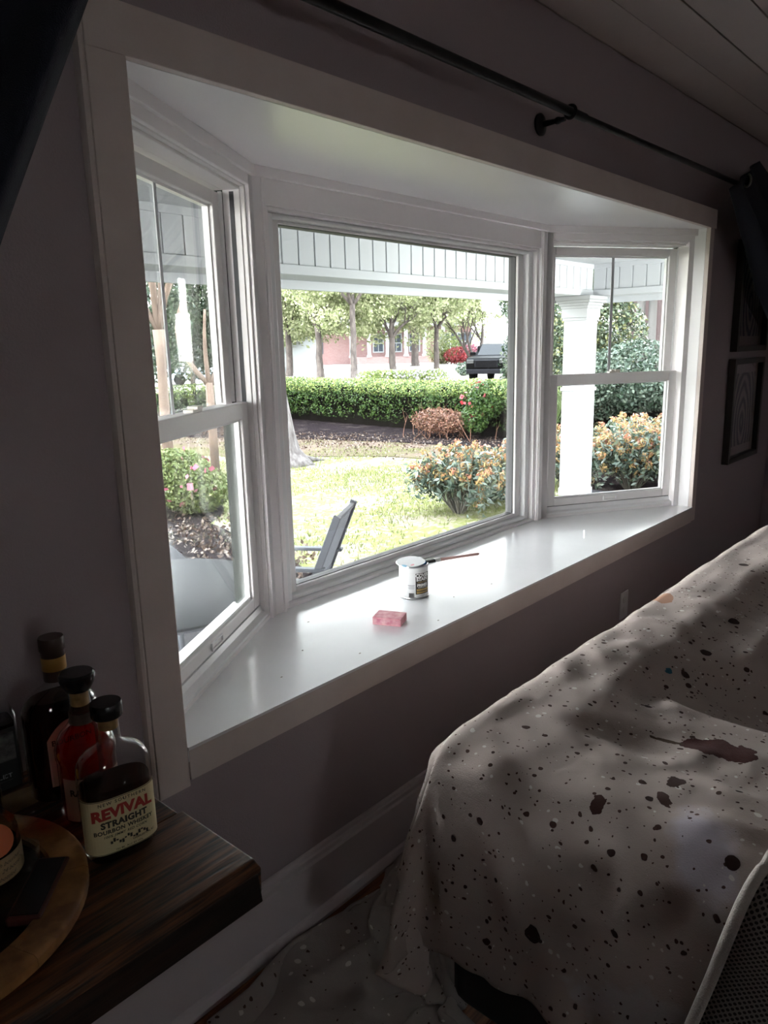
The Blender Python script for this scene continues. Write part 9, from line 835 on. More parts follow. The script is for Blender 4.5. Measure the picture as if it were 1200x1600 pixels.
def patch(name, pts, z, m, label, cat='ground'):
    n = len(pts); P_ = []
    for i in range(n):
        a, b_ = Vector(pts[i]), Vector(pts[(i+1) % n])
        for k in range(6):
            q = a.lerp(b_, k/6); P_.append((q.x+.18*noise.noise(Vector((q.x*1.3, q.y*1.3, 4))), q.y+.18*noise.noise(Vector((q.x*1.3, q.y*1.3, 8)))))
    o = MB().prism(P_, ZG-.05, z).build(name, m); tag(o, label, cat, kind='structure'); return o
patch('mulch_bed', [(10.2, 8.7), (9.2, 11.5), (7.5, 15), (14, 20), (15.5, 12), (15, 6.4), (22, 4.5), (22, -2), (7.6, -2), (7.5, 3.2), (10.6, 5.2)], ZG+.03, M_mulch, 'dark mulch bed under the hedge', 'mulch')
patch('leaf_litter', [(8.6, 7.6), (7.2, 9.8), (6.2, 13), (8, 15), (9.4, 11.4), (10.35, 8.7), (10.8, 5.6), (9.4, 5.0)], ZG+.015, M_litter, 'bare ground strewn with fallen leaves between lawn and mulch')
patch('mulch_bed', [(2.1, 2.97), (3.3, 3.1), (3.6, 4.2), (3.9, 5.6), (4.9, 6.5), (4.4, 7.4), (2.6, 7.2), (1.5, 6.8)], ZG+.03, M_mulch, 'dark mulch bed with fallen leaves curving round the patio', 'mulch')
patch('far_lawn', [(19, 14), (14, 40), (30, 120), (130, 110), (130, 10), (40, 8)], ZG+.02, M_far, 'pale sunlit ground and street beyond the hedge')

def leaves(name, blobs, n, size, m, parent=None, flat=.0, aspect=.55, inner=.5, seed=0, clumps=0, sz=.25, kind=None, gravity=.0):
    r = np.random.default_rng(100+seed); V = np.zeros((n, 4, 3))
    bl = np.array(blobs, float); wgt = bl[:, 3]*bl[:, 4]+bl[:, 3]*bl[:, 5]+bl[:, 4]*bl[:, 5]; k = r.choice(len(bl), n, p=wgt/wgt.sum())
    d = r.normal(size=(n, 3)); d /= np.linalg.norm(d, axis=1)[:, None]
    if clumps:
        cd = r.normal(size=(clumps, 3)); cd /= np.linalg.norm(cd, axis=1)[:, None]; ci = r.integers(0, clumps, n)
        d = cd[ci]+r.normal(size=(n, 3))*.16; rad0 = (.45+.6*r.random(clumps))[ci]; rad = rad0+r.normal(size=n)*.09
        d /= np.linalg.norm(d, axis=1)[:, None]
    else: rad = inner+(1.03-inner)*r.random(n)**.5
    c = bl[k, :3]+d*bl[k, 3:6]*rad[:, None]
    nrm = d*1.0+r.normal(size=(n, 3))*.9; nrm[:, 2] += .4; nrm /= np.linalg.norm(nrm, axis=1)[:, None]
    a = r.normal(size=(n, 3)); a -= nrm*(a*nrm).sum(1)[:, None]; a /= np.linalg.norm(a, axis=1)[:, None]; b_ = np.cross(nrm, a)
    s = size*(1+sz*r.normal(size=n)).clip(.4, 2)[:, None]
    V[:, 0] = c-a*s; V[:, 1] = c+b_*s*aspect+nrm*s*.15; V[:, 2] = c+a*s; V[:, 3] = c-b_*s*aspect+nrm*s*.15
    me = bpy.data.meshes.new(name); me.vertices.add(4*n); me.vertices.foreach_set('co', V.astype(np.float32).ravel())
    me.loops.add(4*n); me.loops.foreach_set('vertex_index', np.arange(4*n, dtype=np.int32)); me.polygons.add(n); me.polygons.foreach_set('loop_start', np.arange(0, 4*n, 4, dtype=np.int32))
    me.polygons.foreach_set('loop_total', np.full(n, 4, np.int32)) if bpy.app.version < (4, 0, 0) else None
    me.update(calc_edges=True); me.materials.append(m)
    o = bpy.data.objects.new(name, me); COL.objects.link(o)
    if parent: o.parent = parent
    if kind: o['kind'] = kind
    return o
M_bark = P('grey_bark', g(.42, .36, .33), .9, spec=.02, col2=g(.20, .17, .16), scale=9, bump=.8, bscale=14, stretch=(1, 1, .35))
M_barkp = P('pale_smooth_bark', g(.50, .37, .29), .8, spec=.02, col2=g(.34, .25, .20), scale=4, bump=.2, bscale=10)
L_oak = leaf_mat('yellow_green_leaves', [g(.84, .95, .46), g(1.2, 1.28, .72), g(.55, .66, .28), g(1.5, 1.55, .95), g(.92, 1.0, .52)], .45)
L_dark = leaf_mat('dark_evergreen_leaves', [g(.08, .15, .07), g(.13, .20, .09), g(.05, .10, .05), g(.24, .30, .18)], .25, .35)
L_hedge = leaf_mat('hedge_leaves', [g(.12, .24, .06), g(.20, .34, .08), g(.07, .15, .045), g(.16, .28, .07)], .3, .35)
L_htop = leaf_mat('pale_and_skylit_leaves', [g(.70, .86, .26), g(.85, .98, .32), g(.55, .72, .22), g(.36, .52, .14)], .4, .4)  # pale leaves; on hedge tops they carry the sky light as colour
L_tip = leaf_mat('orange_new_leaves', [g(1.3, .82, .34), g(1.4, .72, .36), g(1.2, .85, .38), g(1.0, .80, .32)], .35, .4)
L_tipr = leaf_mat('coral_new_leaves', [g(1.5, .62, .42), g(1.4, .72, .5)], .35, .4)
L_pho = leaf_mat('blue_green_shiny_leaves', [g(.34, .46, .36), g(.50, .62, .52), g(.18, .28, .20), g(.42, .50, .32)], .2, .25)
L_az = leaf_mat('azalea_leaves', [g(.36, .46, .14), g(.26, .36, .10), g(.46, .54, .18)], .35)
L_pink = leaf_mat('pink_petals', [g(.95, .25, .38), g(.9, .38, .48)], .3); L_red = leaf_mat('red_petals', [g(.9, .10, .12), g(.85, .2, .22)], .3); L_white = leaf_mat('white_petals', [g(.95, .9, .92), g(.85, .8, .85)], .3)
L_dry = leaf_mat('dry_brown_leaves', [g(.28, .18, .125), g(.46, .35, .27), g(.18, .11, .08)], .1); L_rust = leaf_mat('rusty_twigs', [g(.46, .20, .13), g(.55, .30, .18), g(.34, .18, .13)], .2)
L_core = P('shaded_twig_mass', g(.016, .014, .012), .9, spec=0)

def branch(mb, p, d, L_, r0, depth, rs, spread=.6, n=5, up_=.15, kids=3):
    pts = [Vector(p)]; d = Vector(d).normalized()
    for i in range(n):
        d = (d+Vector((rs.gauss(0, .12), rs.gauss(0, .12), rs.gauss(0, .06)+up_*.3))).normalized(); pts.append(pts[-1]+d*L_/n)
    rr = [r0*(1-.45*i/n) for i in range(n+1)]; mb.tube(pts, rr, 8 if depth > 1 else 5)
    if depth <= 0: return
    for k in range(kids):
        a = rs.uniform(0, 2*PI); e = (d+Vector((math.cos(a)*spread, math.sin(a)*spread, rs.uniform(-.1, .3)))).normalized()
        i = rs.randint(max(1, n-2), n); branch(mb, pts[i], e, L_*rs.uniform(.6, .8), rr[i]*.62, depth-1, rs, spread, n, up_, kids)
def tree(name, label, base, trunk_h, r0, crown, nleaf, lsize, lm, bark=M_bark, lean=(0, 0), depth=3, seed=0, group='trees beyond the hedge', spread=.7, clumps=26, kids=3):
    t = thing(name, label, 'tree', base, 0, group); rs = random.Random(seed); mb = MB()
    h = trunk_h; pts = [Vector((0, 0, -.1))]+[Vector((lean[0]*k/5+.02*rs.gauss(0, 1), lean[1]*k/5+.02*rs.gauss(0, 1), h*k/5)) for k in range(6)]
    mb.tube(pts, [r0*1.5, r0*1.15]+[r0*(1-.05*k) for k in range(1, 6)], 12)
    for k in range(kids+1):
        a = 2*PI*k/(kids+1)+rs.random(); branch(mb, pts[-1]-Vector((0, 0, .1)), (math.cos(a)*spread, math.sin(a)*spread, 1), crown[0][5]*.9, r0*.55, depth-1, rs, spread)
    mb.build('trunk', bark, t, True, angle=180)
    leaves('foliage', crown, nleaf, lsize, lm, t, seed=seed, clumps=clumps, kind='stuff'); return t
# street trees (yellow-green crowns)
def crown(w_, z0, z1, k, seed):
    rs = random.Random(seed); return [(rs.uniform(-.5, .5)*w_, rs.uniform(-.5, .5)*w_, rs.uniform(z0+(z1-z0)*.22, z1-(z1-z0)*.2), w_*rs.uniform(.30, .46), w_*rs.uniform(.30, .46), (z1-z0)*rs.uniform(.18, .30)) for _ in range(k)]
specs = [ # az, dist, trunk h, r, width, z0, z1, leaves, label
 (43.45, 48, 3.2, .24, 6.5, 1.2, 9.5, 15000, 'street tree with grey trunk, first from the near end of the hedge'),
 (46.05, 42.5, 4.2, .20, 6.5, 1.7, 10.5, 16000, 'tall straight street tree with thick grey trunk behind the hedge'),
 (48.95, 48, 2.4, .24, 8.0, 1.5, 9.0, 18000, 'street tree forking low into spreading limbs'),
 (42.3, 66, 3.0, .28, 8.0, 1.3, 9.5, 12000, 'smaller distant tree before the brick house corner'),
 (50.7, 70, 3.0, .38, 9.0, 1.8, 10.5, 14000, 'distant tree with pale ring of straw at its base'),
 (41.2, 52, 3.4, .25, 6.0, 1.5, 9.0, 12000, 'yellow-green tree at the near end behind the white post'),
 (39.6, 60, 3.0, .22, 7.0, 1.4, 9.0, 9000, 'distant yellow-green tree behind the corner post'),
 (52.3, 52, 3.0, .20, 6.5, 1.8, 9.0, 12000, 'leafy tree between the low hedge and the pickup truck'),
]
for i, (az_, d_, th, r0, wd, z0_, z1_, nl, lab) in enumerate(specs):
    tree('street_tree', lab, pol(az_, d_), th, r0, crown(wd, z0_, z1_, 9, 50+i), nl, .105*d_/48, L_oak, seed=20+i)
t = thing('crape_myrtle', 'broad multi-stemmed tree with slender forking trunks behind the pickup truck', 'tree', pol(55.3, 58))
mb = MB(); rs = random.Random(5)
for k in range(5):
    a = 2*PI*k/5; branch(mb, (0, 0, 0), (math.cos(a)*.45, math.sin(a)*.45, 1), 3.4, .13, 2, rs, .5)
mb.build('trunk', M_bark, t, True, angle=180); leaves('foliage', crown(8.5, 2.6, 8.0, 9, 91), 17000, .12, L_oak, t, seed=33, clumps=30, kind='stuff')
# ---- long clipped hedge
def hedge_run(name, label, p0, p1, hgt, wid, n, seed, top=True, zb=.22, lower=L_hedge, size=.024):
    t = thing(name, label, 'hedge', (p0[0], p0[1], ZG)); rs = random.Random(seed); p0 = Vector((*p0, 0)); p1 = Vector((*p1, 0)); Ln = (p1-p0).length; k = int(Ln/.42)+1; bl = []
    for i in range(k):
        q = (p1-p0)*(i/(k-1)); 
        for zz, wk in ((zb+.08+.10*rs.random(), .78), ((zb+hgt)/2, 1.0), (hgt-.22, 1.0)):
            bl.append((q.x+rs.gauss(0, .07), q.y+rs.gauss(0, .07), zz+rs.gauss(0, .03), wk*wid*.5*rs.uniform(.85, 1.1), wk*wid*.5*rs.uniform(.85, 1.1), .24))
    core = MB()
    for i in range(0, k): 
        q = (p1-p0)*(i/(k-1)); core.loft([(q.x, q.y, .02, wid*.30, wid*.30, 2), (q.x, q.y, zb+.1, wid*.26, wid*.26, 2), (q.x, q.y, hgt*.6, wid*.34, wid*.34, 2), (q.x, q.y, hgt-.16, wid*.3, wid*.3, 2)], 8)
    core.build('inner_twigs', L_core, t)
    st = MB()
    for i in range(k*2):
        q = (p1-p0)*(i/(2*k-1)); st.tube([(q.x+rs.gauss(0, .05), q.y+rs.gauss(0, .08), -.02), (q.x+rs.gauss(0, .10), q.y+rs.gauss(0, .12), zb+.2)], [.014, .009], 5)
    st.build('stems', M_bark, t)['kind'] = 'stuff'
    leaves('foliage', bl, n, size, lower, t, seed=seed, inner=.72, kind='stuff')
    if top: leaves('skylit_top', [(b_[0], b_[1], hgt-.17, b_[3]*.98, b_[4]*.98, .20) for b_ in bl[2::3]], int(n*.42), size, L_htop, t, seed=seed+1, inner=.85, kind='stuff')  # sky-lit hedge top painted as paler leaves
    return t
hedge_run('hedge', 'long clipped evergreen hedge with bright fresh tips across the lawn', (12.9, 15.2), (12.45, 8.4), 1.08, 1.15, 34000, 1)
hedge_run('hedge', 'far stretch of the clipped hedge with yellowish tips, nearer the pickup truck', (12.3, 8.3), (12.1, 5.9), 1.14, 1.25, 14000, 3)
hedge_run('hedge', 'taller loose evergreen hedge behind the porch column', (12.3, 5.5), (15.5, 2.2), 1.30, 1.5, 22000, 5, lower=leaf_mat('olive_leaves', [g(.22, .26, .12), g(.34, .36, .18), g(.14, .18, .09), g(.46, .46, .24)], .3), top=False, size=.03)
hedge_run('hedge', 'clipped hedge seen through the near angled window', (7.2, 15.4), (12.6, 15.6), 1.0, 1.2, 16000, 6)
t = thing('low_hedge', 'low hedge with white flowers behind the long hedge', 'hedge', pol(47.0, 34)); q = Vector(pol(52.4, 33))-Vector(pol(47.0, 34))
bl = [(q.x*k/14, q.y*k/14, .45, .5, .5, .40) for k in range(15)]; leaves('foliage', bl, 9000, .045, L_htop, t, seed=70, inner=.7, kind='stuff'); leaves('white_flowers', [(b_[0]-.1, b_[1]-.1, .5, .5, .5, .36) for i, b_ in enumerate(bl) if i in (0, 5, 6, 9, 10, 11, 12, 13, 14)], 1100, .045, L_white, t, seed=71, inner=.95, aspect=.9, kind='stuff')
# rusty shrub before the hedge
t = thing('dry_shrub', 'half-dead rust-brown twiggy shrub in front of the hedge', 'shrub', (11.35, 7.95, ZG)); mb = MB(); rs = random.Random(8)
for k in range(34): branch(mb, (rs.gauss(0, .22), rs.gauss(0, .35), 0), (rs.gauss(0, .5), rs.gauss(0, .5), 1), .48, .007, 1, rs, .6, 4, kids=2)
mb.build('twigs', P('rust_twig', g(.42, .22, .15), .9, spec=.02), t)['kind'] = 'stuff'; leaves('foliage', [(0, .1, .36, .38, .72, .26)], 3200, .026, L_rust, t, seed=80, inner=.3, kind='stuff')
t = thing('camellia_shrub', 'green shrub with a few red blooms growing out of the hedge', 'shrub', (11.6, 7.1, ZG)); leaves('foliage', [(0, 0, .78, .34, .36, .38), (-.1, .2, .45, .28, .3, .3)], 3600, .03, L_hedge, t, seed=81, inner=.6, kind='stuff'); leaves('red_blooms', [(-.12, .1, .80, .30, .36, .34)], 26, .05, L_red, t, seed=82, inner=.95, aspect=.9, kind='stuff')
# ---- shrubs with orange new growth
def photinia(loc, label, w_, h_, n, seed):
    t = thing('photinia_shrub', label, 'shrub', (loc[0], loc[1], ZG), 0, 'orange-tipped shrubs beside the porch'); rs = random.Random(seed); mb = MB(); tips = []
    for k in range(46):
        a = rs.uniform(0, 2*PI); rr = rs.random()**.5*w_; hh = h_*(1-.30*(rr/w_)**2)*rs.uniform(.62, 1.05); e = Vector((rr*math.cos(a), rr*math.sin(a), hh)); m_ = Vector((e.x*.45, e.y*.45, hh*.5)); mb.tube([Vector((e.x*.1, e.y*.1, 0)), m_, e], [.011, .008, .004], 5); tips.append(e)
        for q in range(2): e2 = m_.lerp(e, .5)+Vector((rs.gauss(0, .12), rs.gauss(0, .12), rs.gauss(.04, .08))); mb.tube([m_.lerp(e, .3), e2], [.005, .003], 4); tips.append(e2)
    mb.build('stems', P('grey_green_stem', g(.36, .34, .28), .8, spec=.02), t)['kind'] = 'stuff'
    leaves('foliage', [(e.x, e.y, e.z-.07, .12, .12, .13) for e in tips], n, .042, L_pho, t, seed=seed, inner=.3, aspect=.34, kind='stuff')
    leaves('orange_tips', [(e.x, e.y, e.z+.015, .055, .055, .05) for e in tips], int(n*1.1), .026, L_tip, t, seed=seed+1, inner=.1, aspect=.35, kind='stuff')
    leaves('coral_tips', [(e.x, e.y, e.z+.03, .045, .045, .05) for i, e in enumerate(tips) if i % 3 == 0], int(n*.15), .026, L_tipr, t, seed=seed+2, inner=.1, aspect=.35, kind='stuff')
photinia((5.95, 3.66), 'orange-tipped shrub seen low in the big pane, nearest the porch chair', .52, .80, 2600, 200)
photinia((6.75, 3.75), 'orange-tipped shrub at the foot of the porch column', .50, .70, 2200, 210)
photinia((8.15, 3.5), 'orange-tipped shrub just beyond the porch column', .50, .80, 2600, 220)
photinia((8.20, 2.62), 'orange-tipped shrub at the end of the porch, second past the column', .50, .84, 2800, 230)
photinia((8.20, 1.85), 'orange-tipped shrub at the end of the porch, nearest the house wall', .50, .80, 2800, 240)
photinia((9.15, 3.0), 'orange-tipped shrub in the back row beyond the end of the porch', .55, .90, 2600, 250)
photinia((9.2, 2.0), 'orange-tipped shrub in the back row nearest the house wall', .55, .92, 2600, 260)
# ---- azalea, left
t = thing('azalea_shrub', 'round yellow-green azalea with pink blooms beside the patio', 'shrub', (4.02, 6.28, ZG)); leaves('foliage', [(0, 0, .42, .40, .42, .34), (.1, -.2, .30, .40, .36, .28), (-.05, .1, .55, .28, .28, .22)], 7500, .024, L_az, t, seed=300, inner=.65, kind='stuff'); leaves('pink_blooms', [(-.05, -.1, .46, .42, .44, .34)], 34, .042, L_pink, t, seed=301, inner=.98, aspect=.95, kind='stuff')
mb = MB(); rs = random.Random(9)
for k in range(14): branch(mb, (rs.gauss(0, .06), rs.gauss(0, .06), 0), (rs.gauss(0, .5), rs.gauss(0, .5), 1), .4, .009, 1, rs, .5, 3, kids=2)
mb.build('stems', M_bark, t)
# ---- leaning tree at the lawn, mostly behind the corner post
t = thing('lawn_tree', 'large grey tree trunk flaring into the lawn beside the corner post', 'tree', (7.15, 8.15, ZG))
mb = MB(); mb.tube([(.06, -.02, -.06), (.05, -.02, .06), (.03, 0, .22), (0, 0, .5), (-.06, .03, 1.1), (-.16, .10, 2.2), (-.3, .2, 4.0)], [.52, .40, .31, .26, .225, .20, .17], 18)
for a, L_ in ((-.3, .85), (-1.0, .6), (.6, .6), (1.8, .5), (3.0, .6), (4.0, .5)): mb.tube([(0, 0, .30), (.25*math.cos(a), .25*math.sin(a), .10), (L_*math.cos(a), L_*math.sin(a), -.02)], [.12, .08, .02], 8)
mb.build('trunk', P('furrowed_bark', g(.48, .44, .42), .95, spec=.02, col2=g(.22, .19, .18), scale=14, bump=1.0, bscale=22, stretch=(1, 1, .3)), t, True, angle=180)
# ---- crape myrtle and evergreens, left window
t = thing('crape_myrtle', 'bare tan crape myrtle with pruned limbs seen through the near angled window', 'tree', pol(31.9, 10.5)); mb = MB()
mb.tube([(0, 0, 0), (.0, .02, .9), (.02, .02, 1.75), (.03, .03, 2.15)], [.085, .07, .065, .085], 12)
mb.build('trunk', M_barkp, t, True, angle=180)
rs = random.Random(4)
for k in range(7):
    a = 2*PI*k/7; e = Vector((math.cos(a)*.36, math.sin(a)*.36, 1)); m2 = MB(); branch(m2, (.03, .03, 2.12), e, 1.15, .042, 2, rs, .45, 5, kids=2); m2.build('limb', M_barkp, t, True, angle=180)
t = thing('crape_myrtle', 'second crape myrtle with long curved tan limbs nearer the sash stile', 'tree', pol(35.2, 11.5)); mb = MB(); mb.tube([(0, 0, 0), (0, 0, 1.4)], [.07, .06], 10); mb.build('trunk', M_barkp, t, True, angle=180)
for (dx, dy, dz, cx_) in ((-.28, .1, 1.25, -.42), (.05, .05, 1.1, -.05), (.5, -.1, 1.15, .12), (.72, -.25, .95, .3)):
    pts = [Vector((0, 0, 1.36))]+[Vector((0, 0, 1.36)).lerp(Vector((dx, dy, 1.36+dz)), k/6)+Vector((cx_*.5*math.sin(PI*k/6), -cx_*.3*math.sin(PI*k/6), 0)) for k in range(1, 7)]
    MB().tube(pts, [.042-.004*k for k in range(7)], 8).build('limb', M_barkp, t, True, angle=180)
def evergreen(az_, d_, lab, bl, n, size, seed, lm=None, grp='evergreens around the garden'):
    t = thing('evergreen_tree', lab, 'tree', pol(az_, d_), 0, grp); mb = MB(); tz = max(b_[2] for b_ in bl)*.55; mb.tube([(0, 0, -.05), (.03, 0, tz*.5), (.05, .02, tz)], [.09, .07, .04], 8); mb.build('trunk', M_bark, t, True); leaves('foliage', bl, n, size, lm or L_dark, t, seed=seed, inner=.6, clumps=0, kind='stuff'); return t
evergreen(34.0, 22, 'dark evergreen behind the bare crape myrtle', [(0, 0, 3.6, 1.6, 1.6, 1.6), (.6, .3, 2.3, 1.5, 1.5, 1.3), (-.8, 0, 4.8, 1.3, 1.3, 1.2), (.7, -.4, 3.4, 1.3, 1.3, 1.5)], 18000, .06, 401)
evergreen(36.3, 24, 'dense green tree nearer the corner post in the near window', [(0, 0, 3.4, 1.7, 1.7, 1.5), (.6, -.3, 4.9, 1.5, 1.5, 1.4), (-.5, .3, 2.4, 1.3, 1.3, 1.0)], 14000, .065, 402)
evergreen(30.2, 20, 'evergreen at the near edge of the near window', [(0, 0, 2.8, 1.5, 1.5, 1.8), (0, 0, 4.4, 1.2, 1.2, 1.2)], 9000, .06, 403)
# right-hand greenery
evergreen(63.1, 15.5, 'tall glossy evergreen just beyond the porch column', [(0, 0, 2.3, .9, .9, 1.0), (.1, -.1, 3.0, .8, .8, .65), (-.1, .1, 1.4, .9, .9, .8), (.3, -.5, 2.0, .6, .6, .7)], 20000, .036, 410, leaf_mat('glossy_grey_green_leaves', [g(.16, .23, .14), g(.28, .36, .22), g(.09, .14, .07), g(.42, .50, .32), g(.5, .52, .22)], .2, .25))
evergreen(67.0, 14.0, 'rounded dark shrub below the round columns', [(0, 0, 1.25, .95, .95, .62), (.2, -.5, 1.15, .7, .7, .5), (-.2, .6, 1.1, .7, .7, .6)], 15000, .034, 411, leaf_mat('grey_green_leaves', [g(.13, .20, .14), g(.22, .30, .22), g(.07, .12, .07), g(.30, .38, .28)], .2, .25))
evergreen(61.0, 19, 'dark conifer seen left of the porch column', [(0, 0, 1.4, 1.3, 1.3, 1.3), (0, .2, 3.0, 1.2, 1.2, 1.1)], 14000, .04, 412)
evergreen(67.6, 31, 'yellow-green tree beyond the round columns', [(0, 0, 3.0, 1.6, 1.6, 2.0), (0, 0, 5.0, 1.4, 1.4, 1.4)], 7000, .08, 413, L_oak)
t = thing('ornamental_grass', 'tuft of tall arching green grass left of the porch column', 'grass', pol(60.9, 13.2)); mb = MB(); rs = random.Random(77)
for k in range(150):
    a = rs.uniform(0, 2*PI); r_ = rs.uniform(.15, .5); h_ = rs.uniform(.8, 1.35); c_, s2_ = math.cos(a), math.sin(a); p_ = [(0, 0, 0), (r_*.3*c_, r_*.3*s2_, h_*.6), (r_*.7*c_, r_*.7*s2_, h_*.95), (r_*c_, r_*s2_, h_*.9)]
    for i in range(3):
        (x0_, y0_, z0_), (x1_, y1_, z1_) = p_[i], p_[i+1]; w0, w1 = .008*(1-i*.25), .008*(.75-i*.25); mb.add([(x0_-s2_*w0, y0_+c_*w0, z0_), (x0_+s2_*w0, y0_-c_*w0, z0_), (x1_+s2_*w1, y1_-c_*w1, z1_), (x1_-s2_*w1, y1_+c_*w1, z1_)], [(0, 1, 2, 3)])
o = mb.build('blades', leaf_mat('grass_blades', [g(.34, .48, .18), g(.46, .56, .26)], .35), t); o['kind'] = 'stuff'
# ---- neighbour's porch on the right
t = thing('neighbor_porch', 'cream neighbouring porch with two round columns beyond the shrubs', 'building', pol(67.4, 23)); M_cream = P('cream_render', (.055, .053, .051), .8, spec=.02)
for dx, dy in ((-.055, .18), (.06, -.11)): MB().lathe([(.16, 0), (.16, .12), (.125, .16), (.122, 1.5), (.112, 3.4), (.16, 3.45), (.16, 3.6)], 20, (dx, dy)).build('column', M_cream, t, True)
MB().box((-.6, -2.4, 3.6), (.6, 1.2, 4.3)).build('entablature', M_cream, t); MB().box((3.5, -1.2, 0), (3.8, 2.4, 3.8)).build('wall', P('pinkish_wall', (.03, .022, .022), .8, spec=.02), t)
t = thing('garden_shed', 'small shed with sloping white roof edge left of the porch column', 'building', pol(61.6, 21)); MB().extrude([(-1.9, 2.75), (1.5, 1.85), (1.5, 2.15), (-1.9, 3.05)], (-.2, .1), lambda v: Vector((v.x+v.y*.6, -v.y*.9, v.z))).build('roof_edge', M_extw, t)
MB().box((.3, -.9, 0), (1.6, .7, 2.0)).build('wall', P('shed_green', g(.10, .14, .10), .8, spec=.02), t)

# ---- brick house across the street
hs = thing('brick_house', 'red brick house with white columned porch across the street', 'building', pol(48, 84), math.radians(-48)); M_brick = nmat('red_brick')[0]
_t = M_brick.node_tree; _b = _t.nodes['Principled BSDF']; _b.inputs['Specular IOR Level'].default_value = 0; _br = _t.nodes.new('ShaderNodeTexBrick'); _tc = _t.nodes.new('ShaderNodeTexCoord'); _mp = _t.nodes.new('ShaderNodeMapping'); _mp.inputs['Rotation'].default_value = (PI/2, 0, 0)
_t.links.new(_tc.outputs['Object'], _mp.inputs[0]); _t.links.new(_mp.outputs[0], _br.inputs[0]); _br.inputs['Scale'].default_value = 3.0
_br.inputs['Color1'].default_value = (*g(.80, .42, .40), 1); _br.inputs['Color2'].default_value = (*g(.95, .58, .55), 1); _br.inputs['Mortar'].default_value = (*g(1.2, 1.0, .98), 1); _t.links.new(_br.outputs[0], _b.inputs['Base Color'])
# local frame: x along the facade, y away from viewer
MB().box((-10.0, 0, 0), (10.2, 8, 4.6)).build('wall', M_brick, hs)
MB().box((-3.2, -2.2, 0), (10.2, 0, .75)).build('porch_base', M_brick, hs); MB().box((-3.4, -2.3, 3.9), (10.4, 0, 4.5)).build('porch_beam', M_extw, hs)
MB().extrude([(-2.8, 4.5), (8.8, 4.5), (3, 8.0)], (-11, 11)).build('roof', P('grey_roof', g(.5, .48, .48), .8, spec=.02), hs)
first = None
for x in (-3.0, -1.1, .9, 2.9, 4.9, 6.9):
    if first is None: o = first = MB().box((-.19, -.19, .75), (.19, .19, 3.9)).box((-.28, -.28, .75), (.28, .28, .95)).build('column', M_extw, hs)
    else: o = first.copy(); COL.objects.link(o)
    o.location = (x, -2.0, 0)
M_dpane = P('dark_far_window', g(.25, .30, .36), .2, spec=.02)
for x in (-7.2, -.1, 1.9, 3.9, 7.3, 9.2):
    f = MB(); ring(f, lambda v: v, x-.62, x+.62, 1.2, 3.2, .12, .12, .12, -.08, .05); f.box((x-.03, -.07, 1.2), (x+.03, 0, 3.2)).box((x-.6, -.07, 2.15), (x+.6, 0, 2.25)); w_ = f.build('window', M_extw, hs); MB().box((x-.55, -.03, 1.25), (x+.55, .02, 3.15)).build('pane', M_dpane, w_)
    for sx_ in (-1, 1): MB().box((x+sx_*.68 if sx_ > 0 else x-.98, -.06, 1.2), (x+.98 if sx_ > 0 else x-.68, .0, 3.2)).build('shutter', P('slate_shutter', g(.28, .32, .38), .6, spec=.02), hs) if x in (-7.2, 9.2, 7.3) else None
MB().box((10.2, 1.0, 0), (17, 8, 3.6)).build('white_wing', M_extw, hs)
def small_shrub(name, lab, az_, d_, w_, h_, n, lm, seed, size=.1): 
    t = thing(name, lab, 'shrub', pol(az_, d_)); leaves('foliage', [(0, 0, h_*.55, w_, w_, h_*.5), (w_*.3, -w_*.3, h_*.4, w_*.7, w_*.7, h_*.4)], n, size, lm, t, seed=seed, inner=.6, kind='stuff'); mb_ = MB(); mb_.tube([(0, 0, 0), (0, 0, h_*.5)], [.06, .03], 6); mb_.build('stem', M_bark, t); return t
small_shrub('flowering_shrub', 'crimson-pink flowering azaleas before the brick house', 54.0, 74, 1.5, 1.6, 1800, L_red, 501, .11); small_shrub('flowering_shrub', 'second pinkish-red azalea mound by the white wing', 54.9, 74.5, 1.2, 1.8, 1400, L_pink, 502, .11)
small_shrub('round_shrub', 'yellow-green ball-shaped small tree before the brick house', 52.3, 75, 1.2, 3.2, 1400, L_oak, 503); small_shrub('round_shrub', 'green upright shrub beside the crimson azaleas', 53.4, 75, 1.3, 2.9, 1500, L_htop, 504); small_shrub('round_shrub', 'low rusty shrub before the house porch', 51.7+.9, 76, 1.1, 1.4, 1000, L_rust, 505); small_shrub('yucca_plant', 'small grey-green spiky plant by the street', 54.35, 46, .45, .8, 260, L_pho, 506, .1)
# ---- pickup truck
M_paint = P('black_car_paint', (.0006, .0006, .0007), .35, spec=.02); M_chrome = P('dark_chrome', (.004, .004, .005), .4, spec=.03); M_glassd = P('dark_windscreen', (.002, .0025, .003), .12, spec=.12); M_tyre = P('tyre_rubber', (.0008, .0008, .0008), .9, spec=0); M_lamp = P('headlamp', (.02, .02, .02), .3, spec=.1)
tk = thing('pickup_truck', 'black pickup truck parked beyond the hedge, nose toward the lawn', 'truck', pol(56.9, 38.0), math.radians(20))
def TR_(v): return v
wd = 1.0
prof = [(-1.0*2.3, .55), (-2.35, .70), (-2.36, 1.12), (-2.20, 1.24), (-1.0, 1.33), (-.30, 1.86), (1.0, 1.90), (1.25, 1.38), (3.1, 1.36), (3.1, .60)]
mb = MB(); n = len(prof); vs = []
for yy, sc_ in ((-wd, 0), (-wd*.96, 1), (wd*.96, 1), (wd, 0)):
    for (x, z) in prof:
        zz = z; y2 = yy
        if z > 1.5: y2 = yy*.80
        vs.append((x if sc_ else x*.985, y2, zz if sc_ else min(z, 1.84)*.99))
fs = [(i*n+k, i*n+(k+1) % n, (i+1)*n+(k+1) % n, (i+1)*n+k) for i in range(3) for k in range(n)]+[tuple(range(n)), tuple(3*n+k for k in range(n))]
mb.add(vs, fs).build('body', M_paint, tk, bevel=.03, seg=3)
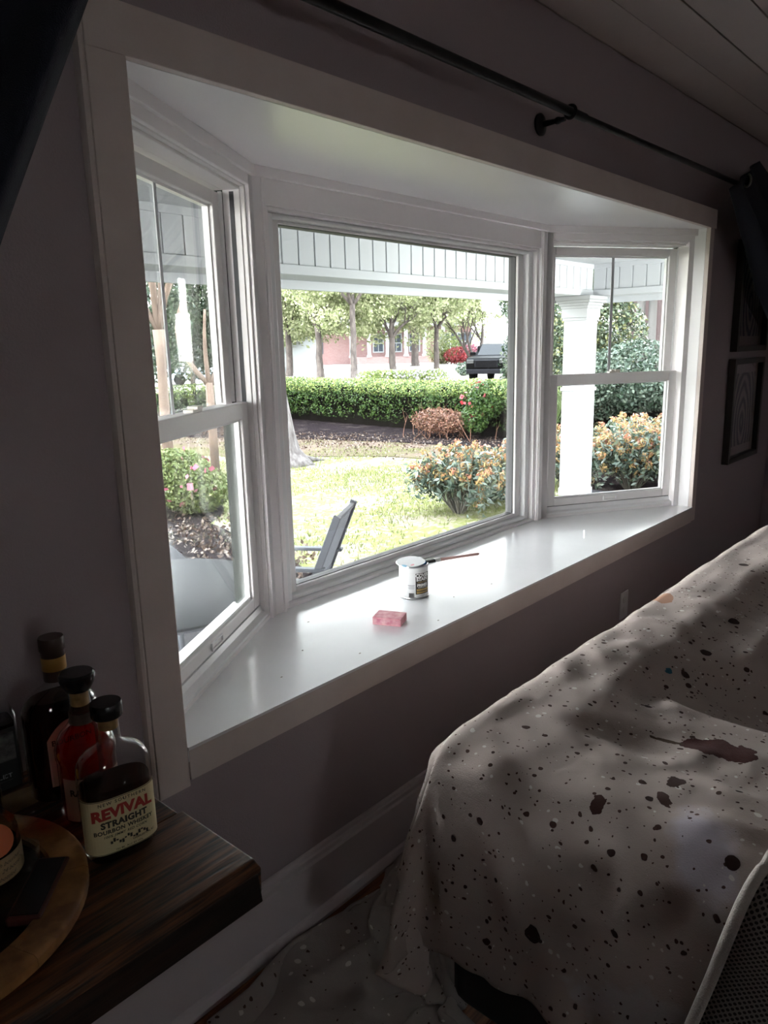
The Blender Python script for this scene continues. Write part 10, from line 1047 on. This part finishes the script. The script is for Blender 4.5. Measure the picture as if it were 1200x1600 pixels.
MB().add([(-.98, -.78, 1.36), (-.98, .78, 1.36), (-.36, .70, 1.83), (-.36, -.70, 1.83), (-1.0, -.78, 1.345), (-1.0, .78, 1.345), (-.38, .70, 1.85), (-.38, -.70, 1.85)], [(0, 1, 2, 3), (4, 7, 6, 5), (0, 4, 5, 1), (1, 5, 6, 2), (2, 6, 7, 3), (3, 7, 4, 0)]).build('windscreen', M_glassd, tk)
for s in (-1, 1):
    MB().box((-.75, s*.83-.02, 1.40), (.95, s*.83+.02, 1.76)).build('side_window', M_glassd, tk)
    MB().box((-2.40, s*.78-.17, .98), (-2.30, s*.78+.17, 1.16)).build('headlamp', M_lamp, tk, bevel=.02)
    MB().box((-.95, s*1.05-.13, 1.32), (-.80, s*1.05+.13, 1.50)).build('wing_mirror', M_paint, tk, bevel=.03)
    for x in (-1.45, 2.1):
        wh = MB().lathe([(.24, -.13), (.39, -.12), (.41, -.08), (.41, .08), (.39, .12), (.24, .13)], 24).build('wheel', M_tyre, tk, True); wh.matrix_local = Matrix.Translation((x, s*.86, .41)) @ Matrix.Rotation(PI/2, 4, 'X')
        MB().lathe([(.22, -.10), (.24, .10)], 12).build('hub', M_chrome, wh)
MB().box((-2.42, -.56, .80), (-2.34, .56, 1.14)).build('grille_surround', M_chrome, tk, bevel=.02); gr = MB()
for k in range(5): gr.box((-2.44, -.50, .845+.055*k), (-2.41, .50, .87+.055*k))
gr.build('grille_bars', M_paint, tk); MB().box((-2.50, -.95, .50), (-2.30, .95, .72)).build('bumper', M_chrome, tk, bevel=.04)
# ---- far left: white house and car glimpse
t = thing('white_house', 'white house wall glimpsed under the trees in the near angled window', 'building', pol(35.2, 62), math.radians(-35)); MB().box((-9, 0, 0), (9, 5, 3.2)).build('wall', M_extw, t); MB().extrude([(-.6, 3.2), (5.6, 3.2), (2.5, 5.2)], (-9.5, 9.5)).build('roof', P('pale_roof', g(.7, .7, .72), .8, spec=.02), t)
for x in (-4, 0, 4): MB().box((x-.6, -.06, 1.0), (x+.6, .02, 2.4)).build('window', M_dpane, t)
t = thing('parked_car', 'pale blue car parked beyond the hedge in the near angled window', 'car', pol(34.9, 44), math.radians(-35))
MB().extrude([(-.9, .3), (-.95, .75), (-.8, .95), (.8, .95), (.95, .75), (.9, .3)], (-2.2, 2.2)).build('body', P('pale_blue_paint_car', (.30, .38, .48), .25), t, bevel=.08, seg=3); MB().loft([(0, 0, .94, 1.3, .8, 4), (0, 0, 1.38, .8, .62, 4)], 24).build('cabin', M_glassd, t, True)
for x in (-1.35, 1.35):
    for s in (-1, 1): MB().lathe([(.2, -.1), (.32, -.1), (.32, .1), (.2, .1)], 20).build('wheel', M_tyre, t, True).matrix_local = Matrix.Translation((x, s*.85, .32)) @ Matrix.Rotation(PI/2, 4, 'X')

# ---- patio table and chair on the porch
M_grey = P('grey_powder_coat', (.065, .070, .080), .6, spec=.06)
t = thing('patio_table', 'round patio table with frosted grey glass top just outside the near window', 'table', (.955, 1.69, ZP)); 
MB().lathe([(.52, .705), (.528, .71), (.528, .717), (.52, .72)], 64).build('glass_top', P('frosted_grey_glass', (.016, .019, .021), .6, spec=.03), t, True); MB().torus((0, 0, .700), (0, 0, 1), .50, .013, 48, 8).build('rim', M_grey, t, True)
for k in range(4):
    a = PI/4+k*PI/2; MB().tube([(.42*math.cos(a), .42*math.sin(a), .70), (.34*math.cos(a), .34*math.sin(a), .35), (.44*math.cos(a), .44*math.sin(a), 0)], .014, 10).build('leg', M_grey, t, True)
t = thing('patio_chair', 'grey high-backed patio chair on the porch below the big pane', 'chair', (1.90, 1.95, ZP), math.radians(-148))
# local: -y front, backrest at +y; width along x
for s in (-1, 1):
    MB().box((-.014, -.02, 0), (.014, .02, .48)).build('back_post', M_grey, t, bevel=.004).matrix_local = Matrix.Translation((s*.21, .20, .46)) @ Matrix.Rotation(math.radians(-22), 4, 'X')
    MB().box((s*.21-.014, -.30, 0), (s*.21+.014, -.27, .60)).build('leg', M_grey, t, bevel=.004); MB().box((s*.21-.014, .17, 0), (s*.21+.014, .20, .42)).build('leg', M_grey, t, bevel=.004)
    MB().box((s*.21-.025, -.32, .60), (s*.21+.025, .30, .62)).build('armrest', M_grey, t, bevel=.006)
MB().box((-.24, -.28, .38), (.24, .22, .41)).build('seat', M_grey, t, bevel=.006)
for zz in (.04, .44): MB().box((-.21, -.012, zz), (.21, .012, zz+.03)).build('back_rail', M_grey, t, bevel=.004).matrix_local = Matrix.Translation((0, .20, .46)) @ Matrix.Rotation(math.radians(-22), 4, 'X')
for k in range(11): MB().box((-.205+k*.0385, -.006, .06), (-.182+k*.0385, .006, .45)).build('back_slat', P('pale_grey_slat', (.11, .117, .13), .6, spec=.06), t).matrix_local = Matrix.Translation((0, .20, .46)) @ Matrix.Rotation(math.radians(-22), 4, 'X')
# ---- loose leaves and grass as stuff
def scatter_flat(name, label, regions, n, size, m, cat, seed, z=.03):
    o = leaves(name, [(x, y, ZG+z, rx_, ry_, .012) for x, y, rx_, ry_ in regions], n, size, m, None, seed=seed, inner=0, kind='stuff'); tag(o, label, cat); return o
scatter_flat('fallen_leaves', 'dry brown leaves scattered over the mulch before the hedge', [(10.6, 8.0, 1.2, 2.4), (9.4, 9.6, 1.6, 3.2), (11.4, 6.5, .9, 1.6), (9.0, 12, 1.6, 3)], 4200, .024, L_dry, 'leaves', 601)
scatter_flat('fallen_leaves', 'dry leaves scattered along the patio edge by the azalea', [(3.2, 4.3, .7, 1.3), (3.6, 5.5, .8, .8), (2.8, 3.4, .6, .5)], 1100, .024, L_dry, 'leaves', 602, .05)
rg = np.random.default_rng(9); n = 60000
gx_ = 3.2+rg.random(n)**.8*7.5; gy_ = 3.2+rg.random(n)*9.5; keep = (np.sin(gx_*2.1+np.sin(gy_*1.7)*1.3)+np.sin(gy_*2.7+gx_*.6)+rg.normal(size=n)*.8 > .1) & (gx_ < 10.0-.25*(gy_-6).clip(0)) ; gx_, gy_ = gx_[keep], gy_[keep]; n = len(gx_)
an = rg.random(n)*2*PI; h_ = .03+.035*rg.random(n); V = np.zeros((n, 3, 3)); wv = .004+.004*rg.random(n)
V[:, 0] = np.stack([gx_-np.cos(an)*wv, gy_-np.sin(an)*wv, np.full(n, ZG)], 1); V[:, 1] = np.stack([gx_+np.cos(an)*wv, gy_+np.sin(an)*wv, np.full(n, ZG)], 1); V[:, 2] = np.stack([gx_+rg.normal(size=n)*.02, gy_+rg.normal(size=n)*.02, ZG+h_], 1)
me = bpy.data.meshes.new('grass_blades'); me.from_pydata(V.reshape(-1, 3).tolist(), [], np.arange(3*n).reshape(-1, 3).tolist()); me.materials.append(leaf_mat('lawn_blades', [g(.50, .58, .18), g(.60, .64, .26), g(.66, .60, .36), g(.38, .48, .14)], .4))
o = bpy.data.objects.new('grass_blades', me); COL.objects.link(o); tag(o, 'short patchy grass blades growing on the lawn', 'grass', kind='stuff')
